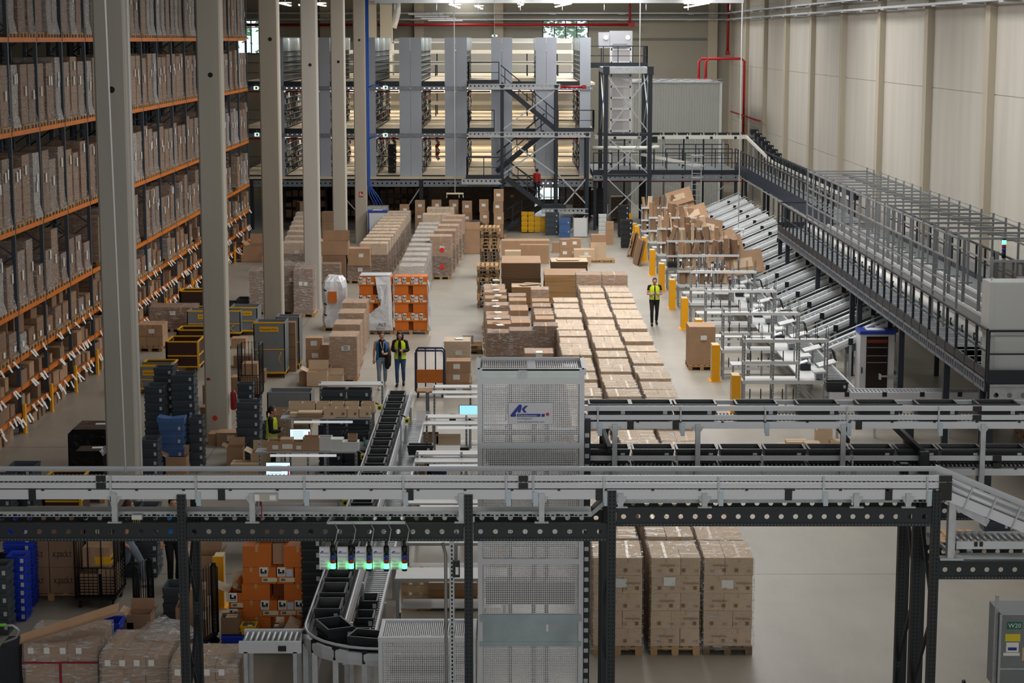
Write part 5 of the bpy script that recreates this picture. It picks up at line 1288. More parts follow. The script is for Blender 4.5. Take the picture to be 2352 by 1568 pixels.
for i in range(3): crate(-2.44, 30.3+1.0*i, .88, .32, .5, .2, 'small dark tote on the return conveyor, %s from its near end' % nth(i), M_bin, 'totes on the return conveyor')
e = thing('roller_conveyor', 'short roller conveyor feeding the conveyor curve from the left', 'conveyor', (-4.15, 28.6, 1.4))
for y in (0, .62): MB().box(0, .95, y-.03, y+.03, -.12, .06).build('side_channel', M_prof, e)
rl = MB().tube((0, .03, 0), (0, .59, 0), .03, 8).mesh('roller', M_steel)
for i in range(11): ob('roller', rl, e, (.06+.085*i, 0, .02))
for x in (.1, .85):
    for y in (0, .6): MB().box(x-.03, x+.03, y-.03, y+.03, -1.4, -.1).build('leg', M_steel, e)
MB().box(.6, .72, -.06, -.03, -.08, 0).build('joint_cover', M_black, e)
# small roller conveyor on the trestle at the right
e = thing('roller_conveyor', 'small roller conveyor piece on the holed beam at the picture edge', 'conveyor', (X24(2215), 24.75, 3.98))
for y in (0, .5): MB().box(0, 1.2, y-.02, y+.02, -.05, .05).build('side_channel', M_prof, e)
rl = MB().tube((0, .03, 0), (0, .47, 0), .025, 8).mesh('roller', M_steel)
for i in range(13): ob('roller', rl, e, (.06+.09*i, 0, .03))
MB().box(-.1, 1.3, -.25, -.02, -.13, -.1).build('cable_tray', M_tray, e)
for x in (.2, 1.0): MB().box(x-.03, x+.03, .1, .16, -.2, -.05).build('leg', M_steel, e)
for x in (.25, .32): MB().bx((x, -.03, .02), (.04, .03, .06)).build('sensor_clip', M_black, e)
e = thing('service_frame', 'upright aluminium frame standing on the right trestle beam', 'steel frame', (X24(2186), 24.5, 3.87))
for x, y in ((0, 0), (.06, 0), (-.12, .7)): MB().box(x-.025, x+.025, y-.03, y+.03, 0, .85).build('upright', M_steel, e)
MB().bar((0, 0, .1), (-.12, .7, .15), .04).build('tie', M_steel, e); MB().bar((0, 0, .8), (-.12, .7, .75), .04).build('tie', M_steel, e); MB().box(-.1, .15, -.06, .06, 0, .02).build('foot', M_steel, e)
# low roller conveyor behind the double line
e = thing('roller_conveyor', 'roller conveyor with black clips behind the double tote line', 'conveyor', (0, 51.0, 0))
x0 = V(1905, 905, 51)[0]; z = V(1905, 905, 51)[1]
for y in (0, .6): MB().box(x0, 14.9, y-.03, y+.03, z-.15, z+.05).build('side_channel', M_prof, e)
b = MB()
for i in range(62): b.box(x0+.1+.1*i, x0+.15+.1*i, .04, .56, z-.02, z+.03)
o = b.build('roller_row', M_steel, e); o['kind'] = 'stuff'
for i in range(6): MB().box(x0+.4+1.0*i, x0+.52+1.0*i, -.05, -.02, z-.06, z+.06).build('clip', M_black, e); MB().box(x0+.2+1.0*i, x0+.27+1.0*i, 0, .06, 0, z-.1).build('leg', M_steel, e)
crate(V(1920, 893, 51.3)[0], 51.3, V(1905, 905, 51)[1]+.04, .6, .42, .26, 'black tote at the start of the roller conveyor behind the double line', M_bin)
# ================================================================ goods on the floor
TAPE_L = mat('tape_light', (196, 160, 112), .3)
def block(w, d, h, m): return MB().box(-w/2, w/2, -d/2, d/2, 0, h).mesh('carton', m)
def carton_ct(w, d, h, m, tape=True, along=0):
    key = ('ct', round(w, 2), round(d, 2), round(h, 2), m.name, tape, along)
    if key not in cart_cache:
        b = MB(); b.box(-w/2, w/2, -d/2, d/2, 0, h)
        if tape:
            b.m(1)
            if along == 0: b.box(-w/2-.0015, w/2+.0015, -.022, .022, h*.72, h+.0015)
            else: b.box(-.022, .022, -d/2-.0015, d/2+.0015, h*.72, h+.0015)
            b.m(2); b.box(-w/2+.0, w/2, -.0015, .0015, h, h+.002) if along == 0 else b.box(-.0015, .0015, -d/2, d/2, h, h+.002)
        cart_cache[key] = b.mesh('carton', m, TAPE_L, M_card_in)
    return cart_cache[key]
def lay(w, d, nx, ny, h, m, seed, gap=.006, jit=.012):
    """one layer of cartons -> list of (mesh, x, y)"""
    r = random.Random(seed); out = []; xs = [-w/2]
    if nx == 2: xs.append(-w/2+w*(.6 if seed % 2 else .42))
    else:
        for i in range(1, nx): xs.append(-w/2+w*i/nx)
    xs.append(w/2)
    for i in range(nx):
        for j in range(ny):
            cw = xs[i+1]-xs[i]-gap; cd = d/ny-gap
            out.append((carton_ct(cw, cd, h, m, True, (i+seed) % 2), (xs[i]+xs[i+1])/2+r.uniform(-jit, jit)*.5, -d/2+d*(j+.5)/ny+r.uniform(-jit, jit)*.5))
    return out
film_c = {}
def wrapped(x, y, label, group, w=.85, d=1.18, h=1.55, nx=2, ny=3, layers=5, m=None, pal=None, full=False, top=True, rz=0.0, fm=None, labels=1, seed=0, over=0.0, wrap=True, cat='pallet load', name='wrapped_pallet', stk=None):
    m = m or M_card_l; lh = h/layers
    e = thing(name, label, cat, (x, y, 0), rz, group)
    ob('pallet', pal or PAL, e)
    z = .15
    r = random.Random(seed+5)
    for k in range(layers):
        if full or (top and k == layers-1):
            for me, cx, cy in lay(w, d, nx, ny, lh-.004, m, seed+k):
                ob('carton', me, e, (cx, cy, z))
        elif k == 0:
            key = ('stk', round(w, 2), round(d, 2), round(h, 2), layers, top, (stk or M_stk_l[0]).name)
            if key not in film_c: film_c[key] = stack_mesh('carton_stack', w-.01, d-.01, (lh*(layers-1) if top else h)-.003, stk or M_stk_l[0])
            ob('carton_stack', film_c[key], e, (0, 0, z))
        z += lh
    if wrap:
        key = ('film', round(w, 2), round(d, 2), round(h, 2), seed % 4, (fm or M_film).name)
        if key not in film_c: film_c[key] = film_mesh(w+.02, d+.02, h+.004, fm, .02, seed % 4, True)
        ob('wrap_film', film_c[key], e, (0, 0, .15))
    for k in range(labels):
        ob('label_sheet', LBL, e, (r.uniform(-.2, .2), -d/2-.028, .15+h*r.uniform(.66, .74)))
    return e
# ---- the three long rows of light carton pallets
wd3 = ('left', 'middle', 'right')
M_mtext = mat('faded_print', (140, 108, 78), .7)
txt_med = text_mesh('medisana', .07, M_mtext, .0006); txt_ce = text_mesh('CE', .06, M_mtext, .0006)
boxes_mk = MB().box(-.03, .03, -.001, .001, -.03, .03).mesh('print_mark', M_mtext)
for c, (X, n) in enumerate(((1.81, 27), (2.80, 30), (3.735, 30))):
    for k in range(n):
        y = 33.06+1.262*k
        e = wrapped(X+R.uniform(-.02, .02), y, 'wrapped light carton pallet, %s of three long rows, %s from front' % (wd3[c], nth(k)), 'light carton pallets in three rows',
                h=1.57+(0 if k < 1 else R.uniform(-.07, .05)), w=.84 if k < 1 else .82, d=1.16 if k < 2 else 1.1, full=(k < 2), seed=c*3+k, pal=PAL_OLD if (c == 2 and k == 0) or k % 4 == 3 else PAL, labels=1 if k < 6 else 0, rz=R.uniform(-.015, .015), ny=3 if k % 3 else 2)
        if k == 0:
            for q in range(5):
                z = .15+.314*q
                for xx, mi in ((-.14, q % 2), (.27, (q+1) % 2)):
                    if mi == 0: o = ob('print_text', txt_med, e, (xx+.12, -.615, z+.2), rot=(0, PI, 0))
                    ob('print_mark', txt_ce, e, (xx+(.04 if mi else -.18), -.615, z+.07)); ob('print_mark', boxes_mk, e, (xx+(-.14 if mi else .06), -.615, z+.1))
for c, X in ((1, 2.8), (2, 3.735)):
    wrapped(X, 33.06+1.262*30, 'pallet with single brown carton layer closing the far end of the %s long row' % wd3[c], 'light carton pallets in three rows', w=.92, h=1.9, nx=1, ny=1, layers=4, m=M_card, stk=M_stk[0], labels=0, seed=c)
# ---- mixed pallets left of them (three columns), tall brown cartons
for c, (X0, X1, n, h, nm) in enumerate(((-.38, -.66, 9, 1.5, 'left'), (.3, .18, 7, 1.55, 'middle'), (1.05, .98, 7, 1.6, 'right'))):
    for k in range(n):
        y = 59.8+1.42*k; t = k/(n-1)
        e = wrapped(X0+(X1-X0)*t, y, 'brown carton pallet, %s of three short columns beside long rows, %s from front' % (nm, nth(k)), 'brown carton pallets in short columns', w=(.6 if k else .74) if c else .76, d=.85, h=h+R.uniform(-.15, .1)+(.06 if k == 0 else 0), nx=1, ny=1 if c else 2, layers=2, m=M_card if k else M_card_d, stk=M_stk[3], labels=0, seed=c+k, wrap=(k % 2 == 0))
        if c == 0: ob('top_sheet', MB().bx((0, 0, 0), (.22, .3, .004)).mesh('top_sheet', M_paper), e, (R.uniform(-.1, .1), -.2, .15+h+.14), R.uniform(-.3, .3))
x, y = V(1238, 800, 57.3)[0], 57.3
e = wrapped(x, y, 'short wrapped carton pallet with white sheet in front of the middle columns', None, w=.84, d=1.0, h=1.2, nx=1, ny=1, layers=2, m=M_card, labels=0, stk=M_stk[0])
ob('top_sheet', MB().bx((0, -.3, 1.36), (.2, .4, .005)).bx((0, -.53, 1.2), (.2, .005, .28)).mesh('top_sheet', M_paper), e)
# ---- loose cartons
def loose(px, py, w, h, label, d=None, m=None, open_top=False, z=0.0, rz=0.0, flaps=False, group=None, lab=False, cat='carton', fl=False):
    """a carton whose front bottom centre stands at photo point px, py (on height z); w, h in metres"""
    x, y = G(px, py, 0 if fl else z); d = d or w*.8
    e = thing('carton', label, cat, (x, y+d/2, z), rz, group)
    mm = m or M_card
    ob('carton_body', carton_mesh(w, d, h, mm, open_top, True), e)
    if open_top or flaps:
        fl = MB(); fl.bar((-w/2, -d/2, h), (-w/2-w*.22, -d/2, h-.08), .01); 
        f = MB(); a = d*.45
        f.add([(-w/2, -d/2, h), (-w/2, d/2, h), (-w/2-a*.7, d/2, h+a*.35), (-w/2-a*.7, -d/2, h+a*.35)], [(0, 1, 2, 3)]); f.build('flap', mm, e)
        f = MB(); f.add([(w/2, -d/2, h), (w/2, d/2, h), (w/2+a*.5, d/2, h+a*.5), (w/2+a*.5, -d/2, h+a*.5)], [(0, 1, 2, 3)]); f.build('flap', mm, e)
        f = MB(); f.add([(-w/2, d/2, h), (w/2, d/2, h), (w/2, d/2+.05, h+a), (-w/2, d/2+.05, h+a)], [(0, 1, 2, 3)]); f.build('flap', mm, e)
    if lab: ob('label_sheet', LBL, e, (w*.1, -d/2-.004, h*.6))
    return e
def tower(px, py, w, hs, label, m=None, d=None, lab=True, z=0.0, pal=False):
    x, y = G(px, py); d = d or w*.9; zz = 0.0
    if pal:
        t = thing('pallet', 'pallet under: '+label % 'base', 'pallet', (x, y+d/2, 0)); ob('pallet_deck', PAL, t); zz = .15
    for k, h in enumerate(hs):
        e = thing('carton', label % (nth(k)+' from floor'), 'carton', (x+R.uniform(-.015, .015), y+d/2, zz), R.uniform(-.02, .02))
        ob('carton_body', carton_mesh(w, d, h-.004, m or M_card, False, True), e)
        if lab: ob('label_sheet', LBL, e, (R.uniform(-.05, .05), -d/2-.005, h*.55))
        zz += h
def stack_of_pallets(px, py, n, label, group, m2=True):
    x, y = G(px, py)
    for k in range(n):
        e = thing('pallet', label % nth(k), 'pallet', (x+R.uniform(-.03, .03), y+.6+R.uniform(-.03, .03), .152*k), R.uniform(-.03, .03), group); ob('pallet_deck', PAL if R.random() < .5 else PAL_OLD, e)
stack_of_pallets(1121, 707, 11, 'empty wooden pallet in the front stack beside brown columns, %s from floor', 'empty pallets in the front stack')
stack_of_pallets(1126, 640, 15, 'empty wooden pallet in the rear stack behind the front one, %s from floor', 'empty pallets in the rear stack')
# flat cardboard sheet piles
M_sheet = mat('sheet_pile_edge', (128, 96, 62), .8, var=.35, scale=2, stretch=(.3, .3, 30)); M_sheet_l = mat('sheet_pile_edge_light', (158, 122, 80), .8, var=.3, scale=2, stretch=(.3, .3, 26)); M_sheet_d = mat('sheet_pile_dark', (86, 64, 42), .8, var=.3, scale=2, stretch=(.3, .3, 30))
def pile(px0, px1, py, d, h, label, m, topm=None, loose_n=0, dx=0.0):
    x0, y = G(px0, py); x1, _ = G(px1, py)
    e = thing('cardboard_pile', label, 'cardboard', ((x0+x1)/2, y, 0)); w = x1-x0
    ob('pallet', PAL_R, e, (0, d/2, 0))
    n = 5; z = .15
    for k in range(n):
        j = R.uniform(-.02, .02)
        MB().box(-w/2+j, w/2+j, j, d+j, z, z+(h-.15)/n).build('sheet_bundle', m, e); z += (h-.15)/n
    MB().box(-w/2, w/2, 0, d, h, h+.012).build('top_sheet', topm or M_card_l, e)
    for k in range(loose_n): MB().bx((R.uniform(-.2, .3)*w, d*.5+R.uniform(-.3, .3), h+.03+.02*k), (w*.6, d*.4, .008), R.uniform(-.5, .5), R.uniform(-.06, .06)).build('loose_sheet', M_card_l, e)
    return e
pile(1152, 1242, 703, 2.6, 1.72, 'tall dark pile of flat cardboard sheets behind the pallet columns', M_sheet_d, M_card)
pile(1250, 1349, 707, 2.2, 1.3, 'big light edged pile of flat cardboard sheets right of dark pile', M_sheet_l, M_card, 0)
pile(1266, 1350, 640, 1.6, .75, 'dark low pile of cardboard sheets behind the light edged pile', M_sheet_d, M_card_l, 2)
pile(1175, 1240, 715, 1.2, .95, 'small pile with crooked loose sheets on top before the dark pile', M_sheet, M_card_l, 3)
# boxes further back, middle
loose(1207, 598, 2.3, .95, 'very long flat brown carton lying before the stair tower', 1.0); loose(1228, 606, 1.35, .9, 'large upright brown carton in front of the long flat one', .5)
loose(1178, 612, .75, .72, 'tan carton standing behind the pallet stacks with tape', .7, M_card_l, z=0)
tower(1298, 592, .52, (.45, .45), 'carton in the twin stacks before the blue crates, left, %s', M_card); tower(1322, 592, .52, (.48, .45), 'carton in the twin stacks before the blue crates, right, %s', M_card)
loose(1342, 597, 1.0, .5, 'wide tan carton beside the twin carton stacks', .7, M_card_l, lab=True); loose(1374, 594, .75, .8, 'strapped tan carton block on floor near the walkway', .9, M_card_l)
loose(1344, 610, .55, .42, 'small tan carton in front of the wide tan one', .5, M_card_l)
loose(1374, 594, .7, .35, 'light carton lying on top of strapped carton block', .6, M_card, z=.8, fl=True)
loose(1278, 580, .4, .5, 'small carton left of the twin carton stacks', .5)
x, y = G(1382, 604); e = thing('pallet', 'empty wooden pallet lying by the walkway with cartons behind', 'pallet', (x, y+.5, 0), PI/2); ob('pallet_deck', PAL, e)
for px, py, n, lab in ((1200, 596, 3, 'tall'), (1216, 598, 1, 'short')):
    x, y = G(px, py)
    e = thing('grey_container', '%s dark grey plastic container standing before the long carton' % lab, 'container', (x, y, 0)); MB().box(-.18, .18, 0, .36, 0, .75 if n == 3 else .42).build('container_body', M_crate, e); MB().box(-.2, .2, -.02, .38, .72 if n == 3 else .39, .78 if n == 3 else .45).build('rim', M_crate_in, e)
# towers with white labels
tower(1145, 548, .52, (.62, .6, .62, .62), 'brown carton with white label in the tallest tower beside the stairs, %s', pal=True)
tower(1112, 545, .5, (.62, .62, .62), 'brown carton with white label in the tower left of the tallest one, %s', pal=True)
tower(1073, 540, .52, (.6, .62, .62), 'brown carton with white label in the tower by the black trolley, %s')
tower(1043, 535, .5, (.6, .6, .6), 'brown carton with white label in the back row, third tower, %s'); tower(1003, 535, .52, (.6, .6, .6), 'brown carton with white label in the back row, second tower, %s'); tower(965, 538, .52, (.62, .62, .6), 'brown carton with white label in the back row, first tower, %s'); tower(929, 545, .5, (.6, .55, .6), 'brown carton with white label right of the blue framed cabinet, %s')
e = thing('waste_trolley', 'black hooded waste trolley beside the labelled carton tower', 'trolley', (*G(1090, 575), 0))
b = MB(); b.add([(.5*math.cos(t)*1.1, yy, 1.05+.42*math.sin(t)) for yy in (0, .9) for t in [PI*i/10 for i in range(11)]], [(i, i+1, 12+i, 11+i) for i in range(10)]+[tuple(range(11))[::-1], tuple(range(11, 22))]); b.build('hood', M_black, e)
MB().box(-.55, .55, 0, .9, .15, 1.05).build('tub', M_rail, e)
for sx in (-.45, .45):
    for sy in (.1, .8): MB().tube((sx-.03, sy, .08), (sx+.03, sy, .08), .08, 10).build('wheel', M_black, e)
loose(1080, 583, .95, 1.15, 'big open brown carton on pallet in front of the black trolley', .8, None, True, .0)
# yellow crates, blue crates, dark crates below the stairs
x, y = G(1198, 535)
for r_ in range(4):
    for k in range(4 if r_ < 2 else 3): crate(x+.16+.36*r_, y+.25, .05+.27*k, .35, .45, .28, 'yellow crate under the stair tower, column %d, %s from floor' % (r_+1, nth(k)), mat('crate_yellow', (226, 172, 24), .45), 'yellow crates under the stairs', clip=False)
x, y = G(1268, 541); crate_col(x, y+.3, 0, 4, .75, .5, .3, 'dark grey crate beside yellow crates, %s from floor')
M_cblue = mat('crate_blue_grey', (72, 104, 156), .45)
x, y = G(1297, 545); crate_col(x, y+.3, 0, 2, .62, .5, .5, 'pale blue crate beneath the stair landing, %s from floor', M_cblue)
x, y = G(1333, 545); e = thing('white_board', 'white board leaning on a frame under the stair landing', 'board', (x, y, 0), 0); MB().bx((0, 0, .55), (.7, .04, 1.0), 0, -.1).build('board_panel', M_white, e); MB().bar((-.38, .1, 0), (-.38, .0, 1.1), .04).build('frame_leg', M_steel, e); MB().bar((.38, .1, 0), (.38, .0, 1.1), .04).build('frame_leg', M_steel, e)
x, y = G(1384, 553)
for k in range(6): crate(x, y+.3, .03+.22*k, .42, .55, .24, 'white crate in the stack at walkway end, %s from floor' % nth(k), M_white, 'white crates at the walkway end', clip=False)
tower(1400, 560, .4, (.4, .35, .4), 'small brown carton beside the white crate stack, %s', lab=False)
x, y = G(1378, 520); crate_col(x+.1, y+.4, 0, 7, .62, .45, .3, 'dark crate in the tall stack behind lift frame post, %s from floor', M_bin)
# dark goods under the mezzanine
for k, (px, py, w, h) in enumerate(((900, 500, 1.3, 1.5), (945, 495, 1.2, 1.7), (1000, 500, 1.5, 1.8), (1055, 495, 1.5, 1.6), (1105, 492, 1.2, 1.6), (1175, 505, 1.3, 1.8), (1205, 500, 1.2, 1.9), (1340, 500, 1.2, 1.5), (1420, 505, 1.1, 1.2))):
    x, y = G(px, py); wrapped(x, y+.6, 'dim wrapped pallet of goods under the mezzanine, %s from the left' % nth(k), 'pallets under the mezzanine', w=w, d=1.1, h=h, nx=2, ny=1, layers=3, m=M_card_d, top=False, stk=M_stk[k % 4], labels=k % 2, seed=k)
M_storage = mat('dark_shelving', (70, 72, 74), .5, .3)
for k in range(3):
    e = thing('storage_shelf', 'dark storage shelf deep under the mezzanine, %s from the racks' % nth(k), 'shelving', (-13.2+2.9*k, 113+k, 0))
    for x in (0, 2.4): 
        for yy in (0, .6): MB().box(x-.03, x+.03, yy-.03, yy+.03, 0, 2.3).build('upright', M_storage, e)
    for z in (.3, .9, 1.5, 2.1): MB().box(0, 2.4, 0, .6, z-.02, z).build('shelf', M_storage, e)
    g = MB(); 
    for z in (.3, .9, 1.5):
        for q in range(6): g.box(.08+.4*q, .4+.4*q, .05, .5, z, z+R.uniform(.2, .45))
    o = g.build('stored_goods', M_card_d, e); o['kind'] = 'stuff'
# ---- left hand rows
def row(px, py, px2, py2, n, label, group, **kw):
    x0, y0 = G(px, py); x1, y1 = G(px2, py2); d = kw.get('d', 1.18)
    for k in range(n):
        t = k/max(1, n-1); wrapped(x0+(x1-x0)*t, y0+d/2+(y1-y0)*t, label % nth(k), group, seed=k, **kw)
row(859, 645, 915, 560, 11, 'tall brown pallet with strapped pale top in the row left of aisle, %s from front', 'strapped pallets left of the aisle', w=1.2, d=.95, h=1.5, nx=2, ny=1, layers=3, m=M_card_l, stk=M_stk[3], labels=0, pal=PAL_R)
row(946, 703, 985, 590, 10, 'silvery film wrapped pallet in the row along the aisle, %s from front', 'silvery pallets along the aisle', w=.95, d=1.1, h=1.45, nx=2, ny=1, layers=3, m=M_card_l, stk=M_stk[1], fm=M_film_w, labels=1)
row(1013, 641, 1045, 585, 5, 'brown pallet with red dots in the row nearest the aisle, %s from front', 'red dotted pallets near the aisle', w=.95, d=1.1, h=1.75, nx=1, ny=1, layers=2, m=M_card, stk=M_stk[3], labels=1)
for k, (px, py, z) in enumerate(((1012, 641, .6), (1012, 641, 1.2), (983, 600, 1.6))):
    pass
row(1003, 572, 1012, 555, 2, 'wide film wrapped pallet with pale boards on top, %s from front', 'wide pallets before the labelled towers', w=1.4, d=1.1, h=1.6, nx=3, ny=1, layers=3, m=M_card_l, stk=M_stk[1], pal=PAL_R)
loose(903, 560, .95, .75, 'brown carton with red dot beside the blue framed cabinet', .8, lab=True, z=.5, fl=True); loose(903, 560, .95, .5, 'lower brown carton under the red dotted one by the cabinet', .8)
row(862, 552, 868, 530, 4, 'wrapped white topped pallet behind the fifth column, %s from front', 'white topped pallets behind the fifth column', w=1.1, d=.9, h=1.2, nx=2, ny=1, layers=2, m=M_white, stk=M_stk[0], pal=PAL_R, labels=0)
loose(825, 650, .95, .75, 'brown carton with labels left of the strapped row', .8, z=.76, lab=True, fl=True); wrapped(*[a for a in (G(825, 650)[0], G(825, 650)[1]+.5)], 'wrapped pallet with label under the labelled carton', None, w=1.0, d=.9, h=.6, nx=1, ny=1, layers=1, m=M_card_d, labels=1)
loose(768, 652, 1.0, 1.25, 'big brown carton just right of the fourth column', .9, M_card_d, z=.0); loose(770, 652, 1.15, .6, 'open brown carton on top behind the fourth column', .9, M_card, True, z=1.25, fl=True)
wrapped(G(760, 660)[0], G(760, 660)[1]+.5, 'open topped film wrapped pallet beside the fourth column', None, w=.75, d=.8, h=.85, nx=1, ny=1, layers=1, m=M_card_d, labels=0)
e = thing('dark_board', 'dark board leaning between cartons right of the fourth column', 'board', (*G(808, 648), 0)); MB().bar((0.1, .2, 0), (-.45, .5, 1.7), .5, .03, (1, 0, 0)).build('board_panel', M_rail, e)
tower(758, 560, .8, (.6, .55, .5), 'brown carton in the stack between third and fifth columns, %s', M_card_d, lab=False); tower(778, 556, .7, (.6, .6), 'brown carton behind the fourth column on the floor, %s', M_card_d, lab=False)
# grey wrapped pallets around the third and fourth columns
for k, (px, py, w, h) in enumerate(((608, 722, 1.15, 1.55), (672, 722, .75, 1.75), (698, 728, .7, 1.7), (634, 700, 1.0, 1.5))):
    x, y = G(px, py); wrapped(x, y+.6, 'grey looking wrapped carton pallet near the third column, %s from the left' % nth((0, 2, 3, 1)[k]), 'grey wrapped pallets near the third column', w=w, d=1.15, h=h, nx=2, ny=2, layers=4, m=M_card_d, stk=M_stk[0], fm=M_film_d, labels=2, seed=k)
row(680, 640, 706, 560, 7, 'silver wrapped pallet in the row between third and fourth columns, %s from front', 'silver pallets between the columns', w=1.15, d=1.0, h=1.45, nx=2, ny=1, layers=3, m=M_card_l, stk=M_stk[0], fm=M_film_d, pal=PAL_R)
loose(600, 596, 1.3, .7, 'open tan carton by the rack end behind second column', 1.0, None, True); loose(578, 602, 1.0, .35, 'low open carton on the floor at the rack end', .7, None, True); wrapped(G(600, 590)[0], G(600, 590)[1]+1.2, 'wrapped dark pallet at the end of the rack', None, w=1.2, d=1, h=.8, nx=1, ny=1, layers=1, m=M_card_d, labels=0)
loose(705, 530, 1.1, 1.6, 'tilted brown carton in the dark gap between third and fourth columns', .8, M_card_d, z=0, rz=.4)
M_dot = mat('dot_red', (226, 50, 40), .5); DOT = MB().tube((0, -.004, 0), (0, 0, 0), .11, 14).mesh('red_dot', M_dot)
for o in [o for o in bpy.data.objects if o.get('group') == 'red dotted pallets near the aisle']:
    for z in (.55, 1.3): ob('red_dot', DOT, o, (.05, -.585, z))
# ---- orange carton pallets with torn white film
M_or = mat('carton_orange', (206, 108, 28), .6, var=.06, scale=2, rnd=.05); M_or_shade = mat('carton_orange_shade', (120, 58, 20), .7)  # second orange has the shade of the gaps painted in
LOGO = MB().m(0).box(-.065, .065, -.004, 0, -.075, .075).m(1).box(-.05, -.02, -.006, -.004, -.03, .05).box(-.02, .012, -.006, -.004, -.03, .0).box(.016, .05, -.006, -.004, -.03, .03).box(-.05, .05, -.006, -.004, -.052, -.045).mesh('logo_mark', M_paper, M_ink)
STRIP = MB().m(0).box(-.12, .12, -.004, 0, -.035, .035).m(1).box(-.1, -.03, -.006, -.004, -.02, .02).mesh('address_strip', mat('strip_cream', (224, 214, 184), .6), mat('print_grey', (110, 110, 110), .6))
NOTE = MB().box(-.05, .05, -.004, 0, -.06, .06).mesh('note_sheet', mat('note_blue', (196, 206, 224), .6))
def orange_parts(e, x, y, z, w, d, h, logo, note=True, open_=False):
    c = ob('carton', carton_ct(w-.008, d, h-.006, M_or, False), e, (x, y+d/2, z))
    if logo:
        ob('logo_mark', LOGO, c, (-w*.26, -d/2-.001, h*.68)); ob('address_strip', STRIP, c, (w*.02, -d/2-.001, h*.26))
        if note: ob('note_sheet', NOTE, c, (w*.2, -d/2-.001, h*.62))
    return c
def orange_pallet(px, py, label, torn):
    x, y = G(px, py); e = thing('orange_pallet', label, 'pallet load', (x, y, 0)); ob('pallet', PAL_R, e, (0, .45, 0))
    z = .15
    for r_ in range(6):
        h = .325
        if r_ % 2 == 0:
            for s in (-1, 1): orange_parts(e, s*.33, .02, z, .5, .8, h, False)
            MB().box(-.1, .1, .1, .7, z, z+h-.01).build('gap_shade_block', M_or_shade, e)  # dark block stands in for the shade between the two cartons
        else:
            for i in range(4): orange_parts(e, -.45+.3*i, .0, z, .3, .8, h, True, i % 2 == 0)
        z += h
    return e
M_wfilm = mat('white_film', (214, 216, 220), .3, var=.05, scale=5, bump=.6)
def drape(name, pts_front, e, m=None, y0=-.03, thick=.02):
    """crumpled white film sheet hanging over the front: outline polygon in x,z"""
    b = MB(); n = len(pts_front); r = random.Random(3)
    cx = sum(p[0] for p in pts_front)/n; cz = sum(p[1] for p in pts_front)/n
    rings = []; vs = []
    for k, s in enumerate((1, .72, .45, .2)):
        for p in pts_front: vs.append((cx+(p[0]-cx)*s, y0-r.uniform(0, .07)*(k > 0)-.01, cz+(p[1]-cz)*s))
    fs = [(k*n+i, k*n+(i+1) % n, (k+1)*n+(i+1) % n, (k+1)*n+i) for k in range(3) for i in range(n)]+[tuple(3*n+i for i in range(n))]
    b.add(vs, fs); o = b.build(name, m or M_wfilm, e); return o
e = orange_pallet(863, 768, 'orange carton pallet half covered by torn white film near the aisle', True)
drape('torn_film', [(.0, 2.1), (.55, 2.12), (.6, 1.0), (.62, .15), (-.5, .15), (-.45, .5), (-.1, .62), (.2, .95), (.3, 1.4), (.25, 1.9)], e)
ob('film_text', text_mesh('ALT', .17, M_ink), e, (.1, -.13, .32)); ob('film_text', text_mesh('SWITCH', .08, M_ink), e, (.02, -.13, .2))
MB().bx((0, .45, 2.13), (1.1, .85, .03)).build('film_cap', M_wfilm, e)
e = orange_pallet(944, 768, 'orange carton pallet with logo marks, right of the torn white film', False)
drape('side_film', [(.6, 2.0), (.68, 1.9), (.72, 1.0), (.74, .15), (.62, .15), (.6, 1.0)], e, None, -.02)
x, y = G(767, 760); e = thing('white_wrapped_pallet', 'pallet bundled in crumpled white film beside the fourth column', 'pallet load', (x, y, 0)); ob('pallet', PAL, e, (0, .62, 0))
b = MB(); r = random.Random(8); segs = 20; zs = [.12, .4, .8, 1.2, 1.6, 1.8, 1.95]; vs = []
for k, z in enumerate(zs):
    for i in range(segs):
        t = 2*PI*i/segs; c, s = math.cos(t), math.sin(t); q = 1/max(abs(c), abs(s)); sc = (1, 1.03, .98, 1.02, 1.0, .9, .55)[k]
        vs.append((c*q*.42*sc+r.uniform(-.03, .03), .62+s*q*.6*sc+r.uniform(-.03, .03), z+r.uniform(-.03, .03)))
b.add(vs, [(k*segs+i, k*segs+(i+1) % segs, (k+1)*segs+(i+1) % segs, (k+1)*segs+i) for k in range(len(zs)-1) for i in range(segs)]+[tuple((len(zs)-1)*segs+i for i in range(segs))]); b.build('white_bundle', M_wfilm, e)
MB().bx((-.03, -.02, 1.25), (.3, .06, .4)).build('orange_peek', M_or, e); ob('film_text', text_mesh('N', .16, M_ink, shear=-.3), e, (.12, -.05, .25))
for zz in (.6, 1.0, 1.5): MB().bx((-.3, -.05, zz), (.12, .02, .05), 0, 0, .4).build('print_patch', M_ink, e)
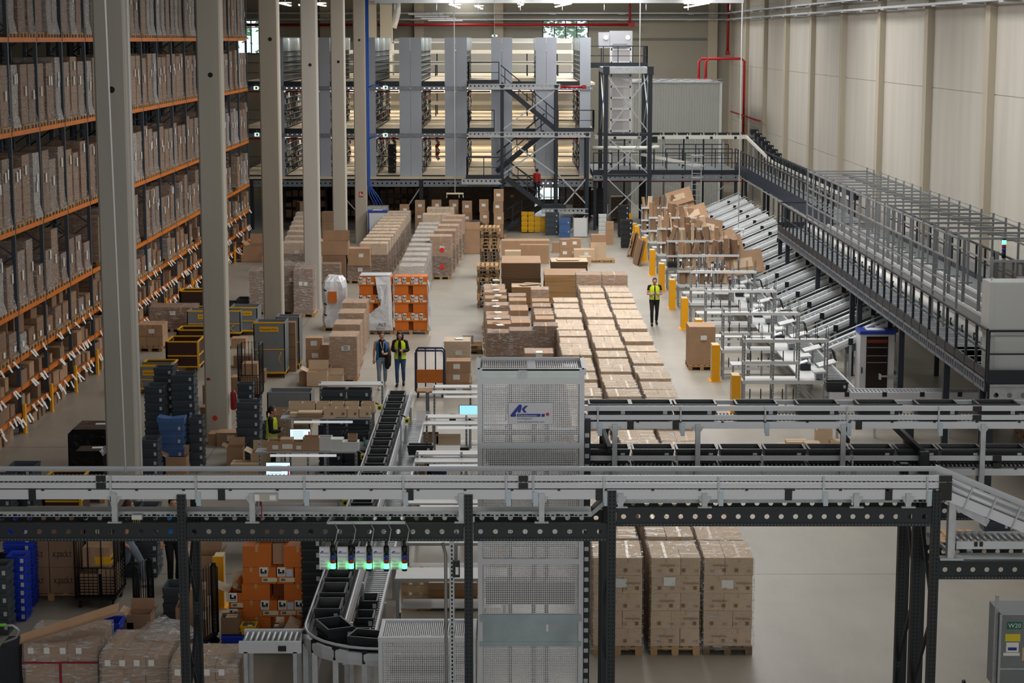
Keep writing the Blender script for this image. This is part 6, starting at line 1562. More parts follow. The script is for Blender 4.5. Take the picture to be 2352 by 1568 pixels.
# ---- tall wrapped cartons and small cartons by the two women
row(789, 879, 815, 790, 4, 'tall clear wrapped carton pallet behind the grey crates, %s from front', 'tall wrapped cartons beside the women', w=.85, d=1.15, h=1.3, nx=1, ny=1, layers=1, m=M_card, labels=2, pal=PAL)
sm = [(725, 858, .5, .36, 'carton at bottom left beside the tall wrapped cartons'), (748, 862, .45, .3, 'carton at the bottom right beside the tall wrapped cartons')]
tower(722, 862, .52, (.42, .4, .38), 'brown carton in the small pile left of the tall wrapped cartons, left, %s'); tower(745, 862, .5, (.34, .34, .3), 'brown carton in the small pile left of the tall wrapped cartons, right, %s', lab=False)
MB_ = 0
loose(738, 868, .5, .42, 'open marked carton in front of the small pile', .45, M_card, lab=True); loose(708, 884, .55, .4, 'marked carton at the front corner of the small pile', .5, M_card, lab=True); loose(728, 888, .62, .46, 'open tan carton with raised walls in front of the pile', .6, M_card_l, True); loose(765, 886, .6, .3, 'empty tan carton lying open beside the tall wrapped cartons', .4, M_card_l, True)
# pallets and wrapped goods by the tower top
x, y = G(1064, 814); e = thing('pallet', 'empty wide pallet lying on another by the light cartons', 'pallet', (x, y+.5, .15), PI/2); ob('pallet_deck', PAL, e); e = thing('pallet', 'bottom wide pallet beneath the one with grey block', 'pallet', (x, y+.5, 0), PI/2); ob('pallet_deck', PAL_OLD, e)
e = thing('grey_block', 'small grey striped block standing on the empty pallet', 'block', (x+.15, y+.45, .302)); MB().box(-.18, .18, -.15, .15, 0, .3).build('block_body', mat('grey_block', (150, 148, 146), .7), e)
for i in range(5): MB().box(-.183, .183, -.153, .153, .04+.055*i, .05+.055*i).build('band', M_grating, e)
x, y = G(1050, 868+20); e = wrapped(x, y+.5, 'wrapped carton pallet with white sheet behind the platform trolley', None, w=.8, d=.95, h=1.25, nx=1, ny=1, layers=1, m=M_card_l, labels=1); ob('top_sheet', MB().bx((0.05, 0, 1.42), (.24, .3, .004), .2).mesh('top_sheet', M_paper), e)
tower(1052, 905, .72, (.35, .3, .35), 'brown carton in the stack before the wrapped pallet, %s')
# big carton on pallet at the stations
x, y = G(1612, 850); e = wrapped(x, y+.6, 'huge single brown carton on a pallet between yellow guard posts', None, w=.85, d=1.1, h=1.25, nx=1, ny=1, layers=1, m=M_card, labels=1, wrap=False)
for k, (px, py, w, h, z) in enumerate(((1866, 1042, .4, .28, 0), (1893, 1030, .42, .5, 0), (1905, 1000, .36, .36, .5), (1925, 1035, .4, .25, 0), (1815, 1035, .6, .12, 0), (1832, 1028, .55, .1, .13))):
    loose(px if z < .3 else 1893, py if z == 0 else (1030 if z > .3 else 1035), w, h, ('low tan carton behind the lower tote conveyor', 'tall tan carton behind the lower tote conveyor', 'tan carton standing on the tall one behind the conveyor', 'small tan carton right of the tall one behind the conveyor', 'flat tan carton lying behind the lower conveyor', 'flat labelled carton lying on the other flat one')[k], w*.8, M_card_l, z=z, lab=k in (2,), fl=True)
wrapped(G(2345, 1005)[0]+.4, G(2345, 1012)[1]+.5, 'brown carton pallet under the sorter end at picture edge', None, w=1.0, d=1, h=.5, nx=1, ny=1, layers=1, m=M_card_d, labels=0, wrap=False)
# ---- cardboard flats standing in the far station racks
def flats(k, n, zz, seed, lv):
    r = random.Random(seed); x = 6.65
    for i in range(n):
        w = r.choice((.07, .12, .18, .24)); h = r.uniform(.4, .72); d = r.uniform(.25, .4); tl = r.choice((-.3, -.15, .0, .12, .35, .5))*r.random()
        tag(ob('carton_flat', MB().box(-w/2, w/2, -d/2, d/2, 0, h).mesh('carton_flat', r.choice((M_card, M_card_d, M_card_d, M_card_l))), None, (x+w/2, Y0s[k]+.28, zz), rot=(r.uniform(-.08, .08), tl, r.choice((-.7, -.3, 0, .1, .4, .8))*r.random())),
            'folded carton flat, %s at %s, %s from left' % (lv, WHERE(k), nth(i)), 'cardboard', 'carton flats in the far racks')
        x += w+r.uniform(.05, .16)
        if x > 8.75: break
for k in (4, 5, 6, 7, 8):
    flats(k, 13, 2.065, k, 'top shelf')
    if k > 4: flats(k, 10, 1.435, k+20, 'middle shelf')
    flats(k, 9, .92, k+40, 'worktop')
for i, (k, x, zz, w, h, rz) in enumerate(((8, 8.5, 2.35, 1.3, .8, .3), (8, 8.7, 2.0, 1.1, .6, .25), (7, 8.75, 2.0, 1.2, .8, .3), (6, 8.9, 1.9, 1.2, .8, -.2), (5, 8.9, 1.8, 1.3, .85, .3), (5, 9.05, 1.45, 1.5, 1.0, .2), (4, 9.2, 1.45, 1.5, 1.0, .15))):
    e = thing('carton_flat', 'large tilted carton flat leaning at the end of %s, %s' % (WHERE(k), ('upper sheet', 'lower sheet', 'single sheet', 'dark sheet', 'upper sheet', 'lower sheet', 'front sheet')[i]), 'cardboard', (x, Y0s[k]+.2, zz))
    MB().bx((0, 0, h*.3), (w, .06, h), 0, -.5, -rz).build('sheet_panel', M_card if i != 3 else M_card_d, e)
    MB().bx((-.05, -.04, h*.3), (w*.5, .02, h*.4), 0, -.5, -rz).build('fold_panel', M_card_l, e)
for i, (px, py) in enumerate(((1440, 590), (1446, 590), (1453, 592), (1458, 605), (1463, 610), (1469, 612))):
    x, y = G(px, py); tag(ob('carton_flat', MB().box(-.03, .03, 0, 1.0, 0, 1.2).mesh('carton_flat', (M_card, M_card_d, M_sheet)[i % 3]), None, (x, y, 0), rot=(0, .22, R.uniform(-.2, .2))), 'tall carton flat leaning at the aisle by far yellow posts, %s from left' % nth(i), 'cardboard', 'carton flats leaning at the aisle')
for k, (px, py) in enumerate(((1432, 545), (1440, 570))):
    x, y = G(px, py); crate_col(x, y+.3, 0, 6-k, .6, .42, .28, 'dark crate in the '+('far', 'near')[k]+' stack at the aisle end by yellow posts, %s from floor', M_bin)
for k, (px, py) in enumerate(((1425, 505), (1445, 530), (1457, 555))): yellow_post(*G(px, py), 'small yellow guard post at the far aisle end, %s from the back' % nth(k), .95, .3)
crate(6.85, Y0s[5]-.3, 1.0, .6, .42, .22, 'dark tote on the edge of a far packing table', M_bin)
# ================================================================ packing area at the left
M_scr = mat('screen_lit', (206, 226, 238), .3, emit=.85); M_scr2 = mat('screen_cyan', (150, 214, 226), .3, emit=.8); M_scrr = mat('screen_red', (190, 40, 60), .4, emit=.3)
M_tube = mat('lamp_strip', (236, 238, 240), .4, emit=.35)
def monitor(x, y, z, w, label, m=None, marks=True, rz=0.0):
    e = thing('monitor', label, 'monitor', (x, y, z), rz); h = w*.6
    MB().bx((0, 0, .1+h/2), (w+.03, .04, h+.03)).build('casing', M_black, e); s = MB().bx((0, -.022, .105+h/2), (w, .004, h)).build('screen', m or M_scr, e)
    if marks:
        for i in range(4): ob('screen_mark', MB().bx((0, 0, 0), (.04, .003, .05)).mesh('screen_mark', M_scrr), s, (w*.44, -.026, .15+h*.17*i+.02))
        for i in range(5): ob('screen_line', MB().bx((0, 0, 0), (w*.5, .002, .006)).mesh('screen_line', M_sign), s, (-w*.1, -.026, .16+h*.14*i+.02))
    MB().bx((0, .03, .06), (.06, .04, .14)).build('stand', M_black, e); MB().bx((0, .02, .01), (.24, .18, .02)).build('foot', M_black, e)
def station(x0, x1, y, label, dep=.75, zt=.95, shelf=1.62, lower=True, sh_dep=.42, white=True, lamp=True):
    e = thing('packing_table', label, 'table', (0, y, 0))
    mt = M_top if white else mat('worktop_grey', (168, 170, 172), .45)
    MB().box(x0, x1, 0, dep, zt-.03, zt).build('worktop', mt, e); MB().box(x0, x1, -.02, 0, zt-.05, zt+.005).build('edge_profile', M_rackp, e)
    for x in (x0+.04, (x0+x1)/2, x1-.04):
        MB().box(x-.03, x+.03, .02, .08, 0, zt-.03).build('leg', M_rackp, e)
        o = ob('rack_post', rack_post(shelf+.12)[0], e, (x, dep-.05, 0)); ob('post_holes', rack_post(shelf+.12)[1], o)['kind'] = 'stuff'
    if lower: MB().box(x0+.1, x1-.1, .15, dep-.05, .35, .37).build('lower_shelf', mt, e)
    if shelf:
        for k in range(2 if white else 1):
            MB().box(x0, x1, dep-.1-sh_dep+.48*k, dep-.1+.46*k, shelf+.06*k-.03, shelf+.06*k).build('upper_shelf', mt, e)
        if lamp: MB().box(x0+.3, x1-.45, dep-.3, dep-.25, shelf-.16, shelf-.11).build('lamp_strip', M_tube, e)
    MB().box(x0, x1, dep-.04, dep-.02, zt-.2, zt-.08).build('cable_channel', M_black, e)
    return e
station(-5.5, -3.35, 45.2, 'packing table with cartons on its shelf, second row left of the tote line', white=False)
station(-5.6, -3.4, 41.4, 'packing table with white piles on its shelf, third row left of the tote line', white=False)
station(-6.4, -3.6, 38.6, 'white packing table behind the foreground conveyor, left of the tote line', shelf=0)
RT = [(48.2, 'farthest white packing table right of the tote line by the mesh tower'), (44.2, 'second white packing table right of the tote line'), (40.1, 'third white packing table right of the tote line'), (36.4, 'fourth white packing table right of the tote line behind the beam'), (33.9, 'nearest white packing table right of the tote line under the signal towers')]
for k, (y, lab) in enumerate(RT): station(-2.02-.02*k, -.1, y, lab, shelf=1.68 if k < 4 else 0, lower=k != 2)
e = thing('bench_frame', 'white bench with two legs and cross rail before the first crate group', 'bench', (0, 47.55, 0)); MB().box(-4.8, -3.2, 0, .5, 2.02, 2.05).build('top_slab', M_top, e)
for x in (-4.77, -3.23): o = ob('rack_post', rack_post(2.1)[0], e, (x, .25, 0)); ob('post_holes', rack_post(2.1)[1], o)['kind'] = 'stuff'
MB().box(-4.77, -3.23, .5, .54, .6, .65).build('cross_rail', M_black, e)
# goods on the left tables
def up(px0, py0, Y): return V(px0, py0, Y)
def small_box(px, py, Y, w, d, h, label, m=None, op=True, grp=None, lab=False, rz=0.0):
    x, z = V(px, py, Y); e = thing('carton', label, 'carton', (x, Y+d/2, z), rz, grp); ob('carton_body', carton_mesh(w, d, h, m or M_card, op, False), e)
    if lab: ob('label_sheet', MB().bx((0, 0, 0), (w*.5, .004, h*.4)).mesh('label_sheet', M_paper), e, (0, -d/2-.003, h*.5))
ys = 45.2+.75-.5; sz = 1.62
def on(Y, px): return V(px, 950, Y)[0]
for i, px in enumerate((757, 784, 811, 838)): e = thing('carton', 'small open tan carton in the front row on table shelf, %s from left' % nth(i), 'carton', (on(45.5, px), 45.62, 1.62), R.uniform(-.06, .06), 'open cartons on the shelf front'); ob('carton_body', carton_mesh(.27, .26, .22, M_card_l, True, False), e); ob('print_mark', boxes_mk, e, (.05, -.135, .1))
for i, px in enumerate((678, 709, 741, 774, 808, 845)): e = thing('carton', 'open tan carton in the rear row above the table shelf, %s from left' % nth(i), 'carton', (on(46.2, px), 46.35, 1.62), R.uniform(-.05, .05), 'open cartons behind the shelf'); ob('carton_body', carton_mesh(.32, .3, .22, M_card_l, True, False), e)
e = thing('shelf_board', 'rear board carrying the second row of open cartons', 'shelf', (0, 46.2, 1.6)); MB().box(-5.45, -3.3, 0, .4, -.02, .015).build('board', M_rackp, e); MB().box(-5.4, -5.35, .1, .15, -1.6, 0).build('leg', M_rackp, e); MB().box(-3.4, -3.35, .1, .15, -1.6, 0).build('leg', M_rackp, e)
e = thing('cardboard_pile', 'small pile of flat cardboard on the table shelf', 'cardboard', (on(45.5, 712), 45.6, 1.62))
for k in range(4): MB().bx((R.uniform(-.01, .01), 0, .02+.035*k), (.58, .3, .03), R.uniform(-.03, .03)).build('flat_sheet', M_card_l if k > 2 else M_card, e)
small_box(675, 958, 45.5, .2, .2, .1, 'tiny tan carton at the left end of the table shelf', M_card_l, False)
monitor(on(45.3, 687), 45.5, .95, .48, 'lit monitor on the second row packing table')
monitor(on(41.5, 634), 41.7, .95, .52, 'lit monitor on the third row packing table')
e = thing('keyboard_stand', 'black round scanner stand on the second row packing table', 'stand', (on(45.3, 735), 45.35, .95)); MB().path([(0, 0, 0), (0, 0, .04), (0, 0, .1)], [.13, .12, .05], 14).build('stand_base', M_black, e); MB().bx((0, .1, .3), (.12, .05, .4)).build('stand_back', mat('navy_dark', (24, 28, 54), .5), e)
for i, (px, c, h, r_, lab) in enumerate(((790, (90, 84, 70), .1, .09, 'round woven bowl'), (800, (92, 150, 50), .2, .05, 'green drinking bottle'), (812, (206, 120, 150), .17, .03, 'pink slim bottle'), (822, (214, 206, 190), .1, .05, 'cream cup'), (838, (60, 176, 166), .16, .045, 'turquoise cup'), (834, (224, 224, 214), .08, .04, 'white tape roll'), (847, (190, 190, 186), .16, .1, 'clear bag of small parts'), (765, (30, 32, 34), .14, .11, 'black lidded box'), (750, (226, 210, 140), .05, .06, 'yellow tape roll'))):
    e = thing('bottle' if 'bottle' in lab else 'table_item', '%s on the second row packing table' % lab, 'bottle' if 'bottle' in lab else 'item', (on(45.3, px), 45.35+.05*(i % 3), .95)); MB().path([(0, 0, 0), (0, 0, h*.75), (0, 0, h*.85), (0, 0, h)], [r_, r_, r_*.7, r_*.6], 12).build('item_body', mat('item_%d' % i, c, .4), e)
for i, (px, w, h, m, op, lab) in enumerate(((629, .32, .22, M_card, True, 'brown carton with white label, leftmost on the third row shelf'), (656, .28, .26, M_card, False, 'brown carton with a big white label, second on the third row shelf'), (683, .27, .2, M_card, True, 'brown carton with tilted label, third on the third row shelf'), (714, .36, .3, M_card, True, 'open brown carton holding white papers on the third row shelf'), (745, .28, .3, M_white, True, 'white carton over brown one on the third row shelf'), (772, .27, .26, M_white, False, 'white lidded archive box on the third row shelf'), (804, .36, .2, M_white, False, 'white pile of printed mailers on the third row shelf'))):
    e = thing('carton', lab, 'carton', (on(41.7, px), 41.85, 1.62), R.uniform(-.05, .05)); ob('carton_body', carton_mesh(w, .3, h, m, op, False), e)
    if i in (0, 1, 2): ob('label_sheet', MB().bx((0, 0, 0), (w*(.4 if i != 1 else .8), .004, h*.4)).mesh('label_sheet', M_paper), e, (0.02, -.153, h*.4))
e = thing('carton', 'small open carton on top of the printed mailers', 'carton', (on(41.7, 808), 41.85, 1.825)); ob('carton_body', carton_mesh(.2, .2, .14, M_card, True, False), e)
for i, (px, c, lab) in enumerate(((735, (214, 190, 190), 'pale pink foil bag'), (748, (60, 56, 60), 'dark foil bag'), (790, (208, 210, 210), 'white printer'), (700, (40, 40, 46), 'black scissors holder'))):
    e = thing('table_item', '%s on the third row packing table' % lab, 'item', (on(41.5, px), 41.6, .95)); MB().path([(0, 0, 0), (0, 0, .1), (0, 0, .16)], [.12, .11, .05], 10).build('item_body', mat('item_b%d' % i, c, .35), e)
e = thing('wood_board', 'light wood board lying on the white table behind the foreground conveyor', 'board', (V(697, 1160, 38.8)[0], 38.7, .95)); MB().box(-.3, .3, 0, .5, 0, .02).build('board_panel', mat('birch', (206, 172, 128), .6, var=.1), e)
for i, (px, Y) in enumerate(((872, 46.5), (834, 42.5), (793, 38.9), (935, 43.6), (1146, 33.5))):
    if i == 4: continue
    x, z = V(px, (935, 1048, 1153, 965)[i], Y); e = thing('stop_button', 'yellow emergency stop box on a dark arm, %s beside the tote line' % nth(i), 'switch', (x, Y, z)); MB().bx((0, 0, 0), (.1, .1, .12)).build('box_body', mat('stop_yellow', (232, 214, 30), .4), e); MB().tube((0, -.05, .0), (0, -.09, .0), .03, 10).build('stop_knob', M_black, e); MB().bar((0, .03, .05), (-.15, .1, .12), .03).build('arm', M_black, e); MB().bar((-.15, .1, .12), (-.15, .1, -z), .03).build('stand_pole', M_rackp, e)
# right tables gear
monitor(on(48.3, 1078), 48.5, .95, .5, 'cyan monitor on the farthest right packing table', M_scr2, False)
e = thing('table_item', 'clear tilted plate stand on the farthest right packing table', 'stand', (on(48.3, 972), 48.4, .95)); MB().bx((0, .1, .12), (.36, .02, .3), 0, -.6).build('plate', M_plexi, e); MB().bx((.1, .2, .3), (.09, .05, .9), 0, .15).build('tall_back', M_grating, e)
e = thing('label_printer', 'small black label printer on the farthest right packing table', 'printer', (on(48.3, 1039), 48.5, .95)); MB().bx((0, 0, .08), (.16, .2, .16)).build('housing', M_black, e); MB().bx((0, -.02, .17), (.14, .14, .02)).build('lid', M_rail, e)
for k, (px, Y, w) in enumerate(((965, 44.5, .6), (945, 40.4, .45))): crate(on(Y, px), Y, .95, w, .3, .24, 'black tote standing on the %s right packing table' % ('second', 'third')[k], M_bin)
e = thing('cable_bundle', 'tangled black cables hanging on the second right packing table', 'cable', (on(44.2, 975), 44.2, .85))
for k in range(5): MB().path([(R.uniform(-.3, .3), -.03, .1), (R.uniform(-.3, .3), -.05, -.1), (R.uniform(-.2, .3), -.05, -.2), (R.uniform(0, .4), -.03, .05)], .008, 5).build('cable', M_black, e)
e = thing('label_printer', 'black printer on the second right packing table', 'printer', (on(44.3, 1066), 44.5, .95)); MB().bx((0, 0, .09), (.2, .2, .18)).build('housing', M_black, e); MB().bx((.25, 0, .06), (.24, .2, .1)).build('paper_tray', M_rackp, e)
for k, (px, py, Y, w, h, m) in enumerate(((965, 1015, 45, .5, .3, M_card_d), (1000, 1015, 45, .5, .3, mat('navy_box', (36, 48, 92), .5)), (975, 935, 49, .7, .25, M_card), (1030, 938, 49, .6, .2, M_card_l))):
    x = on(Y-.4, px); e = thing('carton', 'low %s on the lower shelf of a right packing table, %s' % ('box', nth(k)), 'carton', (x, RT[0 if k > 1 else 1][0]+.4, .37)); ob('carton_body', carton_mesh(w, .3, h, m, k == 2, False), e)
# platform trolley with orange board
x, y = G(985, 925); e = thing('platform_trolley', 'blue framed trolley with orange board behind the farthest right table', 'trolley', (x, y+.8, 0))
M_bl = mat('trolley_blue', (44, 54, 84), .45)
for yy in (0, .5): MB().path([(-.42, yy, .2), (-.42, yy, 1.35), (-.36, yy, 1.42), (.36, yy, 1.42), (.42, yy, 1.35), (.42, yy, .2)], .03, 8).build('hoop_handle', M_bl, e)
for xx in (-.15, .15): MB().tube((xx, .5, .25), (xx, .5, 1.4), .02, 6).build('bar', M_bl, e)
MB().box(-.4, .4, .0, .03, .45, .85).build('orange_board', mat('board_orange', (196, 110, 40), .6, var=.1), e); MB().box(-.42, .42, 0, .55, .15, .2).build('deck', M_wood, e)
for xx in (-.36, .36):
    for yy in (.06, .5): MB().tube((xx-.02, yy, .08), (xx+.02, yy, .08), .08, 10).build('wheel', M_black, e)
for k in range(4):
    t = 'SETRA'[k]; pass
# crates on the floor and stacks
def gcol(px, py, n, lab, w=.6, d=.42, h=.22, m=None, z=0.0, rz=0.0, pal=False):
    x, y = G(px, py)
    if pal:
        e = thing('pallet', 'pallet under the '+lab % 'grey', 'pallet', (x, y+.5, 0)); ob('pallet_deck', PAL, e); z = .155
    crate_col(x, y+d/2, z, n, w, d, h, lab, m, rz=rz)
gcol(424, 1062, 10, 'grey crate in the tallest stack beside the first column, %s from floor', .58, .62, pal=False); gcol(358, 1070, 9, 'grey crate in the stack hidden behind the first column edge, %s from floor', .5, .62)
gcol(380, 1042, 10, 'grey crate in the middle rear stack beside first column, %s from floor', .5, .5); gcol(452, 1082, 6, 'grey crate in the short stack before the tallest one, %s from floor', .35, .42)
gcol(345, 1118, 5, 'grey crate in the low front stack right of the first column, %s from floor', .42, .6); 
gcol(395, 1090, 4, 'blue lidded crate in the stack before the grey ones, %s from floor', .62, .45, .32, M_cblue)
x, y = G(395, 1090)
for k, dx in enumerate((-.17, .17)):
    e = thing('crate_lid', 'pale blue folded lid on top of the blue crates, %s' % ('left', 'right')[k], 'lid', (x+dx, y+.2, 1.32)); MB().bx((0, 0, .05), (.33, .4, .06), 0, 0, .18 if k == 0 else -.12).build('lid_panel', M_cblue, e); MB().bx((0, -.2, .03), (.33, .03, .1)).build('lid_edge', M_cblue, e)
loose(405, 1098, .5, .52, 'tall open tan carton below the blue crates', .45, M_card, True)
gcol(572, 1066, 7, 'grey crate in the stack left of the woman with ponytail, %s from floor', .6, .5); gcol(618, 1042, 3, 'grey crate in the short stack by the woman with ponytail, %s from floor', .38, .5, .25); gcol(566, 1038, 8, 'grey crate in the rear stack by the second column, %s from floor', .42, .3)
for r_ in range(2):
    x = (-4.43, -3.8)[r_]; crate_col(x, 47.82, 0, 8, .61, .42, .235, 'grey crate in the '+('left', 'right')[r_]+' stack beneath the white bench slab, %s from floor')
    crate_col(x, 46.9, 0, 4, .6, .42, .24, 'grey crate in the '+('left', 'right')[r_]+' stack behind the second row table, %s from floor')
gcol(48, 1190, 5, 'grey crate in the stack at the picture edge behind the foreground conveyor, %s from floor', .6, .8); gcol(2, 1215, 5, 'grey crate in the cut off stack at the picture edge, %s from floor', .5, .6)
gcol(300, 1327, 6, 'dark grey crate in the left stack behind the jeans wearer, %s from floor', .38, .6, .23); gcol(342, 1327, 6, 'dark grey crate in the right stack behind the jeans wearer, %s from floor', .38, .6, .23)
gcol(400, 1427, 2, 'grey crate near the black lattice post, %s from floor', .4, .6, .3); gcol(718, 1478, 10, 'dark crate in the stack right of the orange cartons, %s from floor', .36, .6, .21, M_bin)
M_cb = mat('crate_royal_blue', (30, 62, 190), .4)
gcol(40, 1428, 8, 'royal blue crate in the front stack at the picture edge, %s from floor', .36, .45, .15, M_cb); gcol(46, 1395, 11, 'royal blue crate in the rear stack at picture edge, %s from floor', .55, .45, .15, M_cb)
gcol(0, 1460, 5, 'dark grey crate cut off by the picture edge beside blue crates, %s from floor', .35, .5, .25)
def bag(px, py, Y, w, label, m, seed):
    x, z = V(px, py, Y); r = random.Random(seed); e = thing('plastic_bag', label, 'bag', (x, Y, z))
    b = MB(); n = 12; vs = []
    for k, (rr, zz) in enumerate(((1, 0), (1.05, .3), (.8, .7), (.35, 1))):
        for i in range(n): t = 2*PI*i/n; vs.append((math.cos(t)*w*.5*rr*r.uniform(.8, 1.15), math.sin(t)*w*.35*rr*r.uniform(.8, 1.15), zz*w*.4*r.uniform(.7, 1.1)))
    b.add(vs, [(k*n+i, k*n+(i+1) % n, (k+1)*n+(i+1) % n, (k+1)*n+i) for k in range(3) for i in range(n)]+[tuple(3*n+i for i in range(n)), tuple(range(n))[::-1]]); b.build('bag_body', m, e); MB().bx((w*.1, -w*.3, w*.2), (w*.3, .02, w*.15), .2, .5).build('bag_label', M_paper, e)
M_bagb = mat('bag_black', (36, 36, 40), .2, var=.3, scale=6, bump=.6); M_bagr = mat('bag_red', (150, 36, 48), .3, var=.3, bump=.6)
bag(28, 1288, 35.4, .6, 'black plastic bags lying on the rear blue crates', M_bagb, 1); bag(32, 1340, 34.6, .34, 'red and black bag on the front blue crates', M_bagr, 2)
# black wrapped bundles by the first column
M_blkf = mat('black_wrap', (22, 22, 24), .22, var=.3, scale=4, bump=.7)
for px, py, w, d, h, lab in ((206, 1105, 1.0, 1.3, 1.25, 'tall pallet bundle wrapped in black film beside first column'), (203, 1150, .75, .8, 1.15, 'smaller pallet bundle wrapped in black film in front')):
    x, y = G(px, py); e = thing('black_bundle', lab, 'pallet load', (x, y, 0)); ob('pallet', PAL, e, (0, d/2, 0))
    b = MB(); c = .1; o = [(-w/2, 0), (w/2, 0), (w/2, d), (-w/2, d)]; i_ = [(-w/2+c, c), (w/2-c, c), (w/2-c, d-c), (-w/2+c, d-c)]
    b.add([(p[0], p[1], .12) for p in o]+[(p[0]*.98, p[1], h-.1) for p in o]+[(p[0], p[1], h) for p in i_], [(k, (k+1) % 4, 4+(k+1) % 4, 4+k) for k in range(4)]+[(4+k, 4+(k+1) % 4, 8+(k+1) % 4, 8+k) for k in range(4)]+[(8, 9, 10, 11)]); b.build('black_wrap', M_blkf, e)
    MB().bx((.15, d*.6, h+.004), (.25, .18, .004), .1).build('label_sheet', M_paper, e)
# roll cages and post carts
M_cagew = mat('cage_black', (30, 32, 34), .45, .3)
def wheels(e, w, d):
    for x in (-w/2+.06, w/2-.06):
        for y in (.08, d-.08): MB().tube((x-.02, y, .07), (x+.02, y, .07), .07, 10).build('wheel', M_black, e)
def roll_cage(px, py, w, d, h, label, rz=0.0, mesh=True, m=None):
    x, y = G(px, py); e = thing('roll_cage', label, 'roll cage', (x, y, 0), rz); m = m or M_cagew
    MB().box(-w/2, w/2, 0, d, .15, .2).build('base_frame', m, e); wheels(e, w, d)
    for xx in (-w/2, w/2):
        b = MB(); b.path([(xx, 0, .2), (xx, 0, h-.08), (xx, .08, h), (xx, d-.08, h), (xx, d, h-.08), (xx, d, .2)], .022, 6)
        for i in range(1, 5): b.tube((xx, d*i/5, .2), (xx, d*i/5, h), .009, 4)
        for i in range(1, 8): b.tube((xx, 0, .2+(h*.5-.2)*i/8), (xx, d, .2+(h*.5-.2)*i/8), .007, 4)
        b.build('wire_side', m, e)
    b = MB(); b.path([(-w/2, d, .2), (-w/2, d, h*.98), (w/2, d, h*.98), (w/2, d, .2)], .02, 6)
    for i in range(1, 6): b.tube((-w/2+w*i/6, d, .2), (-w/2+w*i/6, d, h), .009, 4)
    b.build('wire_back', m, e)
    if mesh:
        b = MB(); b.path([(-w/2, -.01, .22), (-w/2, -.01, h*.48), (w/2, -.01, h*.48), (w/2, -.01, .22)], .018, 6)
        for i in range(1, 9): b.tube((-w/2+w*i/9, -.01, .2), (-w/2+w*i/9, -.01, h*.48), .008, 4)
        for i in range(1, 8): b.tube((-w/2, -.01, .2+(h*.28)*i/8), (w/2, -.01, .2+(h*.28)*i/8), .008, 4)
        for i in (2, 4): b.tube((-w/2+w*i/6, -.01, h*.48), (-w/2+w*i/6, -.01, h*.95), .014, 5)
        b.build('front_gate', m, e)
    return e, x, y
roll_cage(221, 1397, .74, .9, 1.62, 'black roll cage holding brown cartons beside the printed cartons')
x, y = G(221, 1397)
for k, (dx, zz, w, h) in enumerate(((-.12, .22, .42, .4), (.18, .22, .3, .5), (0, 1.0, .5, .4))): e = thing('carton', 'brown carton inside the black roll cage, %s' % ('left', 'right', 'top')[k], 'carton', (x+dx, y+.4, zz if zz < .9 else .73)); ob('carton_body', carton_mesh(w, .5, h, M_card, k == 1, True), e)
crate(x+.12, y+.28, .73, .3, .3, .22, 'yellow crate inside the black roll cage', MATS['crate_yellow'], clip=False)
roll_cage(573, 925, .62, .8, 1.7, 'black roll cage beside the second concrete column', mesh=True)
e, x, y = roll_cage(337, 1412, .62, .1, 1.0, 'folded black roll cage side standing near the jeans wearer', PI/2*.85, False); roll_cage(484, 1490, .7, .1, 1.45, 'folded black roll cage side with yellow tag before the yellow post', PI/2*.85, False)
for k, (dx, z, w, h) in enumerate(((0, .22, .5, .5), (.0, .73, .45, .4))): x, y = G(573, 925); e = thing('carton', 'brown carton inside the roll cage by the second column, %s' % ('lower', 'upper')[k], 'carton', (x+dx, y+.45, z)); ob('carton_body', carton_mesh(w, .5, h, M_card, False, True), e)
M_pgrey = mat('post_cart_grey', (124, 130, 134), .5, .2, var=.06); M_pyel = mat('post_yellow', (236, 176, 20), .45); M_pbr = mat('cart_brown_panel', (58, 34, 24), .5, var=.1)
def post_cart(px, py, w, d, h, label, sign=True, rz=0.0, op=True, text='Deutsche Post'):
    x, y = G(px, py); e = thing('post_cart', label, 'cart', (x, y, 0), rz); wheels(e, w, d)
    MB().box(-w/2, w/2, 0, d, .14, .2).build('base', M_pyel, e)
    MB().box(-w/2, w/2, 0, .03, .2, h).build('front_panel', M_pgrey, e); MB().box(-w/2, -w/2+.03, 0, d, .2, h).build('side_panel', M_pgrey, e); MB().box(w/2-.03, w/2, 0, d, .2, h).build('side_panel', M_pgrey, e); MB().box(-w/2, w/2, d-.03, d, .2, h*.98).build('rear_panel', M_pgrey, e)
    MB().bar((-w/2, .015, h), (w/2, .015, h), .04).build('top_edge', M_pyel if sign else M_pgrey, e)
    MB().bar((-w/2+.02, -.01, h*.52), (w/2-.02, -.01, h*.52), .025).build('cross_bar', M_pyel, e)
    for s in (-1, 1): MB().path([(s*w*.38, -.02, h*.48), (s*w*.3, -.04, h*.36), (s*w*.38, -.02, h*.22)], .012, 5).build('strap', M_pyel, e)
    if sign:
        s = MB().box(-w*.3, w*.3, -.012, 0, h-.28, h-.12).build('sign_plate', M_pyel, e); t = ob('sign_text', text_mesh(text, .085, M_ink, .001), s, (-w*.27, -.014, h-.23)); t.scale = (w/.98, 1, 1)
    return e, x, y
post_cart(620, 868, .98, 1.1, 1.75, 'tall grey post cart with yellow sign plate beside the second column'); post_cart(662, 848, .75, .9, 1.7, 'grey cart full of brown cartons behind the tall post cart', False)
x, y = G(662, 848)
for k in range(4): e = thing('carton', 'brown carton stacked in the grey cart behind the post cart, %s from bottom' % nth(k), 'carton', (x+.05, y-.25, .2+.4*k-.2)); ob('carton_body', carton_mesh(.5, .4, .39, M_card_d, False, True), e)
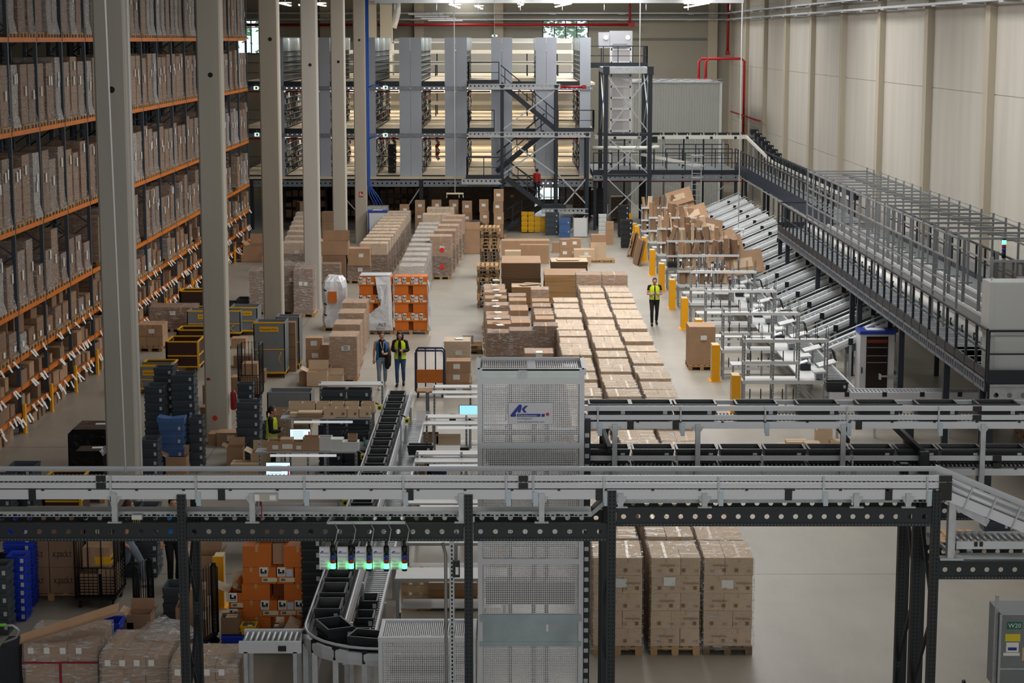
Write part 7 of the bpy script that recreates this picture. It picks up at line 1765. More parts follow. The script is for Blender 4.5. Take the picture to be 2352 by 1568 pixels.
post_cart(492, 775, 1.9, 1.0, .95, 'wide low grey post cart with yellow sign behind the second column'); post_cart(560, 770, 1.0, 1.2, 1.0, 'open grey post cart right of the second column', True)
post_cart(665, 985, 1.2, .9, 1.0, 'low grey cart with yellow edge behind the woman with ponytail', False); s = None
post_cart(352, 905, 1.0, .9, .85, 'grey post cart with yellow plate right of the first column')
def frame_cart(px, py, w, d, h, label, rz=0.0):
    x, y = G(px, py); e = thing('frame_cart', label, 'cart', (x, y, 0), rz); wheels(e, w, d)
    for (a, c) in (((-w/2, 0), (w/2, 0)), ((-w/2, d), (w/2, d)), ((w/2, 0), (w/2, d)), ((-w/2, 0), (-w/2, d))):
        b = MB(); b.add([(a[0], a[1], .2), (c[0], c[1], .2), (c[0], c[1], h), (a[0], a[1], h)], [(0, 1, 2, 3)]); b.build('brown_panel', M_pbr, e)
        for zz in (.2, .55*h, h): MB().bar((a[0], a[1], zz), (c[0], c[1], zz), .04).build('yellow_bar', M_pyel, e)
        MB().box(a[0]-.03, a[0]+.03, a[1]-.03, a[1]+.03, .15, h).build('yellow_post', M_pyel, e)
frame_cart(420, 856, 1.0, 1.2, 1.0, 'yellow framed cart with dark brown panels beside the crate stacks'); frame_cart(445, 838, 1.0, .9, 1.15, 'second yellow framed brown cart behind the first one'); frame_cart(362, 893, .95, .9, .75, 'low yellow framed brown cart right of the first column'); frame_cart(145, 1210, .8, .9, 1.05, 'yellow framed brown cart seen under the foreground conveyor')
frame_cart(443, 745, .9, .8, 1.25, 'far yellow framed cart standing by the rack'); 
wrapped(G(395, 762)[0], G(395, 762)[1]+.6, 'low wrapped dark pallet by the rack past the first column', None, w=1.6, d=1.2, h=.75, nx=2, ny=1, layers=1, m=M_card_d, labels=1); row(346, 806, 350, 795, 1, 'brown carton pallet just right of the first column, %s', None, w=.85, d=1.0, h=.75, nx=2, ny=2, layers=2, m=M_card, wrap=False)
loose(333, 750, .7, .8, 'dark brown carton stack right of the first column', .8, M_card_d); loose(500, 1022, .5, .3, 'flat brown carton on the floor beside the second column', .5, M_card); loose(525, 1024, .62, .35, 'taped carton with white and red label by the second column', .5, M_card, lab=True)
for k, (px, py, w, h, z) in enumerate(((548, 800, .5, .35, 0), (548, 800, .5, .35, .36), (556, 845, .55, .4, 0), (550, 900, .5, .45, 0), (480, 985, .45, .6, 0), (483, 940, .42, .7, 0), (590, 880, .5, .4, 0))): loose(px, py, w, h, 'brown carton in the clutter around the second column, %s' % nth(k), w, M_card_d if k > 3 else M_card, z=0) if z == 0 else None
for k, px in enumerate((545, 570)): x, y = G(px, 716); crate(x, y+.4, 0, .9, .8, .35+.15*k, 'dark grey container on the floor behind the third column, %s' % ('left', 'right')[k])
loose(540, 1078, .4, .55, 'narrow open carton left of the grey crate stack', .4, M_card, True); loose(600, 1092, .5, .55, 'tan carton with raised flaps beside the third row table', .5, M_card_l, True); loose(563, 1098, .7, .35, 'closed tan carton on a trolley left of third row table', .5, M_card_l, False); loose(648, 1030, .5, .8, 'tall open carton before the woman with ponytail', .45, M_card, True)
e = thing('fire_extinguisher', 'red fire extinguisher on the side of the second column', 'fire extinguisher', (-7.42, 51.1, 0)); MB().path([(0, 0, .75), (0, 0, .78), (0, 0, 1.2), (0, 0, 1.28)], [.06, .08, .08, .03], 12).build('cylinder', M_red, e); MB().path([(0, -.02, 1.28), (.06, -.05, 1.2), (.07, -.04, .95)], .012, 5).build('hose', M_black, e); MB().bx((-.06, 0, 1.0), (.06, .1, .3)).build('bracket', M_steel, e)
# ================================================================ bottom left goods
# printed cartons on a pallet
x, y = G(112, 1386)
e = thing('pallet', 'wooden pallet under the printed brown cartons', 'pallet', (x, y+.62, 0)); ob('pallet_deck', PAL_R, e)
tx = text_mesh('x.pack.t', .185, mat('carton_print', (24, 18, 15), .7), .001)
for i in range(2):
    for j in range(3):
        for q in range(1):
            e = thing('carton', 'brown carton with black printed lettering, %s column, %s from pallet' % (('left', 'right')[i], nth(j)), 'carton', (x-.27+.54*i, y+.5, .155+.512*j), R.uniform(-.01, .01)); ob('carton_body', carton_mesh(.53, .7, .508, M_card_d, False, True), e)
            if j < 2:
                o = ob('printed_text', tx, e, (-.2, -.353, .2)); o.scale = (.62, 1, 1.1)
            else: ob('label_sheet', MB().bx((0, 0, 0), (.18, .12, .004)).mesh('label_sheet', M_paper), e, (.05, -.1, .512))
# three wrapped pallets at the bottom edge, long cardboard strip
def wrap3(px0, px1, Y, zt, d, nx, layers, label, red=False, seed=0):
    x0 = V(px0, 1500, Y)[0]; x1 = V(px1, 1500, Y)[0]
    e = wrapped((x0+x1)/2, Y+d/2, label, 'wrapped pallets at the lower picture edge', w=x1-x0, d=d, h=zt-.15, nx=nx, ny=2, layers=layers, m=M_card, full=True, fm=M_film_d, pal=PAL_R, labels=0, seed=seed)
    for k in range(4): ob('label_sheet', MB().bx((0, 0, 0), (.09, .004, .1)).mesh('label_sheet', M_paper), e, (-(x1-x0)*.4+k*(x1-x0)*.22, -d/2-.03, zt-.12))
    if red: MB().box(-(x1-x0)/2-.03, (x1-x0)/2+.03, -d/2-.035, d/2+.03, zt-.33, zt-.3).box(-.02, .02, -d/2-.037, -d/2-.03, .2, zt-.3).build('red_strap', mat('strap_red', (140, 30, 50), .5), e)
    return e
wrap3(55, 222, 29.6, 1.12, 1.2, 2, 3, 'wrapped carton pallet with red strap and long cardboard strip on top', True, 1); wrap3(232, 384, 29.2, 1.05, 1.3, 3, 4, 'wrapped carton pallet with loose film on top beside the red strapped one', False, 2); wrap3(392, 545, 28.6, 1.1, 1.0, 3, 4, 'wrapped carton pallet with many white labels right of black post', False, 3)
p0 = V(45, 1488, 29.4); p1 = V(287, 1440, 30.9)
e = thing('cardboard_strip', 'long folded cardboard strip lying slanted across the strapped pallet', 'cardboard', (p0[0], 29.4, 1.17))
b = MB(); q = Vector((p1[0]-p0[0], 1.0, .22)); n = Vector((.06, -.22, .06)); m_ = Vector((.0, .1, .12))
b.add([Vector((0, 0, 0)), q, q+n*.8+Vector((.15, 0, 0)), n, m_, q+m_], [(0, 1, 2, 3), (0, 4, 5, 1)]); b.build('strip_panel', M_card, e)
e = thing('loose_film', 'crumpled clear film heap on the middle wrapped pallet', 'film', (V(385, 1440, 30.3)[0], 30.2, 1.06))
b = MB(); r = random.Random(4); n = 14; vs = []
for k, (rr, zz) in enumerate(((1, 0), (.95, .12), (.6, .24), (.2, .28))):
    for i in range(n): t = 2*PI*i/n; vs.append((math.cos(t)*.5*rr*r.uniform(.75, 1.15), math.sin(t)*.35*rr*r.uniform(.8, 1.1), zz*r.uniform(.7, 1.2)))
b.add(vs, [(k*n+i, k*n+(i+1) % n, (k+1)*n+(i+1) % n, (k+1)*n+i) for k in range(3) for i in range(n)]+[tuple(3*n+i for i in range(n))]); b.build('film_heap', M_film_d, e)
# open cartons behind them
loose(320, 1475, .42, .5, 'open carton with four spread flaps behind the wrapped pallets', .4, M_card, True); loose(285, 1475, .35, .36, 'tan carton half hidden behind the open flapped one', .35, M_card_d)
crate(*G(250, 1500), .1, .5, .5, .5, 'royal blue crate glimpsed behind the strapped pallet', M_cb, clip=False)
for k, (px, py, w, h, zz) in enumerate(((435, 1486, .58, .36, 0), (436, 1486, .55, .34, .36), (440, 1488, .42, .32, .7))):
    x, y = G(435, 1486); e = thing('carton', 'tan carton in the pile behind the black lattice post, %s from floor' % nth(k), 'carton', (x+.03*k, y+.3, zz), .05*k); ob('carton_body', carton_mesh(w, .5, h, M_card, False, True), e); 
    if k == 1: ob('label_sheet', LBL, e, (.15, -.255, .2))
x, y = G(503, 1397); yellow_post(x, y, 'yellow guard post behind the orange carton pile', 1.0, .2, .35)
yellow_post(*G(1140, 1362), 'yellow guard post seen through the mesh of the lift tower', 1.15, .26)
loose(470, 1365, .55, .75, 'tall open carton left of the near yellow guard post', .5, M_card, True)
# trolley handle at the corner
e = thing('hand_trolley', 'dark trolley with curved handle and green grip at the picture corner', 'trolley', (V(25, 1500, 30.2)[0], 30.0, 0)); MB().path([(-.25, 0, .3), (-.25, 0, 1.28), (.1, 0, 1.28), (.2, 0, 1.2), (.15, 0, 1.08), (-.05, 0, 1.0)], .022, 8).build('handle', M_steel, e); MB().tube((-.3, 0, 1.285), (.0, 0, 1.285), .026, 8).build('green_grip', mat('grip_green', (110, 200, 60), .5), e); MB().box(-.1, .2, -.1, .5, .1, .95).build('body', M_rail, e); MB().box(-.6, -.15, -.5, .1, .1, .9).build('grey_cover', M_cab, e); wheels(e, .5, .5)
# orange carton pile
x0, y0 = G(640, 1474)
e = thing('pallet', 'wooden pallet under the orange carton pile', 'pallet', (x0, y0+.45, 0)); ob('pallet_deck', PAL_R, e)
def orange_box(x, y, z, w, d, h, label, logo, op=False, note=False):
    e = thing('orange_carton', label, 'carton', (x, y+d/2, z), R.uniform(-.02, .02))
    if op:
        ob('carton_body', carton_mesh(w, d, h, M_or, True, False), e)
        f = MB(); f.add([(-w/2, d/2, h), (w/2, d/2, h), (w/2, d/2+.04, h+.26), (-w/2, d/2+.04, h+.26)], [(0, 1, 2, 3)]); f.build('flap', M_card_l, e)
        f = MB(); f.add([(-w/2, -d/2, h), (-w/2, d/2, h), (-w/2-.24, d/2, h+.1), (-w/2-.24, -d/2, h+.1)], [(0, 1, 2, 3)]); f.build('flap', M_card_l, e)
        f = MB(); f.add([(w/2, -d/2, h), (w/2, d/2, h), (w/2-.14, d/2, h+.2), (w/2-.16, -d/2, h+.2)], [(0, 1, 2, 3)]); f.build('flap', M_or, e)
    else:
        b = carton_ct(w-.006, d, h-.005, M_or, True, 1); ob('carton_body', b, e)
    if logo: 
        s = 1.1; o = ob('logo_mark', LOGO, e, (-w*.24, -d/2-.002, h*.72)); o.scale = (s, 1, s); o = ob('address_strip', STRIP, e, (.03, -d/2-.002, h*.24)); o.scale = (s, 1, s)
        if note: o = ob('note_sheet', NOTE, e, (w*.24, -d/2-.002, h*.66)); o.scale = (s, 1, s)
kk = 0
for r_, (zh, lay_) in enumerate(((.155, 'two'), (.455, 'four'), (.755, 'two'), (1.055, 'four'), (1.355, 'big'))):
    if lay_ == 'four':
        for i in range(4): orange_box(x0-.47+.305*i, y0+.02, zh, .3, .75, .3, 'orange carton in the near pile, %s row up, %s from left' % (nth(r_), nth(i)), i in (1, 2) if r_ == 3 else i > 0, note=i % 2 == 0)
    elif lay_ == 'two':
        for s, nm in ((.35, 'right'), (-.38, 'left')): orange_box(x0+s, y0+.02, zh, .5, .75, .3, 'plain orange carton in the near pile, %s row up, %s end' % (nth(r_), nm), False)
    else:
        for s, nm in ((.36, 'right'), (-.36, 'left')): orange_box(x0+s, y0+.02, zh, .5, .75, .38, 'large orange carton crowning the %s end of the near pile' % nm, False)
e = thing('orange_carton', 'dark orange carton recessed between the plain ones of the pile', 'carton', (x0+.0, y0+.45, .76)); ob('carton_body', carton_mesh(.22, .4, .28, M_or_shade, False, False), e)  # gap shade is in the carton colour
e = thing('carton', 'brown carton with faded print atop the orange pile', 'carton', (x0-.1, y0+.5, 1.74)); ob('carton_body', carton_mesh(.56, .4, .28, M_card_d, False, True), e); ob('printed_text', text_mesh('Bodenkarton', .07, mat('print_red_brown', (140, 50, 36), .7), .001), e, (-.22, -.203, .08))
e = thing('carton', 'tan carton sunk between the two large orange cartons', 'carton', (x0, y0+.45, 1.36)); ob('carton_body', carton_mesh(.2, .5, .36, M_card, False, True), e)
x1, y1 = G(558, 1482)
for i in range(2):
    for r_ in range(3): orange_box(x1-.12+.31*i, y1+.25, .32+.29*r_-.31, .3, .45, .29, 'orange logo carton in the front pair stack, %s, %s from bottom' % (('left', 'right')[i], nth(r_)), True, op=(r_ == 2), note=(i == 1 and r_ == 1))
crate(x1-.02, y1-.2, 0, .62, .42, .16, 'black tote under blue tray before the orange cartons', M_bin); crate(x1-.02, y1-.2, .17, .6, .42, .13, 'flat royal blue tray before the orange cartons', M_cb, clip=False)
e = thing('carton', 'tilted open brown carton standing in the blue tray', 'carton', (x1-.17, y1-.2, .31), .05); ob('carton_body', carton_mesh(.32, .3, .3, M_card_d, True, False), e); e = thing('carton', 'pale small carton inside the tilted brown carton', 'carton', (x1-.15, y1-.2, .46)); ob('carton_body', carton_mesh(.2, .2, .14, M_card_l, False, True), e)
crate(x1+.15, y1-.25, .31, .28, .3, .16, 'small yellow crate with green gloves in the blue tray', MATS['crate_yellow'], clip=False); bag(0, 0, 30, .26, 'olive green gloves heaped in the small yellow crate', mat('olive_cloth', (92, 94, 58), .8), 5)
bo = bpy.data.objects['plastic_bag.002']; bo.location = (x1+.15, y1-.25, .4)
x2, y2 = G(640, 1487); crate(x2, y2-.1, 0, .66, .44, .22, 'black tote holding an open carton before the orange pile', M_bin); e = thing('carton', 'open tan carton with tilted lid in the black tote', 'carton', (x2-.05, y2-.1, .06)); ob('carton_body', carton_mesh(.46, .34, .24, M_card, True, False), e); MB().bx((.3, .0, .36), (.22, .32, .22), 0, 0, .5).build('tilted_lid', M_card_l, e); MB().bx((-.1, 0, .22), (.3, .3, .05)).build('dark_goods', M_crate_in, e)
# pallet on edge and flattened cartons under the nearest right table
x, y = G(955, 1406); e = thing('pallet', 'light wooden pallet standing on edge beneath the nearest right table', 'pallet', (x, y+.3, .4), 0); o = ob('pallet_deck', pallet_mesh('pallet', mat('pallet_wood_new', (214, 186, 148), .7, var=.12, stretch=(1, 6, 1)), .8, .55, .14), e, rot=(PI/2, 0, PI/2)); o.rotation_euler = (PI/2, PI/2, 0)
x, y = G(1040, 1404); e = thing('cardboard_pile', 'wrapped pile of flat cardboard with white sheet beside the standing pallet', 'cardboard', (x, y, 0)); ob('pallet', PAL_R, e, (0, .45, 0))
for k in range(3): MB().box(-.45, .45, 0, .9, .15+.13*k, .275+.13*k).build('sheet_bundle', M_sheet_l if k < 2 else M_card, e)
MB().box(-.45, .45, 0, .9, .54, .55).build('top_sheet', M_card_l, e); MB().bx((-.2, .3, .556), (.26, .2, .004), .3).build('paper_sheet', M_paper, e)
# grey cart at the right edge
e = thing('tool_cart', 'grey metal cart with stickers cut off by the picture corner', 'cart', (V(2292, 1450, 30)[0], 30, 0)); wheels(e, .8, .8)
MB().box(0.05, .75, 0, .8, .15, 1.45).build('cart_body', M_pgrey, e); MB().bar((.02, .2, .2), (.02, .2, 1.72), .05).build('corner_bar', M_steel, e); MB().bar((.04, .0, .3), (.04, .0, 1.45), .03).build('corner_bar', M_steel, e)
s = MB().box(.14, .38, -.006, 0, 1.22, 1.34).build('green_label', mat('label_green', (24, 110, 84), .5), e); ob('label_text', text_mesh('W20', .1, M_paper, .001), s, (.16, -.008, 1.245)); MB().box(.12, .36, -.006, 0, 1.02, 1.14).build('yellow_label', mat('label_yellow', (222, 204, 50), .5), e); MB().box(.14, .34, -.006, 0, .84, 1.0).build('white_label', M_paper, e); MB().box(.17, .31, -.008, -.004, .87, .92).build('blue_symbols', M_logo, e); MB().box(.1, .36, -.006, 0, .78, .83).build('white_label', M_paper, e); MB().path([(.5, -.02, 1.0), (.5, -.05, 1.08), (.5, -.02, 1.16)], .02, 6).build('latch', M_black, e); MB().box(.4, .7, -.01, 0, .7, .92).build('tan_panel', M_card_l, e); MB().box(0.05, .75, -.012, .0, .55, .58).build('seam', M_steel, e)
gcol(2290, 1222, 3, 'dark crate on the floor behind the right trestle, %s from floor', .6, .5, .2); x, y = G(2210, 1262); e = thing('pallet', 'pale pallet on the floor behind the right trestle', 'pallet', (x, y+.5, 0)); ob('pallet_deck', PAL, e)
# drop cords with hooks
def cord(px, Y, py_end, label, r=.012, fit='bar'):
    x, z = V(px, py_end, Y); e = thing('drop_cord', label, 'cord', (x, Y, z)); MB().tube((0, 0, 0), (0, 0, ZC-z), r, 6).build('cord_line', M_white, e)
    if fit == 'bar': MB().box(-.45, .45, -.15, .15, -.06, .0).build('fitting_plate', mat('fitting_cream', (220, 206, 170), .5), e); [MB().bar((s*.42, 0, -.05), (s*.44, 0, -.25), .04).build('fitting_hook', M_white, e) for s in (-1, .5, 1)]
    else: MB().bx((0, 0, -.05), (.3*fit, .2*fit, .07)).build('fitting_plate', M_white, e); [MB().bar((s*.12*fit, -.05, -.05), (s*.13*fit, -.05, -.22*fit), .025).build('fitting_hook', M_white, e) for s in (-1, 1)]
cord(1045, 103, 443, 'long white cord ending in a cream fitting before the mezzanine', .022); cord(1467, 104, 378, 'long white cord ending above the walkway beside lift frame', .022, 1.0); cord(1696, 80, 525, 'long white cord ending over the cardboard flats', .022, 1.6)
e = thing('drop_cord', 'white slanting cord in front of the first concrete column', 'cord', (0, 24.6, 0)); a = V(252, 0, 24.6); c = V(290, 1108, 24.6); MB().tube((a[0]-.1, 0, ZC), (c[0], 0, c[1]), .013, 6).build('cord_line', M_white, e); MB().bx((c[0], 0, c[1]-.03), (.15, .2, .03), 0, .2).build('fitting_plate', M_white, e); [MB().bar((c[0]+s*.06, -.08, c[1]-.03), (c[0]+s*.07, -.1, c[1]-.17), .015).build('fitting_hook', M_white, e) for s in (-1, 1)]

# ================================================================ people
def _eval(me, mods):
    o = bpy.data.objects.new('tmp', me); COL.objects.link(o)
    for t, kw in mods:
        m = o.modifiers.new('m', t)
        for k, v in kw.items(): setattr(m, k, v)
    r = bpy.data.meshes.new_from_object(o.evaluated_get(bpy.context.evaluated_depsgraph_get())); bpy.data.objects.remove(o); r.polygons.foreach_set('use_smooth', [True]*len(r.polygons)); return r
def ell(b, c, r, n=12, k=8, fn=None):
    vs = [(c[0], c[1], c[2]+r[2])]
    for i in range(1, k):
        a = PI*i/k
        for j in range(n): t = 2*PI*j/n; p = (math.sin(a)*math.cos(t), math.sin(a)*math.sin(t), math.cos(a)); p = fn(p) if fn else p; vs.append((c[0]+p[0]*r[0], c[1]+p[1]*r[1], c[2]+p[2]*r[2]))
    vs.append((c[0], c[1], c[2]-r[2])); fs = [(0, 1+j, 1+(j+1) % n) for j in range(n)]
    for i in range(k-2): fs += [(1+i*n+j, 1+(i+1)*n+j, 1+(i+1)*n+(j+1) % n, 1+i*n+(j+1) % n) for j in range(n)]
    L = len(vs)-1; fs += [(L, 1+(k-2)*n+(j+1) % n, 1+(k-2)*n+j) for j in range(n)]
    b.add(vs, fs, True)
def loft(b, rings, n=16, gap=None):
    """rings: (cx, cy, z, rx, ry)"""
    vs = []; a0, a1 = gap or (0, 2*PI); m = n if gap is None else n+1
    for (cx, cy, z, rx, ry) in rings:
        for j in range(m): t = a0+(a1-a0)*j/n; vs.append((cx+rx*math.cos(t), cy+ry*math.sin(t), z))
    k = len(rings); fs = [(i*m+j, i*m+(j+1) % m, (i+1)*m+(j+1) % m, (i+1)*m+j) for i in range(k-1) for j in range(n if gap is None else n)]
    if gap is None: fs += [tuple(range(n))[::-1], tuple((k-1)*m+j for j in range(n))]
    b.add(vs, fs, True)
M_skin = mat('skin', (198, 148, 122), .55); M_eye = mat('eye_dark', (30, 22, 20), .3); M_lip = mat('lip', (160, 84, 78), .5)
def person(label, loc, rz, P, hair, sleeve, top, legs_m, vest=None, vest_col=None, shoes=None, scale=1.0, hair_style='short', extras=None, name='person', tilt=0.0, vg=.12):
    """P: joint positions in metres, facing -y"""
    e = thing(name, label, 'person', loc, rz); e.scale = (scale,)*3
    hd = Vector(P['head'])
    rem = [('REMESH', dict(mode='VOXEL', voxel_size=.011)), ('SMOOTH', dict(iterations=3, factor=.5))]
    rem2 = [('REMESH', dict(mode='VOXEL', voxel_size=.014)), ('SMOOTH', dict(iterations=3, factor=.5))]
    # body: torso, neck, head with nose, chin and ears, arms, five-fingered hands, legs, feet
    b = MB(); lean = Vector(P.get('lean', (0, 0, 0)))
    loft(b, [(0, 0, .86, .13, .1), (0, 0, .95, .16, .11), (lean.x*.3, lean.y*.3, 1.08, .125, .095), (lean.x*.7, lean.y*.7, 1.25, .155, .105), (lean.x, lean.y, 1.4, .15, .1), (lean.x, lean.y, 1.46, .08, .07)])
    b.path([(lean.x, lean.y+.005, 1.42), (lean.x*1.1, lean.y, 1.5), hd+Vector((0, .015, -.06))], [.062, .052, .055], 10)
    ell(b, hd, (.074, .092, .115), 14, 10, lambda p: (p[0]*(1-.22*max(0, -p[2])), p[1]*(1-.1*max(0, -p[2])), p[2]))
    ct, st = math.cos(tilt), math.sin(tilt)
    def F(x, y, z): return hd+Vector((x, y*ct-z*st*-1*0+(-z*st), z*ct+y*st))
    ell(b, F(0, -.09, -.02), (.014, .022, .026), 8, 6); ell(b, F(0, -.066, -.095), (.03, .025, .02), 8, 6)
    for s in (-1, 1): ell(b, hd+Vector((s*.075, .005, -.01)), (.012, .025, .033), 8, 6); ell(b, F(s*.03, -.08, .03), (.025, .012, .008), 8, 5)
    for s, n in ((-1, 'l'), (1, 'r')):
        sh, el, wr, hn = (Vector(P[k+n]) for k in ('sh', 'el', 'wr', 'hn'))
        b.path([sh-Vector((s*.06, 0, -.01)), sh, sh+(el-sh)*.5, el, el+(wr-el)*.4, wr], [.06, .055, .048, .04, .04, .027], 10)
        d = (hn-wr).normalized(); sd = Vector((s, 0, 0)); sd = (sd-d*sd.dot(d)).normalized(); up = d.cross(sd)
        b.path([wr, wr+d*.03, wr+d*.085], [.025, .036, .036], 8)
        for i, (off, ln) in enumerate(((-.03, .062), (-.01, .072), (.01, .068), (.03, .054))):
            p = wr+d*.085+sd*off; cu = up*(.6 if P.get('curl'+n, 1) > 0 else -.6); b.path([p-d*.02, p+d*ln*.5, p+(d*.85+cu*.5)*ln*.85, p+(d*.8+cu*1.1)*ln], [.0105, .0095, .009, .008], 6)
        p = wr+d*.035-sd*.03; b.path([p, p+(d*.5-sd*.7).normalized()*.035, p+(d*.8-sd*.35).normalized()*.07], [.013, .0115, .0095], 6)
        hp, kn, an, to = (Vector(P[k+n]) for k in ('hp', 'kn', 'an', 'to'))
        b.path([hp+Vector((0, 0, .05)), hp-Vector((0, 0, .05)), hp+(kn-hp)*.5, kn, kn+(an-kn)*.35, an], [.085, .088, .072, .053, .052, .036], 10)
        b.path([an, an+Vector((0, 0, -.04)), to], [.037, .04, .03], 8)
    me = _eval(b.mesh('body', M_skin), rem); me.materials.clear(); me.materials.append(M_skin); ob('body', me, e)
    for s in (-1, 1):
        q = MB(); ell(q, F(s*.03, -.085, .015), (.013, .008, .009), 8, 5); q.build('eye', M_eye, e)
    q = MB(); ell(q, F(0, -.082, -.055), (.024, .01, .007), 8, 5); q.build('mouth', M_lip, e)
    # clothes
    c = MB()
    for n in 'lr':
        hp, kn, an = (Vector(P[k+n]) for k in ('hp', 'kn', 'an'))
        c.path([hp+Vector((0, 0, .06)), hp-Vector((0, 0, .05)), hp+(kn-hp)*.5, kn, kn+(an-kn)*.35, an+Vector((0, 0, .02))], [.1, .1, .083, .064, .062, .052], 10)
    loft(c, [(0, 0, .85, .15, .115), (0, 0, .93, .178, .125), (0, 0, 1.01, .16, .118)])
    ob('trousers', _eval(c.mesh('trousers', legs_m), rem2), e).data.materials[0] = legs_m
    c = MB(); loft(c, [(0, 0, .96, .178, .13), (lean.x*.3, lean.y*.3, 1.08, .145, .112), (lean.x*.7, lean.y*.7, 1.25, .172, .122), (lean.x, lean.y, 1.4, .168, .115), (lean.x, lean.y, 1.475, .075, .07)])
    for s, n in ((-1, 'l'), (1, 'r')):
        sh, el, wr = (Vector(P[k+n]) for k in ('sh', 'el', 'wr')); pts = [sh-Vector((s*.07, 0, -.01)), sh, sh+(el-sh)*.5]; rs = [.075, .07, .06]
        if sleeve == 'long': pts += [el+(el-sh).normalized()*.0, el+(wr-el)*.2, wr-(wr-el)*.08]; rs += [.062, .056, .044]
        if sleeve != 'none': c.path(pts, rs, 10)
    ob('shirt', _eval(c.mesh('shirt', top), rem2), e).data.materials[0] = top
    if vest:
        c = MB()
        for gp in ((PI*1.5+vg, PI*2.5), (PI*.5, PI*1.5-vg)):
            loft(c, [(0, 0, .88 if vest == 'long' else .95, .2, .15), (lean.x*.3, lean.y*.3, 1.08, .175, .135), (lean.x*.7, lean.y*.7, 1.25, .192, .142), (lean.x, lean.y, 1.38, .185, .134), (lean.x, lean.y, 1.47, .11, .1)], 12, gp)
        ob('vest', c.mesh('vest', vest_col), e)
        if vest_col.name.startswith('hi_vis'):
            c = MB()
            for zz in (1.0, 1.16):
                for gp in ((PI*1.5+vg+.02, PI*2.5), (PI*.5, PI*1.5-vg-.02)): loft(c, [(lean.x*.4, lean.y*.4, zz, .193, .15), (lean.x*.4, lean.y*.4, zz+.045, .19, .148)], 12, gp)
            ob('reflective_band', c.mesh('reflective_band', mat('reflective', (206, 208, 204), .3)), e)
    for n in 'lr':
        an, to = Vector(P['an'+n]), Vector(P['to'+n]); q = MB(); q.path([an+Vector((0, .05, -.045)), an+Vector((0, .0, -.035)), to+Vector((0, 0, .0)), to+Vector((0, -.03, -.005))], [.036, .046, .042, .02], 10); q.build('shoe', shoes or M_black, e)
    # hair
    q = MB(); r = random.Random(5)
    ell(q, hd+Vector((0, .012, .025)), (.085, .098, .108), 14, 10)
    if hair_style == 'tail': q.path([hd+Vector((0, .09, .03)), hd+Vector((0, .13, -.02)), hd+Vector((.02, .12, -.14)), hd+Vector((.03, .1, -.24))], [.03, .035, .03, .01], 8)
    if hair_style == 'bun': q.path([hd+Vector((0, .09, .0)), hd+Vector((0, .13, -.02)), hd+Vector((0, .13, -.2))], [.03, .03, .012], 8)
    if hair_style == 'long': 
        for s in (-1, 1): q.path([hd+Vector((s*.06, .02, .06)), hd+Vector((s*.085, .03, -.05)), hd+Vector((s*.1, .02, -.2))], [.03, .035, .02], 8)
        q.path([hd+Vector((0, .08, .03)), hd+Vector((0, .09, -.2))], [.07, .05], 8)
    if hair_style == 'curly':
        for i in range(150):
            a = r.uniform(0, 6.28); zz = r.uniform(-.22, .12); rad = (.075+.03*r.random())*(1 if zz < .06 else .7); p = hd+Vector((math.cos(a)*rad, math.sin(a)*rad*.9+.03, zz))
            if p.y-hd.y < -.055 and abs(p.x-hd.x) < .06 and zz < .06: continue
            ell(q, p, (.025, .025, .027), 7, 5)
    me = _eval(q.mesh('hair', hair), [('REMESH', dict(mode='VOXEL', voxel_size=.011)), ('SMOOTH', dict(iterations=1, factor=.4))]); me.materials.clear(); me.materials.append(hair); ob('hair', me, e)
    # pull hair back from the face
    v = me.vertices
    for p in v:
        d = p.co-hd
        if d.y < -.04 and d.z < (.06 if abs(d.x) > .04 else .075): p.co.y += .06
    if extras: extras(e, P)
    return e
def pose(walk=0.0, arms='down', head=(0, -.03, 1.61), lean=(0, -.01, 0)):
    s = walk
    P = dict(head=head, lean=lean, hpl=(-.09, 0, .93), hpr=(.09, 0, .93),
             knl=(-.095, -.05-.16*s, .5), knr=(.095, -.03+.06*s, .49), anl=(-.09, .0-.24*s, .09), anr=(.09, .02+.3*s, .09+.1*abs(s)),
             shl=(-.185, 0, 1.415), shr=(.185, 0, 1.415))
    P['tol'] = (P['anl'][0]-.01, P['anl'][1]-.16, .035); P['tor'] = (P['anr'][0]+.01, P['anr'][1]-.15, .035+.02*abs(s))
    if arms == 'down':
        P.update(ell=(-.235, .03, 1.14), elr=(.235, .02, 1.14), wrl=(-.25, -.04+.1*s, .9), wrr=(.25, -.04-.12*s, .9), hnl=(-.25, -.06, .8), hnr=(.25, -.06, .8))
    if arms == 'phone':
        P.update(ell=(-.25, -.02, 1.14), elr=(.25, -.02, 1.14), wrl=(-.07, -.24, 1.14), wrr=(.08, -.24, 1.15), hnl=(.0, -.3, 1.19), hnr=(.0, -.31, 1.2))
    if arms == 'one':
        P.update(ell=(-.235, .03, 1.14), elr=(.24, .0, 1.14), wrl=(-.25, -.05, .9), wrr=(.12, -.22, 1.08), hnl=(-.25, -.07, .8), hnr=(.04, -.26, 1.1))
    return P
M_jl = mat('jeans_light', (128, 142, 160), .8, var=.15); M_jb = mat('jeans_blue', (52, 84, 122), .8, var=.15); M_dk = mat('trousers_dark', (26, 28, 34), .8); M_tb = mat('cloth_black', (24, 24, 26), .8)
M_hv = mat('hi_vis_yellow', (222, 240, 40), .6, emit=0); M_vb = mat('vest_blue', (40, 112, 176), .6); M_hb = mat('hair_brown', (72, 46, 32), .6); M_hd = mat('hair_dark', (34, 24, 22), .55)
def phone(e, P): MB().bx(((P['hnl'][0]+P['hnr'][0])/2, P['hnr'][1]-.03, P['hnr'][2]+.01), (.07, .012, .14), 0, -.6).build('phone', M_black, e)
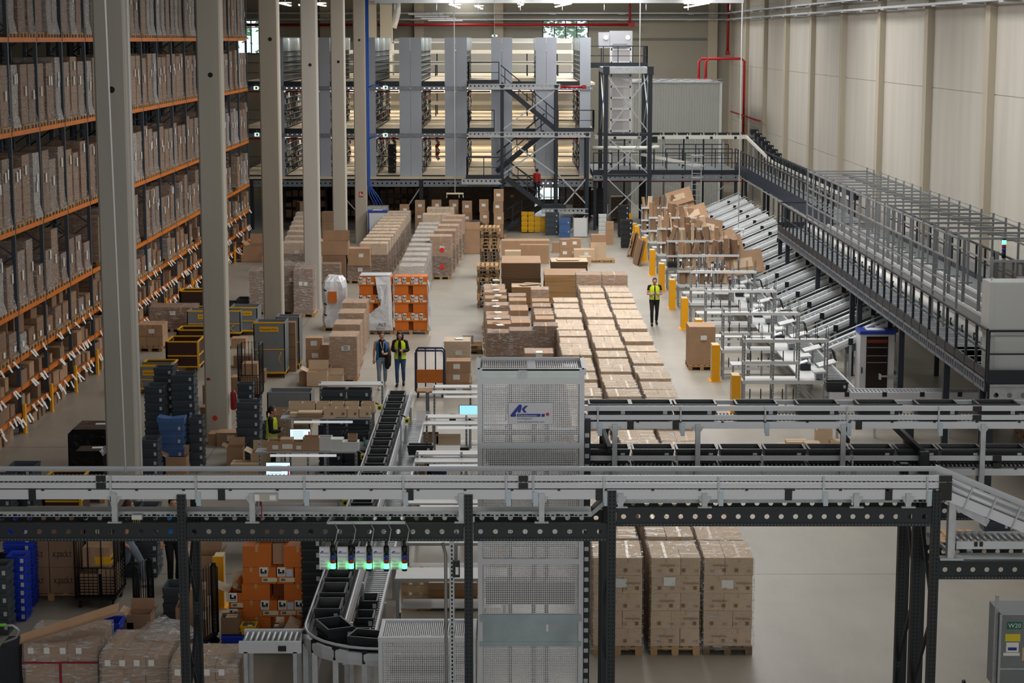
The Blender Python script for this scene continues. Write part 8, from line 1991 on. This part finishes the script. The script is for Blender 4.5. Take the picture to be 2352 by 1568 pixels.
def jacket(e, P):
    c = MB(); c.path([(.2, -.05, 1.2), (.19, -.16, 1.0), (.17, -.14, .75), (.15, -.12, .62)], [.06, .09, .1, .05], 10); c.build('folded_jacket', M_tb, e)
    MB().path([(-.05, -.125, 1.45), (-.01, -.145, 1.3), (.02, -.15, 1.18), (.05, -.145, 1.3), (.06, -.12, 1.45)], .008, 5).build('lanyard', M_paper, e); MB().bx((.02, -.155, 1.14), (.06, .006, .09)).build('badge', M_paper, e); q = MB(); q.path([(-.07, -.02, 1.47), (0, -.075, 1.45), (.07, -.02, 1.47), (0, .07, 1.49), (-.07, -.02, 1.47)], .035, 8); q.build('neck_scarf', M_dk, e)
M_sh_w = mat('shoe_light', (196, 190, 186), .6)
person('woman in blue vest over black top carrying a black jacket, walking toward camera', (-3.95, 58.5, 0), .08, pose(.8, 'one', (0, -.02, 1.62)), M_hb, 'none', M_tb, M_jl, 'long', M_vb, M_sh_w, 1.0, 'tail', jacket, vg=.6)
person('woman with curly dark hair in yellow vest and blue jeans looking at a phone', (-3.42, 58.9, 0), -.05, pose(.35, 'phone', (0, -.06, 1.6)), M_hd, 'long', M_tb, M_jb, 'long', M_hv, M_black, .97, 'curly', phone, tilt=.25, vg=.28)
person('man in yellow vest and black clothes walking while looking at his phone', (5.28, 71.7, 0), .0, pose(.5, 'phone', (0, -.07, 1.61), (0, -.03, 0)), M_hd, 'short', M_tb, M_dk, 'short', M_hv, M_black, 1.03, 'short', phone, tilt=.35)
person('woman with dark ponytail in yellow vest packing behind grey crates', (V(622, 960, 46.3)[0], 46.4, 0), PI/2, pose(0, 'phone', (0, -.03, 1.61)), M_hd, 'long', M_tb, M_dk, 'short', M_hv, M_black, 1.0, 'bun')
person('person in light blue jeans striding behind the holed beam beside grey crates', (V(298, 1340, 36.75)[0], 36.75, 0), PI/2+.2, pose(1.15, 'down', (0, -.03, 1.6)), M_hb, 'short', mat('cloth_plum', (70, 50, 62), .8), M_jl, None, None, M_sh_w, 1.0, 'bun')
person('person in black trousers and blue shirt standing behind the holed beam', (V(402, 1340, 36.8)[0], 36.75, 0), .5, pose(.15, 'down', (0, -.03, 1.62)), M_hd, 'short', mat('shirt_bright_blue', (30, 120, 210), .7), M_tb, None, None, M_black, 1.02, 'short')
person('person in red jacket on the mezzanine stairs', (V(1233, 470, 107.4)[0], 107.4, V(1233, 456, 107.4)[1]), PI*.8, pose(.2, 'down'), M_hd, 'long', mat('jacket_red', (190, 50, 40), .7), M_dk, None, None, M_black, .95, 'short')
